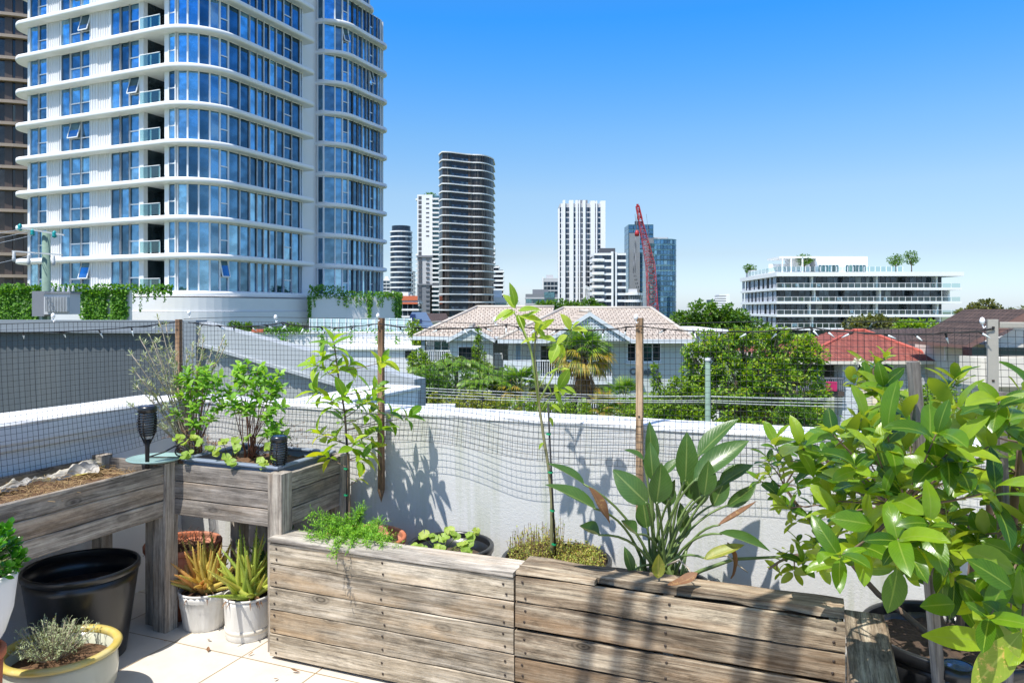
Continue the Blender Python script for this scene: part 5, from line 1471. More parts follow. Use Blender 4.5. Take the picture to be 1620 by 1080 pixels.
# white over grey tower
D = 360; t = city('city_tower', 'white and grey tower with a roof garden, left of the dark curved tower', 677, D)
p_ = px(D)
b = MB(); b.box(-17*p_, 7*p_, 0, 18, zl(405, D), zl(308, D)); b.build('upper_wall', M['white_clean'], t)
b = MB(); b.box(-17*p_, 7*p_, .4, 18, zl(450, D), zl(405, D)-.01); b.build('middle_wall', M['lgrey_panel'], t)
b = MB(); b.box(-17*p_, 3*p_, .2, 18, 0, zl(450, D)-.01); b.build('lower_wall', M['grey_panel'], t)
b = MB(); b.box(7*p_+.01, 17*p_, 1.5, 17, 0, zl(309, D)); b.build('glazing', M['glass_teal'], t)
b = MB(); b.box(-18*p_, 8*p_, -.3, .39, zl(407, D), zl(404, D)); b.box(-17*p_, 17*p_, -.2, .18, zl(451, D), zl(449, D)); b.build('cornice', M['grey_panel'], t)
q = None
i = 0; v = 316
while v < 495:
    z = zl(v, D)
    if q is None:
        b = MB(); b.box(6.5*p_, 17.5*p_, -.3, 1.6, 0, .8); q = b.build('balcony', M['stone_white'], t, (0, 0, z))
        b = MB(); b.box(-15*p_, -10*p_, -.06, .3, 0, 1.7); q2 = b.build('window', M['dgrey'], t, (0, 0, z))
        b = MB(); b.box(-3*p_, 2*p_, -.06, .3, 0, .7); q3 = b.build('window', M['dgrey'], t, (0, 0, z))
        b = MB(); b.box(-20*p_, -17*p_, 1, 6, 0, .7); q4 = b.build('balcony', M['stone_white'], t, (0, 0, z))
    else:
        for s_, c_ in ((q, 1), (q2, 1), (q3, v < 380 or v > 408), (q4, v > 400)):
            if c_: o = s_.copy(); COL.objects.link(o); o.parent = t; o.location = (0, 0, z)
    v += 7.3
def crown(b, c, r, n, size, zs=1.0, gap=.45, mat=0, seed=0):
    """foliage: leaf faces spread through a lumpy shell, leaving holes"""
    c = Vector(c); k = 0; tries = 0
    while k < n and tries < n*6:
        tries += 1
        d = rdir(); rr = (random.random()**.33)
        q = Vector((d.x*r[0], d.y*r[1], d.z*r[2]))*rr
        f = noise.noise((c+q)*(1.6/max(.3, min(r)))+Vector((seed, 0, 0)))
        if f < -gap*.35: continue
        if rr > .75 and noise.noise((c+q)*(3.5/max(.3, min(r))))+.1 < 0: continue
        dd = (d+rdir()*.9).normalized()
        b.leaf(c+q, dd, UP+rdir()*.6, size*rnd(.7, 1.3), size*.62, .15, .2, 2, mat); k += 1
random.seed(80)
b = MB(); crown(b, (0, 8, zl(306, D)), (3, 3, 1.4), 260, .9); b.build('roof_garden', M['tree'], t)
# stepped tower behind the dark one
D = 560; t = city('city_tower', 'stepped white banded tower just behind the right side of the dark curved tower', 784, D)
for k, (ua, ub, vt) in enumerate(((776, 782, 392), (782, 789, 420), (789, 796, 427))):
    x0 = (ua-784)*px(D); x1 = (ub-784)*px(D); zt = zl(vt, D)
    b = MB(); b.box(x0, x1-.02, 0, 14-k, 0, zt); b.build('wall', M['glass_navy'], t)
    b = MB(); b.box(x0-.2, x1+.6, -1, 13, 0, 1.5); z = 3.4; o = b.build('floor_slab', M['stone_white'], t)
    while z < zt: clone(o, (0, 0, z)); z += 3.4
t = city('office_block', 'low white block at the foot of the dark curved tower, right side', 788, 330, cat='building'); bandtower(t, 26*px(330), 14, zl(470, 330), 3.2, M['white_clean'], M['white_clean'], M['glass_teal'], .2, slabh=1.6)
# building with orange netting
D = 330; t = city('city_building', 'mid rise block with orange safety mesh near its roof, left of centre', 641, D, cat='building'); bandtower(t, 40*px(D), 14, zl(474, D), 3.1, M['stone_white'], M['lgrey_panel'], M['glass_deep'], .5)
b = MB(); b.box(-20*px(D), 20*px(D), -.9, -.7, zl(475, D), zl(468, D)); b.box(-14*px(D), 20*px(D), -.9, -.7, zl(481, D), zl(478, D)); b.build('safety_mesh', M['orange'], t)
b = MB(); b.box(-8*px(D), 4*px(D), 2, 8, zl(474, D), zl(462, D)); b.build('plant_room', M['white_clean'], t)
# white finned tower
D = 430; t = city('city_tower', 'white tower with tall vertical fins and dark strips, centre of the skyline', 920, D)
p_ = px(D); bandtower(t, 68*p_, 22, zl(322, D), 3.1, M['lgrey_panel'], M['lgrey_panel'], M['glass_navy'], .05, mull=1.6, slabh=.8, roof=0)
for (a, c_, vt) in ((883, 885.5, 330), (888, 890, 322), (890.5, 894, 317), (900.5, 907, 317), (910.5, 914, 317), (915.5, 917.5, 317), (922, 926, 317), (934, 941, 318), (942.5, 944.5, 318), (950, 957.5, 318)):
    b = MB(); dd = -1.1 if a > 889 else -.2; b.box((a-920)*p_, (c_-920)*p_, dd, 4, 0, zl(vt, D)); b.build('fin', M['white_clean'], t)
b = MB(); b.box(-5*p_, 11*p_, 5, 14, zl(322, D), zl(314.5, D)); b.build('plant_room', M['grey_panel'], t)
D = 400; p_ = px(D); t = city('city_tower', 'shorter white banded tower with a curved left side, right of the finned tower', 965, D)
bandtower(t, 49*p_, 20, zl(400, D), 3.55, M['white_clean'], M['dgrey'], M['glass_navy'], .3, slabh=1.5, shape='box')
b = MB(); b.box(2*p_, 5*p_, -1.0, 2, 0, zl(398, D)); b.box(8*p_, 10.5*p_, -1.0, 2, 0, zl(399, D)); b.build('fin', M['white_clean'], t)
b = MB(); b.box(5.1*p_, 7.9*p_, -.7, 1, 0, zl(400, D)); b.build('dark_strip', M['glass_deep'], t)
b = MB(); b.prism([(-24.5*p_-2.0, 5), (-24.5*p_-1.2, 0), (-24.5*p_+1, -1.6), (-24.5*p_+5, -1.7), (-24.5*p_+5, 5)], 0, 1.3); o = b.build('curved_balcony', M['white_clean'], t, (0, 0, 4)); z = 7.55
while z < zl(405, D): clone(o, (0, 0, z)); z += 3.55
# twin blue glass towers
D = 640; p_ = px(D); t = city('city_tower', 'taller blue glass tower behind the red crane', 1014, D)
bandtower(t, 39*p_, 24, zl(356, D), 4.1, M['glass_teal'], M['glass_navy'], M['glass_city'], .1, slabh=1.2, mull=4, roof=0)
b = MB(); b.box(-19*p_, -2*p_, -.8, 2, 0, zl(368, D)); b.build('green_glass_face', M['glass_dark'], t)
b = MB(); b.box(-.15, .15, -1.1, -.8, 0, zl(369, D)); o = b.build('mullion', M['lgrey_panel'], t, (-18*p_, 0, 0))
for k in range(1, 12): clone(o, (-18*p_+k*1.4*p_, 0, 0))
b = MB(); b.prism([(-10*p_, 0), (0, -1), (4*p_, 0), (0, 12)], zl(356, D), zl(350, D)); b.build('crown', M['glass_navy'], t)
D = 560; p_ = px(D); t = city('city_tower', 'bright blue rounded glass tower right of the red crane', 1050, D)
bandtower(t, 47*p_, 26, zl(378, D), 3.9, M['glass_teal'], M['glass_navy'], M['glass_city'], .25, shape='bow', slabh=.9, mull=3, roof=1)
b = MB(); b.box(-24*p_, -9*p_, 2, 12, 0, zl(376, D)); b.build('grey_face', M['grey_panel'], t)
b = MB()
for i in range(5): b.box(-23*p_+i*2.6*p_, -21*p_+i*2.6*p_, 1.4, 1.95, 0, 2.4)
o = b.build('window_row', M['glass_teal'], t, (0, 0, 3))
for i in range(1, 14): clone(o, (0, 0, 3+i*3.9))
b = MB(); b.box(-12*p_, 9*p_, 6, 16, zl(378, D), zl(374, D)); b.build('roof_band', M['lgrey_panel'], t)
# small ones
t = city('city_building', 'small round white block with ring balconies at the foot of the crane', 1004, 360, cat='building'); bandtower(t, 26*px(360), 9, zl(466, 360), 3.4, M['white_clean'], M['lgrey_panel'], M['glass_deep'], .6, shape='round', slabh=1.3)
t = city('city_building', 'low block with a teal corner, left of the finned tower', 857, 380, cat='building'); bandtower(t, 50*px(380), 12, zl(465, 380), 3.0, M['lgrey_panel'], M['grey_panel'], M['glass_teal'], .3, mull=3)
b = MB(); b.box(4*px(380), 20*px(380), -.6, 5, zl(471, 380), zl(462, 380)); b.build('teal_corner', M['glass_teal'], t)
t = city('city_building', 'small grey block with a white side wall behind the teal cornered block', 871, 520, cat='building'); bandtower(t, 22*px(520), 12, zl(440, 520), 3.2, M['lgrey_panel'], M['lgrey_panel'], M['glass_deep'], .1)
b = MB(); b.box(-13*px(520), -11.1*px(520), -.4, 10, 0, zl(438, 520)); b.build('side_wall', M['white_clean'], t)
t = city('city_building', 'distant stepped white hotel between the green tree and the terraced building', 1138, 520, cat='building')
for k in range(7):
    b = MB(); b.box((-18+k*3)*px(520), 16*px(520), 0, 10, zl(492-(k+1)*3.8, 520)-1.1, zl(492-(k+1)*3.8, 520)); b.build('floor_slab', M['white_clean'], t)
b = MB(); b.box(-15*px(520), 15*px(520), 1.5, 9, 0, zl(474, 520)); b.box(-2*px(520), 15*px(520), 1.5, 9, zl(474, 520), zl(468, 520)); b.build('core', M['glass_deep'], t)
b = MB(); b.box(11*px(520), 16.4*px(520), -.5, 9, 0, zl(466, 520)); b.build('end_wall', M['white_clean'], t)
for (u, D, w_, vt) in ((806, 600, 14, 478), (1088, 700, 20, 482), (600, 640, 10, 470), (1180, 600, 12, 486), (1545, 420, 20, 489)):
    pass
# red lattice crane
D = 250; p_ = px(D); CR = thing('crawler_crane', 'tall red lattice crane boom rising in front of the blue glass towers', 'crane', tuple(C((1035-U0)*p_, D, GZ)), TH)
b = MB(); a = Vector((0, 0, zl(492, D)-8)); a2 = Vector((-6*p_, 0, zl(420, D))); tip = Vector((-22*p_, 0, zl(348, D)))
def latt(b, p, q, w0, w1, n, r):
    d = (q-p).normalized(); s = Vector((1, 0, 0)); s = (s-d*s.dot(d)).normalized(); y = d.cross(s)
    cs = []
    for i in range(n+1):
        t_ = i/n; w = w0+(w1-w0)*t_; c = p.lerp(q, t_); cs.append([c+s*w*i_+y*w*j_ for i_, j_ in ((-1, -1), (1, -1), (1, 1), (-1, 1))])
    for k in range(4): b.tube([c[k] for c in cs], r, 4, smooth=False)
    for i in range(n):
        for k in range(4):
            m = (k+1) % 4
            b.tube([cs[i][k], cs[i+1][m]] if i % 2 else [cs[i][m], cs[i+1][k]], r*.6, 3, smooth=False); b.tube([cs[i+1][k], cs[i+1][m]], r*.5, 3, smooth=False)
latt(b, a, a2, 1.6, 1.35, 12, .12); latt(b, a2, tip, 1.35, .6, 16, .11); b.build('boom', M['crane_red'], CR)
b = MB(); t2 = Vector((-26.5*p_, 0, zl(326, D))); latt(b, tip, t2, .6, .45, 5, .22); b.box(-28*p_, -25*p_, -.5, .5, zl(328, D), zl(323, D)); b.build('jib_head', M['crane_red'], CR)
b = MB()
for dx in (-2.0, -2.6): b.tube([t2+Vector((0, 0, -1)), Vector((-21*p_+dx, 0, zl(430, D))), Vector((-9*p_+dx, 0, zl(480, D)))], .08, 4)
b.tube([tip+Vector((-1.8, 0, 2)), Vector((-21.5*p_-1.2, 0, zl(367, D)))], .10, 4); b.tube([tip+Vector((2.0, 0, 2)), Vector((2*p_, 0, zl(478, D)))], .07, 4); b.build('cable', M['dgrey'], CR)
b = MB(); b.lathe([(0, -1.1), (.7, -.9), (.8, 0), (.5, .9), (0, 1.1)], 12); b.build('hook_block', M['crane_red'], CR, (-21.5*p_-1.2, 0, zl(369, D)))
b = MB(); b.box(-2.4, 2.4, -2.5, 3, 0, zl(492, D)-8); b.build('cab', M['crane_red'], CR)
D = 330; p_ = px(D); t = thing('tower_crane', 'small white crane head in front of the finned tower', 'crane', tuple(C((930-U0)*p_, D, GZ)), TH)
b = MB(); latt(b, Vector((0, 0, 0)), Vector((0, 0, zl(458, D))), .5, .5, 16, .12); latt(b, Vector((-6*p_, 0, zl(453, D))), Vector((6*p_, 0, zl(458, D))), .5, .5, 5, .14); b.build('mast', M['white_clean'], t)

# terraced white building on the right
D = 172; p_ = px(D); TB = thing('terraced_building', 'white four storey terraced building with glass balconies and roof trees, at right', 'building', tuple(C((1230-U0)*p_, D, GZ)), TH-.02)
W_ = 272*p_
def sidep(x): return (x, 0)
SX, SY = 1.6, 33.0      # receding left face end
fl = [520, 499, 478.5, 457.2]; top = 434
def plan(o, wv=1.0):
    pts = [(SX-o*.45, SY), (0-o*.45, 0-o)]
    for i in range(1, 15):
        k = i/14; pts.append((W_*k+o*(k == 1), -o+wv*(math.sin(k*7.0)*.35)))
    return pts+[(W_+o, 14), (16, SY)]
for i, v in enumerate([541]+fl+[436]):
    b = MB(); z = zl(v, D); b.prism(plan(1.6 if i < 5 else 1.9), z-(.28 if i < 5 else .2), z+(.28 if i < 5 else .75)); b.build('floor_slab' if i < 5 else 'roof_slab', M['white_clean'], TB)
b = MB(); b.prism([(SX+.6, SY-.5), (.6, 1.5), (W_-.8, 2.6), (W_-.8, 13.5), (15.6, SY-.5)], 0, zl(436, D)); b.build('core', M['dgrey'], TB)
random.seed(90)
for i, v in enumerate([560, 541]+fl):
    z0 = zl(v, D)+.28; z1 = z0+2.5
    b = MB(); x = .9; k = 0
    while x < W_-1.5:
        w_ = rnd(1.1, 1.7); b.quad((x, 1.2+1.1*x/W_, z0), (min(x+w_, W_-.9)-.1, 1.2+1.1*(x+w_)/W_, z0), (min(x+w_, W_-.9)-.1, 1.2+1.1*(x+w_)/W_, z1), (x, 1.2+1.1*x/W_, z1), 0); x += w_
        k += 1
        if k % 5 == 0: b.box(x-.05, x+.30, .2, 2.8, z0-.05, z1+.1, 1 if k % 10 else 2); x += .35
    b.build('window_band', [M['glass_deep'], M['white_clean'], M['dgrey']], TB)
    b = MB(); pts = plan(1.35)[1:-2]
    for a, c_ in zip(pts[:-1], pts[1:]):
        a = Vector((*a, z0)); c_ = Vector((*c_, z0)); b.quad(a, c_, c_+Vector((0, 0, 1.0)), a+Vector((0, 0, 1.0)), 0)
        b.tube([a+Vector((0, 0, 1.02)), c_+Vector((0, 0, 1.02))], .05, 4, 1, smooth=False)
        for f in (0, .5): q = a.lerp(c_, f); b.box(q.x-.035, q.x+.035, q.y-.09, q.y-.02, q.z, q.z+1.02, 1)
    b.build('balcony_rail', [M['balustrade'], M['white_clean']], TB)
    # perforated screens on the receding left face
    sd = Vector((0-SX, 0-SY, 0)); L = sd.length; sd.normalize(); nn = Vector((sd.y, -sd.x, 0)); b = MB(); f = .2
    while f < L-.5:
        w_ = rnd(1.6, 3.6); a = Vector((SX, SY, z0))+sd*f+nn*.25; c_ = Vector((SX, SY, z0))+sd*min(L-.1, f+w_)+nn*.25
        b.quad(a, c_, c_+Vector((0, 0, 2.6)), a+Vector((0, 0, 2.6))); f += w_+rnd(.8, 2.2)
    b.build('perforated_screen', M['pixel'], TB)
# balcony clutter
random.seed(91)
for i, v in enumerate(fl):
    z0 = zl(v, D)+.3
    for k in range(9):
        x = rnd(1, W_-2); b = MB(); q = random.random()
        if q < .5: b.box(-.35, .35, -.2, .2, .3, .42); b.box(-.35, .35, .15, .2, .42, .9); [b.box(a, a+.05, c_, c_+.05, 0, .3) for a in (-.33, .28) for c_ in (-.18, .12)]; nm, mt, lb2, ct = 'outdoor_chair', 'white_clean', 'tiny pale outdoor chair on a balcony of the terraced building', 'chair'
        else:
            b.lathe([(0, 0), (.18, 0), (.22, .4)], 8); [b.leaf((rnd(-.1, .1), rnd(-.1, .1), .4), rdir()+Vector((0, 0, 1)), rdir(), .5, .2, .2, .3, 2) for _ in range(14)]; nm, mt, lb2, ct = 'potted_plant', 'tree', 'tiny potted plant on a balcony of the terraced building', 'plant'
        if q < .5 or k % 2: o = b.build(nm, M[mt], None, tuple(C((1230-U0)*p_+x, D-.3, z0+GZ)), label=lb2, cat=ct, group='things on the terraced building balconies'); o.rotation_euler = (0, 0, TH)
# penthouse
zr = zl(434, D)+.7
b = MB(); b.box(75*p_, 160*p_, 6, 12, zr, zl(403, D)); b.box(40*p_, 66*p_, 6, 12, zr, zl(407, D)); b.build('penthouse', M['white_clean'], TB)
for (a, c_) in ((80, 113), (124, 157)):
    b = MB(); a *= p_; c_ *= p_; n = 6
    for k in range(n): b.quad((a+(c_-a)*k/n+.05, 5.93, zr), (a+(c_-a)*(k+1)/n-.05, 5.93, zr), (a+(c_-a)*(k+1)/n-.05, 5.93, zl(417, D)), (a+(c_-a)*k/n+.05, 5.93, zl(417, D)))
    b.build('penthouse_window', M['glass_teal'], TB)
b = MB(); b.box(10*p_, 75*p_, 3, 12, zl(407, D), zl(404, D))
for u in (14, 28, 46): b.box(u*p_, u*p_+.3, 3, 3.3, zr, zl(407, D))
b.box(6*p_, 66*p_, 9, 9.3, zr, zl(414, D)); b.build('pergola', M['white_clean'], TB)
b = MB(); pts = [(1.2, 27), (0, .3), (60*p_, .6), (130*p_, 1), (200*p_, 1.2)]
for a, c_ in zip(pts[:-1], pts[1:]):
    a = Vector((*a, zr)); c_ = Vector((*c_, zr)); b.quad(a, c_, c_+Vector((0, 0, 1.1)), a+Vector((0, 0, 1.1)), 0)
    n = 8
    for k in range(n+1): q = a.lerp(c_, k/n); b.box(q.x-.05, q.x+.05, q.y-.1, q.y-.03, q.z, q.z+1.15, 1)
b.build('roof_rail', [M['balustrade'], M['white_clean']], TB)
b = MB(); b.box(SX+.2, SX+5, 26, 31, zr-.5, zr+1.6); b.build('roof_box', M['lgrey_panel'], TB)
def tree(label, base, crowns, mat, trunk, seed, leaf=.3, name='tree', n=900, gap=.45, group=None, tr=.18):
    random.seed(seed); t = thing(name, label, 'tree', tuple(base), TH, group); b = MB()
    cm = Vector((0, 0, 0))
    for c in crowns: crown(b, c[:3], c[3:6], int(n*c[3]*c[5]/max(1e-6, crowns[0][3]*crowns[0][5])), leaf, gap=gap, seed=seed)
    b.build('crown', mat, t)
    b = MB()
    fork = Vector((0, 0, max(.2, min(c[2]-c[5] for c in crowns)*.8)))
    b.tube([(0, 0, -.1), fork*.5+Vector((.03, 0, 0)), fork], [tr*1.3, tr, tr*.85], 8)
    for c in crowns:
        e = Vector(c[:3]); b.tube(bez(fork, fork.lerp(e, .5)+Vector((0, 0, .2*e.z*.1)), e, 5), [tr*.7, tr*.55, tr*.45, tr*.35, tr*.25, tr*.12], 6)
        for k in range(4):
            d = rdir(); b.tube([fork.lerp(e, .7), e+Vector((d.x*c[3], d.y*c[4], d.z*c[5]))*.7], [tr*.35, tr*.1], 5)
    b.build('trunk', M['bark'], t); return t
for i, (u, v, w_, h_, lb) in enumerate(((1187, 425, 11, 7, 'small round tree on the left corner of the terraced building roof'), (1273, 411, 13, 9, 'round tree on the terraced roof beside the pergola'), (1417, 411, 13, 9, 'left one of the two trees at the right end of the terraced roof'), (1442, 408, 12, 11, 'right one of the two trees at the right end of the terraced roof'))):
    DD = D+4 if i else D+29; s = px(DD); base = C((u-U0)*s, DD, zl(434, D)+GZ+.6); zc = EYE-(v-V0)*s-base.z
    tree(lb, base, [(0, 0, zc, w_*s, w_*s*.8, h_*s)]+[(rnd(-1, 1)*w_*s*.6, 0, zc+rnd(-.5, .6)*h_*s, w_*s*.5, w_*s*.5, h_*s*.5) for k in range(3)], M['tree'], None, 200+i, .42, n=330, tr=.12)
# ------------------------------------------------------------------ ground and street
b = MB(); b.box(-900, 900, -200, 1500, -1, 0); b.build('ground', M['ground'], None, (0, 0, GZ-.01), kind='structure').rotation_euler = (0, 0, TH)
b = MB(); b.quad((-60, 17, 0), (90, 17, 0), (90, 26, 0), (-60, 26, 0)); b.build('road', M['asphalt'], None, (0, 0, GZ+.004), kind='structure').rotation_euler = (0, 0, TH)
b = MB(); b.box(-60, 90, 26, 28, 0, .13); b.build('footpath', M['path'], None, (0, 0, GZ), kind='structure').rotation_euler = (0, 0, TH)

def vf(name, label, cat, X0, D0, group=None, z=None):
    t = thing(name, label, cat, tuple(C(X0, D0, GZ if z is None else z)), TH, group); t['ox'] = 0
    del t['ox']; return t
def rface(b, pts, mat=0, th=.16):
    """roof plane with metric UVs; pts[0]-pts[1] is the eave"""
    pts = [Vector(p) for p in pts]; e = (pts[1]-pts[0]).normalized(); n = (pts[1]-pts[0]).cross(pts[2]-pts[1]).normalized()
    if n.z < 0: n = -n
    up = n.cross(e)
    if up.z < 0: up = -up
    uv = tuple(((p-pts[0]).dot(e)+50, (p-pts[0]).dot(up)+20) for p in pts)
    i = len(b.v); b.v += [tuple(p) for p in pts]; b.face(tuple(range(i, i+len(pts))), mat, uv)
    i2 = len(b.v); b.v += [tuple(p-Vector((0, 0, th))) for p in pts]; b.face(tuple(reversed(range(i2, i2+len(pts)))), 1)
    k = len(pts)
    for j in range(k): b.face((i2+j, i2+(j+1) % k, i+(j+1) % k, i+j), 1)
def ridge(b, p, q, r=.11, mat=0):
    b.tube([Vector(p)+Vector((0, 0, .02)), Vector(q)+Vector((0, 0, .02))], r, 6, mat)

# ------------------------------------------------------------------ neighbouring roof walls close by
A0, A1, B1_ = C(XX(-90, 8.7), 8.7), C(XX(312, 8.2), 8.2), C(XX(662, 6.5), 6.5)
NB = thing('roof_wall', 'dark grey corrugated roof wall with a pale cap, behind the left netting', 'wall', (A1.x, A1.y, -1.2), 0)
def sheet(p, q, zp, zq, zb, name, mat, off=0.0):
    d = (q-p); L = d.length; ang = math.atan2(d.y, d.x); b = MB()
    n = int(L/.045); am = .014
    for i in range(n+1):
        x = L*i/n; y = am*math.sin(2*math.pi*x/.11)+off; zt = zp+(zq-zp)*i/n
        b.v += [(x, y, zb), (x, y, zt)]
    for i in range(n): b.face((2*i, 2*i+2, 2*i+3, 2*i+1), 0, None, True)
    o = b.build(name, mat, NB, (p.x-A1.x, p.y-A1.y, 1.2)); o.rotation_euler = (0, 0, ang); return ang, L
zb_ = -1.1
angA, LA = sheet(A0, A1, 1.36, 1.36, zb_, 'wall_sheet', M['corr_cap_dark'] if 'corr_cap_dark' in M else M.setdefault('corr_cap_dark', plain('corrugated_sheet', (.085, .098, .108), .55, .1, 2, dirt=((.13, .14, .14), .5))))
angB, LB = sheet(A1, B1_, 1.36, .88, zb_, 'wall_sheet', plain('corrugated_sheet_light', (.30, .315, .31), .55, .1, 2))
b = MB(); b.box(0, LA+.06, -.055, .12, 1.34, 1.47); b.box(0, LA+.06, -.085, -.055, 1.33, 1.352); o = b.build('cap', M['corr_cap'], NB, (A0.x-A1.x, A0.y-A1.y, 1.2)); o.rotation_euler = (0, 0, angA)
b = MB(); k = (.88-1.36)/LB
for (y0, y1, z0, z1) in ((-.055, .10, -.13, .11), (-.085, -.055, -.14, -.11)):
    i = len(b.v); b.v += [(0, y0, 1.36+z0), (LB, y0, .88+z0), (LB, y1, .88+z0), (0, y1, 1.36+z0), (0, y0, 1.36+z1), (LB, y0, .88+z1), (LB, y1, .88+z1), (0, y1, 1.36+z1)]
    for q in ((0,3,2,1),(4,5,6,7),(0,1,5,4),(1,2,6,5),(2,3,7,6),(3,0,4,7)): b.face(tuple(i+j for j in q))
o = b.build('cap', plain('cap_light_grey', (.36, .385, .40), .5, .05, 2), NB, (0, 0, 1.2)); o.rotation_euler = (0, 0, angB)
b = MB(); b.box(-.10, .10, -.10, .06, zb_, 1.475); b.build('corner_flashing', M['corr_cap'], NB, (0, -.02, 1.2))
t = thing('roof_parapet', 'white capped parapet box with a blue shaded side, beyond the end of the back wall', 'wall', (-3.09, 3.7, -3.5))
b = MB(); b.box(-.32, 0, 0, 1.72, 0, 4.30); b.box(-.34, .035, -.02, 1.76, 4.302, 4.42); b.build('wall', M['stucco_left'], t)
b = MB(); b.cbox(-.36, .055, -.03, 1.78, 4.422, 4.46, .01, ax=1); b.build('coping', M['white_clean'], t)

# ------------------------------------------------------------------ cream roofed villa
VX, VD = 4.0, 44.0
V = vf('villa', 'two storey villa with cream tiled hip roofs, gables and white balconies, centre', 'villa', VX, VD)
def fb(): return FB(VX, VD)
b = fb()
ze = -.12
# right block roof
R0, R1 = (-.75, 42.0, ze), (10.25, 42.0, ze); Rg0, Rg1 = (3.3, 48, 1.62), (8.9, 48, 1.62)
rface(b, [R0, R1, Rg1, Rg0]); rface(b, [R1, (10.25, 54, ze), Rg1]); rface(b, [(10.25, 54, ze), (-.75, 54, ze), Rg0, Rg1]); rface(b, [(-.75, 54, ze), R0, Rg0])
# left block roof
L0, L1 = (-6.1, 46.5, -.12), (2.0, 46.5, -.12); Lg0, Lg1 = (-2.4, 51.5, 1.70), (2.9, 51.5, 1.70)
rface(b, [L0, L1, Lg1, Lg0]); rface(b, [(-6.1, 57, -.12), L0, Lg0]); rface(b, [L1, (3.2, 57, -.12), Lg1])
ROOF = b.build('roof', [M['roof_cream'], M['villa_trim']], V)
b = fb()
def gable(b, bt, xc, hw, Df, zb, za, Dr):
    """projecting gable: two roof planes, barge boards, tiled"""
    a = (xc, Df, za); r = (xc, Dr, za)
    rface(b, [(xc-hw, Dr-1, zb), (xc-hw, Df, zb), a, r]); rface(b, [(xc+hw, Df, zb), (xc+hw, Dr-1, zb), r, a])
gable(b, None, 4.30, 2.35, 41.4, -.10, 1.42, 47.3); gable(b, None, -2.45, 1.45, 44.6, -.22, .58, 48.6)
GR = b.build('gable_roof', [M['roof_cream'], M['villa_trim']], V)
for (p, q) in ((R0, Rg0), (R1, Rg1), (Rg0, Rg1), (L0, Lg0), (Lg0, Lg1), ((4.3, 41.4, 1.42), (4.3, 47.2, 1.42)), ((-2.45, 44.6, .58), (-2.45, 48.3, .58))):
    b = fb(); ridge(b, p, q, .11); b.build('ridge_cap', M['ridge'] if 'ridge' in M else M.setdefault('ridge', plain('ridge_tile', (.50, .45, .39), .8, .1, 4)), ROOF)
for (xc, hw, Df, zb, za) in ((4.30, 2.35, 41.35, -.10, 1.42), (-2.45, 1.45, 44.55, -.22, .58)):
    b = fb()
    for sg in (-1, 1):
        p = Vector((xc+sg*hw, Df, zb-.02)); q = Vector((xc, Df, za-.02))
        b.poly([p, q, q-Vector((0, 0, .22)), p-Vector((sg*.02, 0, .20))]); b.poly([p-Vector((0, -.08, 0)), q-Vector((0, -.08, 0)), q-Vector((0, -.08, .22)), p-Vector((0, -.08, .2))])
    b.build('barge_board', M['villa_trim'], GR)
    b = fb(); b.poly([(xc-hw+.25, Df+.12, zb-.10), (xc+hw-.25, Df+.12, zb-.10), (xc, Df+.12, za-.22)]); b.build('gable_lattice' if xc > 0 else 'gable_wall', M['lattice'] if xc > 0 else M['villa_wall'], V)
# fascia gutters
b = fb(); b.box(-.80, 10.30, 41.86, 41.98, -.34, -.12); b.build('gutter', M['villa_trim'], ROOF)
b = fb(); b.box(-6.15, -.85, 46.36, 46.48, -.34, -.12); b.build('gutter', M['villa_trim'], ROOF)
# walls
b = fb(); b.box(5.65, 9.75, 42.7, 53, GZ, -.30); b.build('front_wall', M['villa_wall'], V)
b = fb(); b.box(-.25, 5.64, 44.6, 53, GZ, -.30); b.build('recessed_wall', M['villa_wall'], V)
b = fb(); b.box(-5.5, -.26, 48.2, 56, GZ, -.30); b.box(-3.75, -1.15, 45.0, 48.19, GZ, -.24); b.build('left_wall', M['villa_wall'], V)
b = fb(); b.box(9.8, 12.6, 45.6, 53, GZ, .12); b.box(10.3, 10.62, 44.9, 45.5, GZ, .1); b.box(11.2, 11.5, 44.9, 45.5, GZ, .1); b.box(9.8, 12.9, 44.7, 53.2, .14, .34); b.build('side_wing', M['white_clean'], V)
b = fb(); b.box(-.55, 5.64, 42.15, 44.59, -2.66, -2.28); b.box(-.5, 1.2, 42.12, 42.2, -2.7, -1.30); b.build('balcony', M['villa_trim'], V)
b = fb(); b.box(-5.9, -3.76, 46.4, 48.19, -1.75-.25, -1.75); b.build('balcony', M['villa_trim'], V)
b = fb(); b.box(.22, .48, 42.3, 42.55, -2.3, -.3); b.box(-5.62, -5.42, 46.5, 46.7, -6, -.3); b.build('column', M['column_teal'] if 'column_teal' in M else M.setdefault('column_teal', plain('column_blue_grey', (.16, .22, .25), .6)), V)
def rail(x0, x1, D, z0, z1, n, name='balcony_rail'):
    b = fb(); b.box(x0, x1, D-.03, D+.03, z1-.06, z1); b.box(x0, x1, D-.025, D+.025, z0, z0+.05)
    for i in range(n+1): x = x0+(x1-x0)*i/n; b.box(x-.018, x+.018, D-.015, D+.015, z0, z1-.05)
    b.build(name, M['frame_white'], V)
rail(1.2, 5.6, 42.2, -2.26, -1.30, 34); rail(-5.85, -3.8, 46.45, -1.72, -.98, 18); rail(-1.1, -.6, 45.5, -2.0, -1.1, 6); rail(3.7, 6.2, 42.0, -4.45, -3.62, 20, 'garden_rail'); rail(-.2, 3.3, 42.0, -4.45, -3.62, 26, 'garden_rail')
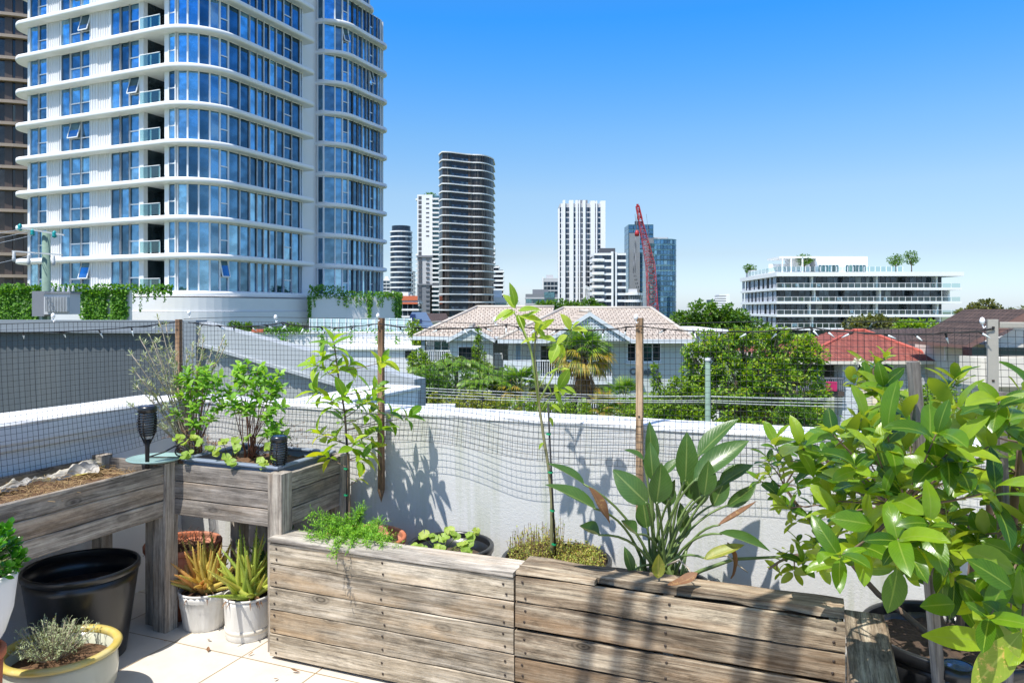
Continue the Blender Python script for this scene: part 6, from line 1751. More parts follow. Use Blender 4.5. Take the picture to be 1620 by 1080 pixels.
def vwin(x0, x1, D, z0, z1, mat='glass_deep', bars=0, split=1):
    b = fb(); b.box(x0, x1, D-.03, D-.02, z0, z1, 0); wo = b.build('window', M[mat], V); b = fb()
    for (a, c_, e, f) in ((x0-.06, x1+.06, z0-.07, z0), (x0-.06, x1+.06, z1, z1+.06), (x0-.06, x0, z0, z1), (x1, x1+.06, z0, z1)): b.box(a, c_, D-.06, D+.0, e, f, 1)
    for i in range(1, split+0): x = x0+(x1-x0)*i/split; b.box(x-.035, x+.035, D-.055, D-.031, z0, z1, 1)
    for i in range(bars): x = x0+(x1-x0)*(i+.5)/bars; b.box(x-.008, x+.008, D-.10, D-.085, z0, z1, 2)
    b.build('frame', [M[mat], M['frame_white'], M['black_matte']], wo)
D = 42.7
vwin(XX(993, D), XX(1004.5, D), D, ZZ(570, D), ZZ(543.5, D), bars=5); vwin(XX(1018, D), XX(1031, D), D, ZZ(571, D), ZZ(543.5, D), 'glass_teal', bars=0); vwin(XX(1033, D), XX(1044, D), D, ZZ(570, D), ZZ(543.5, D), bars=5)
vwin(1.7, 2.9, 44.6, -2.25, -.6, 'glass_dark', 6); vwin(3.1, 5.3, 44.6, -2.25, -.6, 'glass_dark', 9, 2); vwin(-5.0, -4.1, 48.2, -1.7, -.5, 'glass_teal', 0, 2)
vwin(-3.2, -2.0, 45.0, -2.0, -.7, 'glass_dark', 7); vwin(1.0, 2.8, 44.6, -5.2, -3.1, 'glass_dark', 0, 2); vwin(3.2, 5.4, 44.6, -5.2, -3.1, 'glass_dark', 12, 2)
b = fb(); b.box(XX(990, D), XX(1046, D), D-.12, D-.001, ZZ(576, D), ZZ(573, D)); b.build('window_sill', M['villa_trim'], V)
cu = bpy.data.curves.new('sign_text', 'FONT'); cu.body = 'Canajay'; cu.size = .62; cu.extrude = .03; cu.offset = .022
to = bpy.data.objects.new('sign_text', cu); dg = bpy.context.evaluated_depsgraph_get()
COL.objects.link(to); dg.update(); me = bpy.data.meshes.new_from_object(to.evaluated_get(dg)); bpy.data.objects.remove(to)
me.materials.clear(); me.materials.append(M['sign_grey'])
so_ = bpy.data.objects.new('name_letters', me); COL.objects.link(so_); so_.parent = V
wd = max(v.co.x for v in me.vertices); so_.scale = ((XX(1041, D)-XX(996, D))/wd,)*2+(1,); so_.rotation_euler = (math.pi/2, 0, 0); so_.location = (XX(996, D)-VX, D-.04-VD, ZZ(592, D)-GZ)

# ------------------------------------------------------------------ trees, palms, shrubs
def veg(label, u, v, D, crowns, mat, seed, leaf=.14, n=2500, name='tree', cat='tree', gap=.25, tr=.12, group=None):
    """crowns in pixels about (u, v): (du, dv, rx, rz)"""
    random.seed(seed); s = D/F; X0 = XX(u, D); zg = GZ if name != 'x' else 0
    t = thing(name, label, cat, tuple(C(X0, D, GZ)), TH, group); cb = MB(); tb = MB()
    tot = sum(c[2]*c[3] for c in crowns); zc0 = ZZ(v, D)-GZ
    zf = max(.15, min(zc0-c[1]*s-c[3]*s for c in crowns)); fork = Vector((0, 0, zf)); tb.tube([(0, 0, -.05), fork*.5+Vector((.04, .02, 0)), fork], [tr*1.4, tr, tr*.85], 8)
    for (du, dv, rx, rz) in crowns:
        c = Vector((du*s, rnd(-.3, .3)*rx*s, zc0-dv*s)); crown(cb, c, (rx*s, rx*s*.8, rz*s), int(n*rx*rz/tot), leaf, gap=gap, seed=seed)
        tb.tube(bez(fork, fork.lerp(c, .5), c, 5), [tr*.8, tr*.6, tr*.5, tr*.35, tr*.25, tr*.1], 6)
        for k in range(5):
            d = rdir(); tb.tube([fork.lerp(c, .75), c+Vector((d.x*rx, d.y*rx, d.z*rz))*s*.8], [tr*.3, tr*.08], 4)
    cb.build('crown', mat, t); tb.build('trunk', M['bark'], t); return t
veg('broad dark green tree behind the right end of the villa roof', 1118, 502, 62, [(-35,6,26,16),(-8,-6,30,20),(22,-2,30,20),(48,4,22,18),(0,14,50,16),(60,22,16,20)], M['tree'], 11, .30, 5200, tr=.3)
veg('row of round dark green crowns showing above the villa roof, centre', 905, 486, 80, [(-42,0,18,9),(-20,-2,20,10),(4,1,18,8),(25,-2,18,11),(42,2,14,7)], M['tree'], 12, .35, 2200, tr=.2)
veg('large mottled tree with yellow green leaves in front of the netting, right of the villa', 1190, 592, 28, [(-46,-46,26,22),(-18,-58,24,18),(14,-50,24,24),(40,-62,20,14),(60,-38,30,26),(98,-30,20,18),(-92,-2,22,20),(-74,-52,26,18),(-98,-34,14,14),(88,-52,16,12),(-84,20,26,20),(-62,-16,32,30),(-30,10,50,40),(30,5,50,42),(85,-6,24,26),(-80,36,30,30),(-34,58,48,30),(25,60,50,30),(80,54,36,30),(104,30,18,20)], M['tree_mix'], 13, .14, 24000, gap=.12, tr=.14)
veg('bright green shrub left of the green treated pole', 1082, 628, 27, [(-34,10,24,26),(-8,-12,18,20),(14,8,24,26),(-24,34,34,22),(-44,-26,8,13),(-46,-44,5,8),(10,34,26,22)], M['tree_bright'], 14, .12, 6500, 'shrub', 'shrub', tr=.05)
veg('weeping fine leaved tree at the right of the large mottled tree', 1262, 652, 27, [(0,-2,26,24),(-22,12,20,22),(18,16,22,20),(30,30,16,14)], M['tree'], 15, .10, 3000, tr=.06)
veg('dense yellow green hedge bush behind the citrus leaves at right', 1490, 650, 26, [(-45,-6,30,28),(-8,-16,34,28),(30,-8,32,26),(60,0,24,26),(0,16,70,24)], M['tree_bright'], 16, .12, 6000, 'hedge_bush', 'shrub', tr=.06)
veg('dark hedge behind the white pergola posts at right', 1530, 562, 44, [(-28,0,16,16),(0,-4,20,18),(26,0,16,16)], M['tree'], 17, .18, 1800, 'hedge_bush', 'shrub', tr=.06)
veg('mid green tree crowns in front of the terraced building, left part', 1390, 514, 110, [(-34,0,24,14),(-6,-2,30,15),(20,2,26,12)], M['tree_olive'], 18, .5, 2200, tr=.3)
veg('paler green tree crowns in front of the terraced building, right part', 1462, 520, 105, [(-28,0,20,14),(0,-2,24,13),(30,2,22,12)], M['tree_bright'], 19, .5, 1600, tr=.3)
veg('spreading olive green gum tree behind the brown roofs, left of the two at right', 1553, 496, 92, [(-26,2,14,9),(-12,-8,14,9),(8,-12,16,10),(22,-2,14,10),(-2,6,32,9)], M['tree_olive'], 20, .42, 2000, gap=.9, tr=.25)
veg('olive green gum tree behind the cream gable, rightmost', 1612, 500, 88, [(-10,-2,14,10),(8,-6,14,10),(26,0,18,12),(6,8,24,9)], M['tree_olive'], 23, .42, 1300, gap=.9, tr=.25)
veg('tree crown between the hotel and the terraced building', 1196, 517, 95, [(-6,0,22,14),(14,6,18,12)], M['tree'], 24, .4, 1000, tr=.25)
veg('yellow green rounded shrub bank in the villa garden', 752, 642, 28, [(-42,2,20,18),(-14,-6,24,20),(14,-4,26,20),(42,4,20,16),(0,12,60,14)], M['shrub_yellow'], 25, .09, 5500, 'shrub', 'shrub', tr=.05)
veg('golden croton shrub at the left end of the villa garden', 688, 640, 27, [(0,-2,11,18),(3,12,14,14)], M['shrub_yellow'], 26, .10, 1300, 'shrub', 'shrub', tr=.04)
veg('dark green bushes at the left corner of the villa garden', 668, 618, 29, [(-6,0,18,26),(16,-12,16,20),(8,14,24,18)], M['tree'], 27, .12, 2600, 'shrub', 'shrub', tr=.05)
veg('green understorey bushes in front of the villa, below the fan palm', 890, 650, 30, [(-60,4,30,26),(-22,8,30,24),(18,4,28,28),(56,8,30,24),(95,4,30,24),(130,0,26,24)], M['tree_bright'], 28, .12, 7000, 'shrub', 'shrub', tr=.05)
veg('mid green bushes under the palms at the left of the villa garden', 715, 612, 32, [(-34,-4,26,26),(6,-2,32,28),(50,4,30,26),(85,-4,26,28)], M['tree'], 29, .13, 6500, 'shrub', 'shrub', tr=.05)
veg('tall bright bush below the left villa balcony', 668, 575, 36, [(-6,0,18,22),(10,14,18,22)], M['tree_bright'], 34, .14, 2400, 'shrub', 'shrub', tr=.05)
veg('bright leafy bush beneath the right villa window', 1030, 646, 34, [(-20,0,24,20),(14,6,26,22),(40,-6,20,22)], M['tree_bright'], 35, .13, 3600, 'shrub', 'shrub', tr=.05)
veg('climbing plant column against the villa stair window', 757, 548, 43.5, [(0,-18,6,14),(-2,4,8,18),(3,24,12,20),(10,36,16,14)], M['tree_bright'], 30, .14, 1800, 'climbing_plant', 'plant', tr=.05)
veg('bushy plant at the left corner of the villa roof', 655, 520, 50, [(0,0,12,14),(8,14,12,14)], M['tree_bright'], 33, .2, 900, 'shrub', 'shrub', tr=.05)
for i, (u, v, w_, lb) in enumerate(((281, 519, 13, 'small round shrub on the podium terrace, leftmost of three'), (391, 521, 13, 'round shrub on the podium terrace, beside the orange box'), (463, 521, 14, 'wide shrub on the podium terrace, right of the other two'))):
    veg(lb, u if i else 372, v, 54, [(0,0,w_,w_*.8),(3,8,w_*.6,w_*.5)], M['tree'], 40+i, .2, 700, 'shrub', 'shrub', tr=.05)

def fanpalm(label, u, v, D, r, nf, mats, seed, trunk_w=.16, skirt=0, droopy=.5, up=.2):
    random.seed(seed); s = D/F; c = Vector((0, 0, ZZ(v, D)-GZ)); t = thing('fan_palm', label, 'palm', tuple(C(XX(u, D), D, GZ)), TH)
    bs = [MB() for _ in mats]; st = MB()
    for i in range(nf):
        k = i/nf; a = i*2.4+rnd(-.3, .3); e = 1.35-1.75*k+rnd(-.15, .15)
        d = Vector((math.cos(a)*math.cos(e), math.sin(a)*math.cos(e), math.sin(e))); pl = r*s*rnd(.42, .6); h = c+d*pl; m = 0
        if len(mats) > 1: m = 0 if k < .5 else 1
        st.tube([c, c+d*pl*.5+Vector((0, 0, .03)), h], [.022, .016, .012], 4)
        sd = d.cross(UP).normalized() if abs(d.z) < .98 else Vector((1, 0, 0)); nn = sd.cross(d)
        for j in range(17):
            f = -1.25+2.5*j/16; dd = (d*math.cos(f)+sd*math.sin(f)+Vector((0, 0, -.10-.25*abs(f)*droopy))).normalized()
            bs[m].leaf(h, dd, nn, r*s*rnd(.45, .6)*(1-.18*abs(f)), .055*r*s/1.2, .4, droopy, 4, 0, .3)
    for i, bb in enumerate(bs):
        if bb.v: bb.build('fronds', mats[i], t)
    if skirt:
        sk = MB()
        for i in range(skirt):
            a = rnd(0, 6.28); z = rnd(-.15, .1)*r*s; q = c+Vector((math.cos(a)*.12, math.sin(a)*.12, z)); dd = Vector((math.cos(a)*rnd(.1, .55), math.sin(a)*rnd(.1, .55), -1))
            sk.leaf(q, dd, Vector((math.cos(a), math.sin(a), .2)), r*s*rnd(.5, 1.25), .09, .5, .2, 4, 0, .4)
        sk.build('dead_fronds', M['palm_dead'], t)
    st.build('stalks', M['twig_green'], t)
    b = MB(); b.tube([(0, 0, -.1), (0.05, 0, c.z*.5), c], [trunk_w*1.25, trunk_w, trunk_w*1.05], 10); b.build('trunk', M['bark'], t)
fanpalm('tall fan palm with hanging orange dead fronds in front of the villa balcony', 922, 566, 36, 60, 40, [M['palm'], M['palm_yellow']], 5, .17, 110, .7)
fanpalm('green fan palm left of the tan netting stake', 988, 634, 32, 44, 26, [M['palm'], M['palm']], 6, .10, 0, .5)
fanpalm('low green fan palm below the villa balcony, beside the tall sapling', 822, 618, 31, 50, 28, [M['palm'], M['palm_yellow']], 7, .10, 0, .5)
fanpalm('small yellowing fan palm low in the garden, right of the tall sapling', 800, 655, 28, 30, 16, [M['palm'], M['palm_yellow']], 8, .08, 0, .4)
fanpalm('small pale fan palm in front of the garden rail', 955, 646, 30, 34, 18, [M['palm_yellow']], 10, .07, 0, .3)
def feather(label, u, v, D, r, nf, mat, seed, trunk=True):
    random.seed(seed); s = D/F; c = Vector((0, 0, ZZ(v, D)-GZ)); t = thing('feather_palm', label, 'palm', tuple(C(XX(u, D), D, GZ)), TH); b = MB(); st = MB()
    for i in range(nf):
        a = i*2.4; e = rnd(.45, 1.3); L = r*s*rnd(.8, 1.15); d = Vector((math.cos(a)*math.cos(e), math.sin(a)*math.cos(e), math.sin(e)))
        path = [c+d*L*k/10+Vector((0, 0, -.55*L*(k/10)**2.3)) for k in range(11)]; st.tube(path, [.02-.0015*k for k in range(11)], 4)
        for k in range(2, 30):
            f = k/30*10; i0 = int(f); q = path[i0].lerp(path[min(10, i0+1)], f-i0); td = (path[min(10, i0+1)]-path[i0]).normalized(); sd = td.cross(UP).normalized()
            for sg in (-1, 1): b.leaf(q, sd*sg+td*.6+Vector((0, 0, -.25)), UP, L*.26*(1-.5*abs(k/30-.45)), .035*r*s/1.3, .2, .5, 3, 0, .35)
    b.build('fronds', mat, t); st.build('stalks', M['twig_green'], t)
    b = MB(); b.tube([(0, 0, -.1), (0, 0, c.z)], [.13, .09], 8); b.build('trunk', M['bark'], t)
feather('bushy feather palm at the left of the villa garden', 680, 596, 33, 50, 24, M['palm'], 50)
feather('darker feather palm below the left villa balcony', 722, 584, 35, 56, 26, M['palm'], 51)
feather('arching feather palm between the two villa blocks', 782, 602, 38, 46, 24, M['palm'], 52)
feather('broad feather palm in the middle of the villa garden', 762, 612, 31, 46, 24, M['palm'], 53)
feather('small feather palm behind the villa, right of the blue towers base', 700, 515, 70, 14, 14, M['palm'], 54)
random.seed(55); t = thing('banana_plant', 'banana plants with broad green leaves at the foot of the tall fan palm', 'plant', tuple(C(XX(890, 31), 31, GZ)), TH); b = MB()
for i in range(22): a = i*2.4; b.leaf((rnd(-.5, .5), rnd(-.3, .3), 1.2+rnd(0, .3)), Vector((math.cos(a)*.45, math.sin(a)*.45, 1)), Vector((math.cos(a), math.sin(a), 0)), rnd(.6, 1.1), .24, .3, .5, 6)
b.build('leaves', M['palm'], t)
# norfolk pine on the skyline
t = thing('norfolk_pine', 'dark conical pine on the skyline above the villa roof', 'tree', tuple(C(XX(811, 150), 150, GZ)), TH); b = MB(); random.seed(56); s = 150/F; zt = ZZ(456, 150)-GZ
for k in range(9):
    z = zt-k*5*s-.2; rr = (2+k*1.6)*s
    for a in range(9):
        an = a*.7+k; d = Vector((math.cos(an), math.sin(an), .25))
        for m in range(7): b.leaf(Vector((0, 0, z))+d*rr*(m+1)/7, rdir()+d, UP, .45, .22, .2, .2, 2)
b.build('crown', M['tree'], t); b = MB(); b.tube([(0, 0, 0), (0, 0, zt)], [.35, .05], 6); b.build('trunk', M['bark'], t)

# ------------------------------------------------------------------ poles, wires
t = vf('utility_pole', 'weathered green pole with two crossarms and grey transformer, at left', 'utility pole', XX(74, 30), 30); D = 30; s = D/F
def fp(): return FB(XX(74, 30), 30)
b = fp(); b.tube([(XX(74, D), D, GZ), (XX(73, D), D, ZZ(366, D))], [.19, .15], 12); b.build('pole', M['copper_pole'], t)
b = fp(); b.tube([(XX(36, D), D-.25, ZZ(361, D)), (XX(108, D), D-.25, ZZ(373, D))], .045, 4, smooth=False); ca1 = b.build('crossarm', M['steel'], t)
b = fp(); b.tube([(XX(26, D), D-.25, ZZ(398, D)), (XX(105, D), D-.25, ZZ(404, D))], .04, 4, smooth=False); b.build('crossarm', M['steel'], t)
for (u, v) in ((38, 360), (58, 368), (92, 371)):
    b = MB(); b.lathe([(0, -.16), (.07, -.14), (.09, -.07), (.06, -.03), (.09, .03), (.05, .10), (0, .14)], 12); o = b.build('insulator', M['teal'], ca1, (XX(u, D)-XX(74, D), -.25, ZZ(v, D)-GZ))
for (u, v) in ((30, 404), (53, 409), (92, 410)):
    b = MB(); b.lathe([(0, -.28), (.06, -.26), (.07, -.1), (.05, -.08), (.07, 0), (.05, .02), (.06, .1), (0, .14)], 12); b.build('fuse', M['steel'], t, (XX(u, D)-XX(74, D), -.3, ZZ(v, D)-GZ))
b = fp(); b.box(XX(67, D), XX(86, D), D-.65, D-.1, ZZ(500, D), ZZ(461, D), 0); b.box(XX(88, D), XX(128, D), D-.75, D-.05, ZZ(497, D), ZZ(465, D), 1)
for i in range(15): x = XX(94, D)+(XX(127, D)-XX(94, D))*i/14; b.box(x-.012, x+.012, D-.92, D-.75, ZZ(493, D), ZZ(470, D), 2)
b.box(XX(86, D), XX(130, D), D-.8, D-.02, ZZ(465, D), ZZ(462, D), 0); tf = b.build('transformer', [M['grey_panel'], M['lgrey_panel'], M['steel']], t)
for (u, v) in ((93, 458), (102, 457), (110, 458), (118, 458), (125, 457)):
    b = MB(); b.lathe([(.05, -.1), (.06, -.05), (.03, -.02), (.06, .03), (.02, .06), (.03, .12), (0, .13)], 10); b.build('bushing', M['steel'], tf, (XX(u, D)-XX(74, D), -.4, ZZ(v, D)-GZ))
def wire(label, pts, r, mat='steel', n=10):
    q = [C(XX(u, D), D, ZZ(v, D)) for u, v, D in pts]; o = q[0]; path = []
    for a, c_ in zip(q[:-1], q[1:]):
        m = (a+c_)/2-Vector((0, 0, (c_-a).length*.008)); path += bez(a, m, c_, n)
    b = MB(); b.tube([p-o for p in path], r, 5); b.build('power_line', M[mat], None, tuple(o), label=label, cat='power line', group='power lines')
for i, (va, vb) in enumerate(((378, 361), (387, 366), (396, 372), (428, 402))): wire('thin grey line running left from the transformer pole', [(-60, va, 24), (40+i*6, vb, 29.7)], .010)
wl_ = [(612, 622, 627, 630), (616, 627, 626, 634), (621, 631, 633, 638), (627, 634, 636, 644)]
for i, v in enumerate(wl_):
    wire('pale overhead line crossing low in front of the villa garden, %s of four' % ('topmost', 'second', 'third', 'lowest')[i], [(646, v[0], 21), (870, v[1], 20.5), (1120, v[2], 20), (1380, v[3], 19)], .011)
t = vf('service_pole', 'slim green treated pole behind the netting, right of the villa', 'pole', XX(1120, 20), 20); b = FB(XX(1120, 20), 20)
b.tube([(XX(1120, 20), 20, GZ), (XX(1120, 20), 20, ZZ(568, 20))], [.085, .07], 12); b.build('pole', M['copper_pole'], t)
b = FB(XX(1120, 20), 20); b.lathe([(0, .03), (.08, .02), (.085, -.06)], 12, c=(XX(1120, 20), 20, ZZ(567, 20))); b.build('cap', M['steel'], t)

# ------------------------------------------------------------------ white walls and screens below the tower
t = vf('screen_wall', 'row of pale green frosted glass screens on the white terrace wall', 'screen', XX(570, 56), 56)
b = FB(XX(570, 56), 56); b.box(XX(490, 56), XX(651, 56), 56, 56.1, ZZ(528, 56), ZZ(503.5, 56)); b.build('panel', M['frost'], t)
b = FB(XX(570, 56), 56)
for i in range(15): x = XX(490, 56)+(XX(651, 56)-XX(490, 56))*i/14; b.box(x-.035, x+.035, 55.94, 55.99, ZZ(529, 56), ZZ(503, 56))
b.build('frame', M['frame_white'], t)
t = vf('terrace_wall', 'white terrace wall with small hanging plants below the frosted screens', 'wall', XX(560, 52), 52)
b = FB(XX(560, 52), 52); b.box(XX(380, 52), XX(666, 52), 52, 53.5, GZ, ZZ(527, 52)); b.build('wall', M['panel_white'], t)
b = FB(XX(560, 52), 52); b.box(XX(380, 52), XX(667, 52), 51.9, 53.6, ZZ(527, 52)+.002, ZZ(525.5, 52)); b.build('coping', M['white_clean'], t)
random.seed(60); b = FB(XX(560, 52), 52)
for i in range(700):
    u = rnd(418, 478) if i < 520 else rnd(480, 660); b.leaf((XX(u, 51.8), 51.8+rnd(-.1, .5), ZZ(524, 52)+rnd(-.15, .25)*(1 if i < 520 else .5)), rdir()+UP*.4, rdir(), rnd(.12, .22), .12, .1, .2, 2)
for (u, L, k) in ((446, 1.0, 40), (452, 1.1, 40), (508, 1.2, 40), (511, 1.3, 50), (556, .8, 30), (598, 1.0, 30), (629, .9, 30), (655, .9, 24)): hang(b, (XX(u, 51.8), 51.75, ZZ(527, 52)), L, k, .16, .14)
b.build('hanging_plants', M['vine'], t, kind='stuff')
b = FB(XX(560, 52), 52); b.box(XX(400, 52), XX(418, 52), 51.7, 52.4, ZZ(525, 52), ZZ(521, 52)); b.build('planter_box', M['orange'], t)
t = vf('low_building', 'plain white low building with a dark slot window, left of the villa', 'building', XX(620, 47), 47)
b = FB(XX(620, 47), 47); b.box(XX(520, 47), XX(663, 47), 47, 55, GZ, ZZ(553, 47)); b.build('wall', M['panel_white'], t)
b = FB(XX(620, 47), 47); b.box(XX(520, 47), XX(664, 47), 46.8, 55.1, ZZ(553, 47)+.003, ZZ(550, 47)); b.build('roof_slab', M['white_clean'], t)
b = FB(XX(620, 47), 47); b.box(XX(641, 47), XX(661, 47), 46.93, 46.99, ZZ(566, 47), ZZ(555, 47)); b.build('window', M['glass_dark'], t)
t = vf('garden_wall', 'low white garden wall at street level beyond the balcony wall', 'wall', XX(690, 26), 26)
b = FB(XX(690, 26), 26); b.box(XX(630, 26), XX(720, 26), 26, 26.3, GZ, ZZ(640, 26)); b.build('wall', M['white'], t)
# solar roofed house and brown roof
t = vf('house', 'pale roofed house with blue solar panels, between the terrace planter and the grey tower', 'house', XX(660, 82), 82); D = 82
b = FB(XX(660, D), D); rface(b, [(XX(634, D), D, ZZ(530, D)), (XX(694, D), D, ZZ(530, D)), (XX(664, D), D+6, ZZ(494, D)), (XX(640, D), D+6, ZZ(494, D))]); b.build('roof', [M['white'], M['white']], t)
b = FB(XX(660, D), D)
for (a, c_, v0, v1) in ((642, 652, 513, 507), (653, 663, 513, 507), (641, 650, 505, 499)):
    def rp_(u, v): 
        k = (530-v)/36; return (XX(u, D)+0, D+6*k-.12, ZZ(v, D)+.12)
    b.poly([rp_(a, v0), rp_(c_, v0), rp_(c_-2, v1), rp_(a-2, v1)])
b.build('solar_panel', M['solar'], t)
b = FB(XX(660, D), D); b.box(XX(636, D), XX(692, D), D+.3, D+8, GZ, ZZ(531, D)); b.build('wall', M['white'], t)
t = vf('house', 'small brown tiled roof just left of the dark curved tower base', 'house', XX(680, 110), 110); D = 110
b = FB(XX(680, D), D); rface(b, [(XX(655, D), D, ZZ(508, D)), (XX(712, D), D, ZZ(508, D)), (XX(700, D), D+6, ZZ(496, D)), (XX(662, D), D+6, ZZ(496, D))]); b.build('roof', [M['roof_brown'], M['white']], t)
b = FB(XX(680, D), D); b.box(XX(657, D), XX(710, D), D+.5, D+8, GZ, ZZ(509, D)); b.build('wall', M['white'], t)

# ------------------------------------------------------------------ red roofed house, brown roofs, cream house
D = 38; X0 = XX(1370, D); t = vf('house', 'house with bright red tiled hip roof and white brick walls, at right', 'house', X0, D+3)
def hb(): return FB(X0, D+3)
ze = ZZ(571, D); xl, xr = XX(1255, D), XX(1497, D); rz = ZZ(523, D+5)
b = hb(); g0, g1 = (XX(1350, D+5), D+5, rz), (XX(1368, D+5), D+5, rz); rface(b, [(xl, D, ze), (xr, D, ze), g1, g0]); rface(b, [(xl, D+11, ze), (xl, D, ze), g0]); rface(b, [(xr, D, ze), (xr, D+11, ze), g1]); rface(b, [(xr, D+11, ze), (xl, D+11, ze), g0, g1])
b.build('roof', [M['roof_red'], M['cream']], t)
for (p, q) in (((xl, D, ze), g0), ((xr, D, ze), g1), (g0, g1)): b = hb(); ridge(b, p, q, .10); b.build('ridge_cap', M['ridge_red'] if 'ridge_red' in M else M.setdefault('ridge_red', plain('ridge_red', (.45, .10, .07), .8)), t)
b = hb(); q0 = (XX(1250, 47), 47, ZZ(549, 47)); q1 = (XX(1318, 50), 50, ZZ(521, 50)); q2 = (XX(1352, 50), 50, ZZ(521, 50)); q3 = (XX(1345, 46), 46, ZZ(549, 46)); rface(b, [q0, q3, q2, q1]); b.build('rear_roof', [M['roof_red'], M['cream']], t)
b = hb(); p = Vector((XX(1262, 46), 45.9, ZZ(552, 46))); q = Vector((XX(1322, 49), 48.9, ZZ(527, 49))); b.poly([p, p+Vector((.7, -.2, -.25)), q+Vector((.5, -.2, -.1)), q]); b.build('valley_gutter', M['lgrey_panel'], t)
b = hb(); b.box(XX(1340, D), XX(1364, D), D+.5, D+1.5, GZ, ze-.2); b.build('brick_pier', M['white_brick'], t)
b = hb(); b.box(XX(1365, D), XX(1485, D), D+1.0, D+10, -2.6, ze-.2); b.build('brick_wall', M['white_brick'], t)
b = hb(); b.box(XX(1268, D), XX(1339, D), D+2.8, D+10, GZ, ze-.2, 0); b.build('recess_wall', M['dgrey'], t)
b = hb(); b.box(XX(1372, D), XX(1425, D), D+.9, D+.99, ZZ(604, D), ZZ(578, D), 0); b.build('window', M['glass_dark'], t)
b = hb(); b.box(XX(1262, D), XX(1339, D), D+.2, D+2.7, ZZ(628, D), ZZ(620, D)); b.build('balcony_floor', M['brown_panel'], t)
b = hb()
for i in range(26): x = XX(1264, D)+(XX(1338, D)-XX(1264, D))*i/25; b.box(x-.02, x+.02, D+.25, D+.29, ZZ(619, D), ZZ(600, D))
b.box(XX(1263, D), XX(1339, D), D+.23, D+.31, ZZ(600, D), ZZ(598, D)); b.build('balcony_rail', M['grey_panel'], t)
for (a, c_, dd) in ((1282, 1298, 2.74), (1303, 1320, 2.74)): b = hb(); b.box(XX(a, D), XX(c_, D), D+dd, D+dd+.03, ZZ(618, D), ZZ(580, D)); b.build('glass_door', M['glass_dark'], t)
b = MB(); b.cbox(0, XX(1324, 38.1)-XX(1306, 38.1), -.02, .02, 0, ZZ(604, 38.1)-ZZ(618, 38.1), .006, n=8, wob=.03); o = b.build('towel', M['towel'], None, tuple(C(XX(1306, 38.1), 38.1, ZZ(618, 38.1))), label='pink towel hanging over the balcony rail of the red roofed house', cat='towel'); o.rotation_euler = (0, 0, TH)
b = MB(); b.prism([(-.15, -.02), (.15, -.02), (.15, .02), (-.15, .02)], 0, .55); b.v = [(x*(1.25-z/.95 if z > .1 else 1), y+.02*math.sin(z*20), z) for x, y, z in b.v]; b.poly([(-.09, 0, .55), (.09, 0, .55), (0, 0, .85)]); o = b.build('towel', M['towel_blue'], None, tuple(C(XX(1292, 38.2), 38.2, ZZ(597, 38.2))), label='blue cloth hanging in the balcony opening of the red roofed house', cat='towel'); o.rotation_euler = (0, 0, TH)
D = 54; X0 = XX(1440, D); t = vf('house', 'long house with a dull brown tiled roof behind the red roofed house', 'house', X0, D)
b = FB(X0, D); rface(b, [(XX(1350, D), D, ZZ(549, D)), (XX(1500, D), D, ZZ(552, D)), (XX(1482, D+6), D+6, ZZ(519, D+6)), (XX(1372, D+6), D+6, ZZ(521, D+6))]); b.build('roof', [M['roof_brown'], M['white']], t)
b = FB(X0, D); b.box(XX(1355, D), XX(1495, D), D+.8, D+9, GZ, ZZ(553, D)); b.build('wall', M['cream'], t)
b = FB(X0, D); b.box(XX(1440, D), XX(1486, D), D+.7, D+.79, ZZ(568, D), ZZ(557, D)); b.build('window', M['glass_dark'], t)
D = 48; X0 = XX(1530, D); t = vf('house', 'house with a dark brown roof just left of the cream gable', 'house', X0, D)
b = FB(X0, D); rface(b, [(XX(1478, D), D, ZZ(552, D)), (XX(1600, D), D, ZZ(554, D)), (XX(1620, D+7), D+7, ZZ(513, D+7)), (XX(1512, D+7), D+7, ZZ(519, D+7))]); b.build('roof', [M['roof_brown'], M['white']], t)
b = FB(X0, D); b.box(XX(1470, D), XX(1600, D), D+.8, D+9, GZ, ZZ(557, D)); b.build('wall', M['cream'], t)
b = FB(X0, D); b.tube([(XX(1504, D), D+.5, ZZ(548, D)), (XX(1504, D), D+.5, ZZ(524, D))], .06, 8); b.build('vent_pipe', M['white'], t)
D = 32; X0 = XX(1600, D); t = vf('house', 'cream rendered house with a gable and curved balcony wall, at the right edge', 'house', X0, D+2)
b = FB(X0, D+2); b.poly([(XX(1542, D+2), D+2, ZZ(560, D+2)), (XX(1700, D+2), D+2, ZZ(560, D+2)), (XX(1700, D+2), D+2, ZZ(498, D+2)), (XX(1625, D+2), D+2, ZZ(506, D+2))]); b.box(XX(1560, D+2), XX(1700, D+2), D+2.05, D+8, GZ, ZZ(545, D+2)); b.build('gable_wall', M['cream'], t)
b = FB(X0, D+2); p = Vector((XX(1530, D+1.6), D+1.6, ZZ(552, D+2))); q = Vector((XX(1632, D+1.6), D+1.6, ZZ(502, D+2))); b.poly([p, q, q+Vector((0, 0, .35)), p+Vector((0, 0, .18))]); b.build('verge', M['roof_flat'] if 'roof_flat' in M else M.setdefault('roof_flat', plain('verge_brown', (.20, .11, .09), .8)), t)
b = FB(X0, D+2); b.box(XX(1565, D), XX(1700, D), D+1.2, D+1.9, ZZ(566, D), ZZ(552, D)); b.build('window', M['glass_dark'], t)
b = FB(X0, D+2); pts = [(XX(1553, D), D+1.6)]+[(XX(1553, D)+.45-.45*math.cos(R(a)), D+1-.9*math.sin(R(a))) for a in range(10, 91, 20)]+[(XX(1700, D), D+.1), (XX(1700, D), D+1.1), (XX(1560, D), D+1.15)]
b.prism(pts, ZZ(612, D), ZZ(566, D)); b.build('balcony_wall', M['cream'], t)
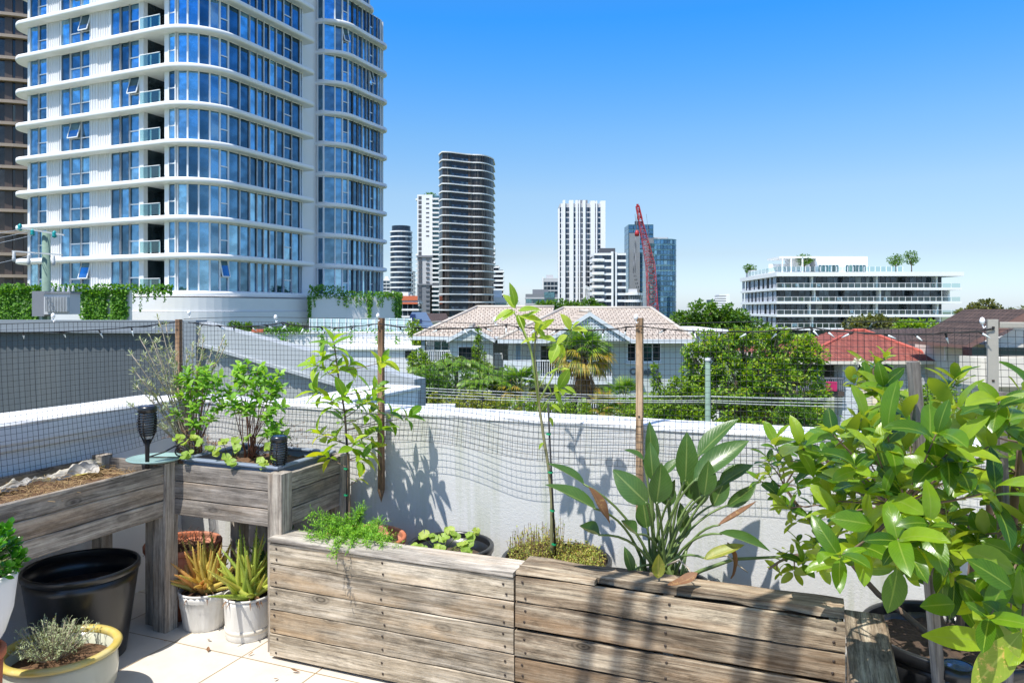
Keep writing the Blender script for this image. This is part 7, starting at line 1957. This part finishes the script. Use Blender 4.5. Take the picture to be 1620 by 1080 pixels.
b = FB(XX(1600, 32), 34); rface(b, [p+Vector((0, .05, .20)), p+Vector((0, 5, .20)), q+Vector((0, 5, .37)), q+Vector((0, .05, .37))]); b.build('roof', [M['roof_brown'], M['roof_flat']], t)
D = 37; X0 = XX(1530, D); t = vf('pergola', 'white metal pergola frame beside the cream house', 'pergola', X0, D); b = FB(X0, D)
for (u, v0, v1) in ((1497, 549, 570), (1510, 543, 568), (1524, 538, 572), (1537, 537, 545), (1555, 534, 566), (1584, 533, 554), (1600, 531, 554)): b.box(XX(u, D)-.05, XX(u, D)+.05, D, D+.1, ZZ(v1, D), ZZ(v0, D))
b.build('post', M['white_clean'], t)
b = FB(X0, D)
for pq in (((1494, 549), (1524, 538)), ((1524, 538), (1600, 531)), ((1524, 543), (1557, 544)), ((1494, 552), (1557, 548)), ((1600, 531), (1640, 527))): b.tube([(XX(u, D), D-.02, ZZ(v, D)) for u, v in pq], .05, 4, smooth=False)
b.build('beam', M['white_clean'], t)
D = 34; X0 = XX(1525, D); t = vf('fence', 'blue grey slatted fence stepping down beside the red roofed house', 'fence', X0, D); b = FB(X0, D); n = 9
for i in range(n):
    k = i/n; Dd = D+4-5*k; u0 = 1496+58*k; u1 = 1496+58*(k+1/n); b.box(XX(u0, Dd), XX(u1, Dd)-.03, Dd, Dd+.05, ZZ(600+14*k, Dd), ZZ(576+10*k, Dd))
b.build('slat_panel', M['blue_fence'], t)
b = FB(X0, D); b.box(XX(1490, D+4), XX(1562, D-1), D+4.2, D+4.4, GZ, ZZ(598, D+4)); b.build('base_wall', M['lgrey_panel'], t)
# ------------------------------------------------------------------ light, sky, camera
W = bpy.data.worlds.new('World'); SC.world = W; W.use_nodes = True
nt = W.node_tree; nt.nodes.clear()
out = nt.nodes.new('ShaderNodeOutputWorld'); bg = nt.nodes.new('ShaderNodeBackground')
sky = nt.nodes.new('ShaderNodeTexSky'); sky.sky_type = 'NISHITA'; sky.sun_disc = False
to_sun = Vector((-.15, -.50, 1.0)).normalized()
el = math.asin(to_sun.z); rot = math.atan2(to_sun.x, to_sun.y)
sky.sun_elevation = el; sky.sun_rotation = rot
sky.air_density = 1.0; sky.dust_density = .35; sky.ozone_density = 2.2; sky.altitude = 0
N = nt.nodes.new; LK = nt.links.new
tc = N('ShaderNodeTexCoord'); sp = N('ShaderNodeSeparateXYZ'); nrmz = N('ShaderNodeVectorMath'); nrmz.operation = 'NORMALIZE'
LK(tc.outputs['Generated'], nrmz.inputs[0]); LK(nrmz.outputs[0], sp.inputs[0])
rp = N('ShaderNodeValToRGB'); LK(sp.outputs[2], rp.inputs[0])
st = [(0.0, (.58, .69, .98)), (.032, (.58, .67, .88)), (.07, (.58, .615, .72)), (.149, (.65, .73, .79)), (.225, (.50, .77, .94)), (.30, (.30, .77, 1.15)), (.36, (.17, .76, 1.28)), (.50, (.40, .85, 1.28)), (.68, (1.25, 1.18, 1.12))]
el_ = rp.color_ramp.elements
while len(el_) < len(st): el_.new(.5)
for e, (p_, c_) in zip(el_, st): e.position = p_; e.color = (*[x for x in c_], 1)
mu = N('ShaderNodeMix'); mu.data_type = 'RGBA'; mu.blend_type = 'MULTIPLY'; mu.inputs[0].default_value = 1
LK(sky.outputs[0], mu.inputs[6]); LK(rp.outputs[0], mu.inputs[7])
# fair weather clouds: a thin bank on the horizon and bigger ones behind the viewer
mp = N('ShaderNodeMapping'); mp.inputs['Scale'].default_value = (1, 1, 2.6); LK(nrmz.outputs[0], mp.inputs[0])
nz = N('ShaderNodeTexNoise'); nz.inputs['Scale'].default_value = 3.1; nz.inputs['Detail'].default_value = 8; nz.inputs['Roughness'].default_value = .6; LK(mp.outputs[0], nz.inputs['Vector'])
cr = N('ShaderNodeValToRGB'); cr.color_ramp.elements[0].position = .50; cr.color_ramp.elements[1].position = .66; LK(nz.outputs[0], cr.inputs[0])
hb = N('ShaderNodeValToRGB'); LK(sp.outputs[2], hb.inputs[0])
hb.color_ramp.elements[0].position = .0; hb.color_ramp.elements[0].color = (.45, .45, .45, 1); hb.color_ramp.elements[1].position = .085; hb.color_ramp.elements[1].color = (0, 0, 0, 1)
dt = N('ShaderNodeVectorMath'); dt.operation = 'DOT_PRODUCT'; LK(nrmz.outputs[0], dt.inputs[0]); dt.inputs[1].default_value = (ST, -CT, 0)
bk = N('ShaderNodeValToRGB'); LK(dt.outputs['Value'], bk.inputs[0]); bk.color_ramp.elements[0].position = 0.0; bk.color_ramp.elements[1].position = .35
bk.color_ramp.elements[1].color = (.75, .75, .75, 1)
mx_ = N('ShaderNodeMath'); mx_.operation = 'MAXIMUM'; LK(hb.outputs[0], mx_.inputs[0]); LK(bk.outputs[0], mx_.inputs[1])
mm = N('ShaderNodeMath'); mm.operation = 'MULTIPLY'; LK(cr.outputs[0], mm.inputs[0]); LK(mx_.outputs[0], mm.inputs[1])
cm = N('ShaderNodeMix'); cm.data_type = 'RGBA'; LK(mm.outputs[0], cm.inputs[0]); LK(mu.outputs[2], cm.inputs[6]); cm.inputs[7].default_value = (4.3, 4.5, 4.8, 1)
LK(cm.outputs[2], bg.inputs[0]); bg.inputs[1].default_value = SKY_STR
nt.links.new(bg.outputs[0], out.inputs[0])
sl = bpy.data.lights.new('sun', 'SUN'); sl.energy = 3.9; sl.angle = R(.53); sl.color = (1.0, .965, .90)
so = bpy.data.objects.new('sun', sl); COL.objects.link(so)
so.rotation_euler = to_sun.to_track_quat('Z', 'Y').to_euler(); so.location = (0, 0, 60)
cam = bpy.data.cameras.new('camera'); co = bpy.data.objects.new('camera', cam); COL.objects.link(co)
cam.sensor_width = 36; cam.lens = 36*F/1620; cam.clip_end = 6000; cam.clip_start = .02
cam.shift_y = -(540-V0)/1620
co.location = (0, 0, EYE); co.rotation_euler = (math.pi/2, 0, TH)
SC.camera = co
SC.view_settings.view_transform = 'Standard'; SC.view_settings.look = 'None'
SC.view_settings.exposure = EXPO; SC.view_settings.gamma = 1
SC.cycles.max_bounces = 8; SC.cycles.transparent_max_bounces = 8
SC.cycles.use_denoising = True
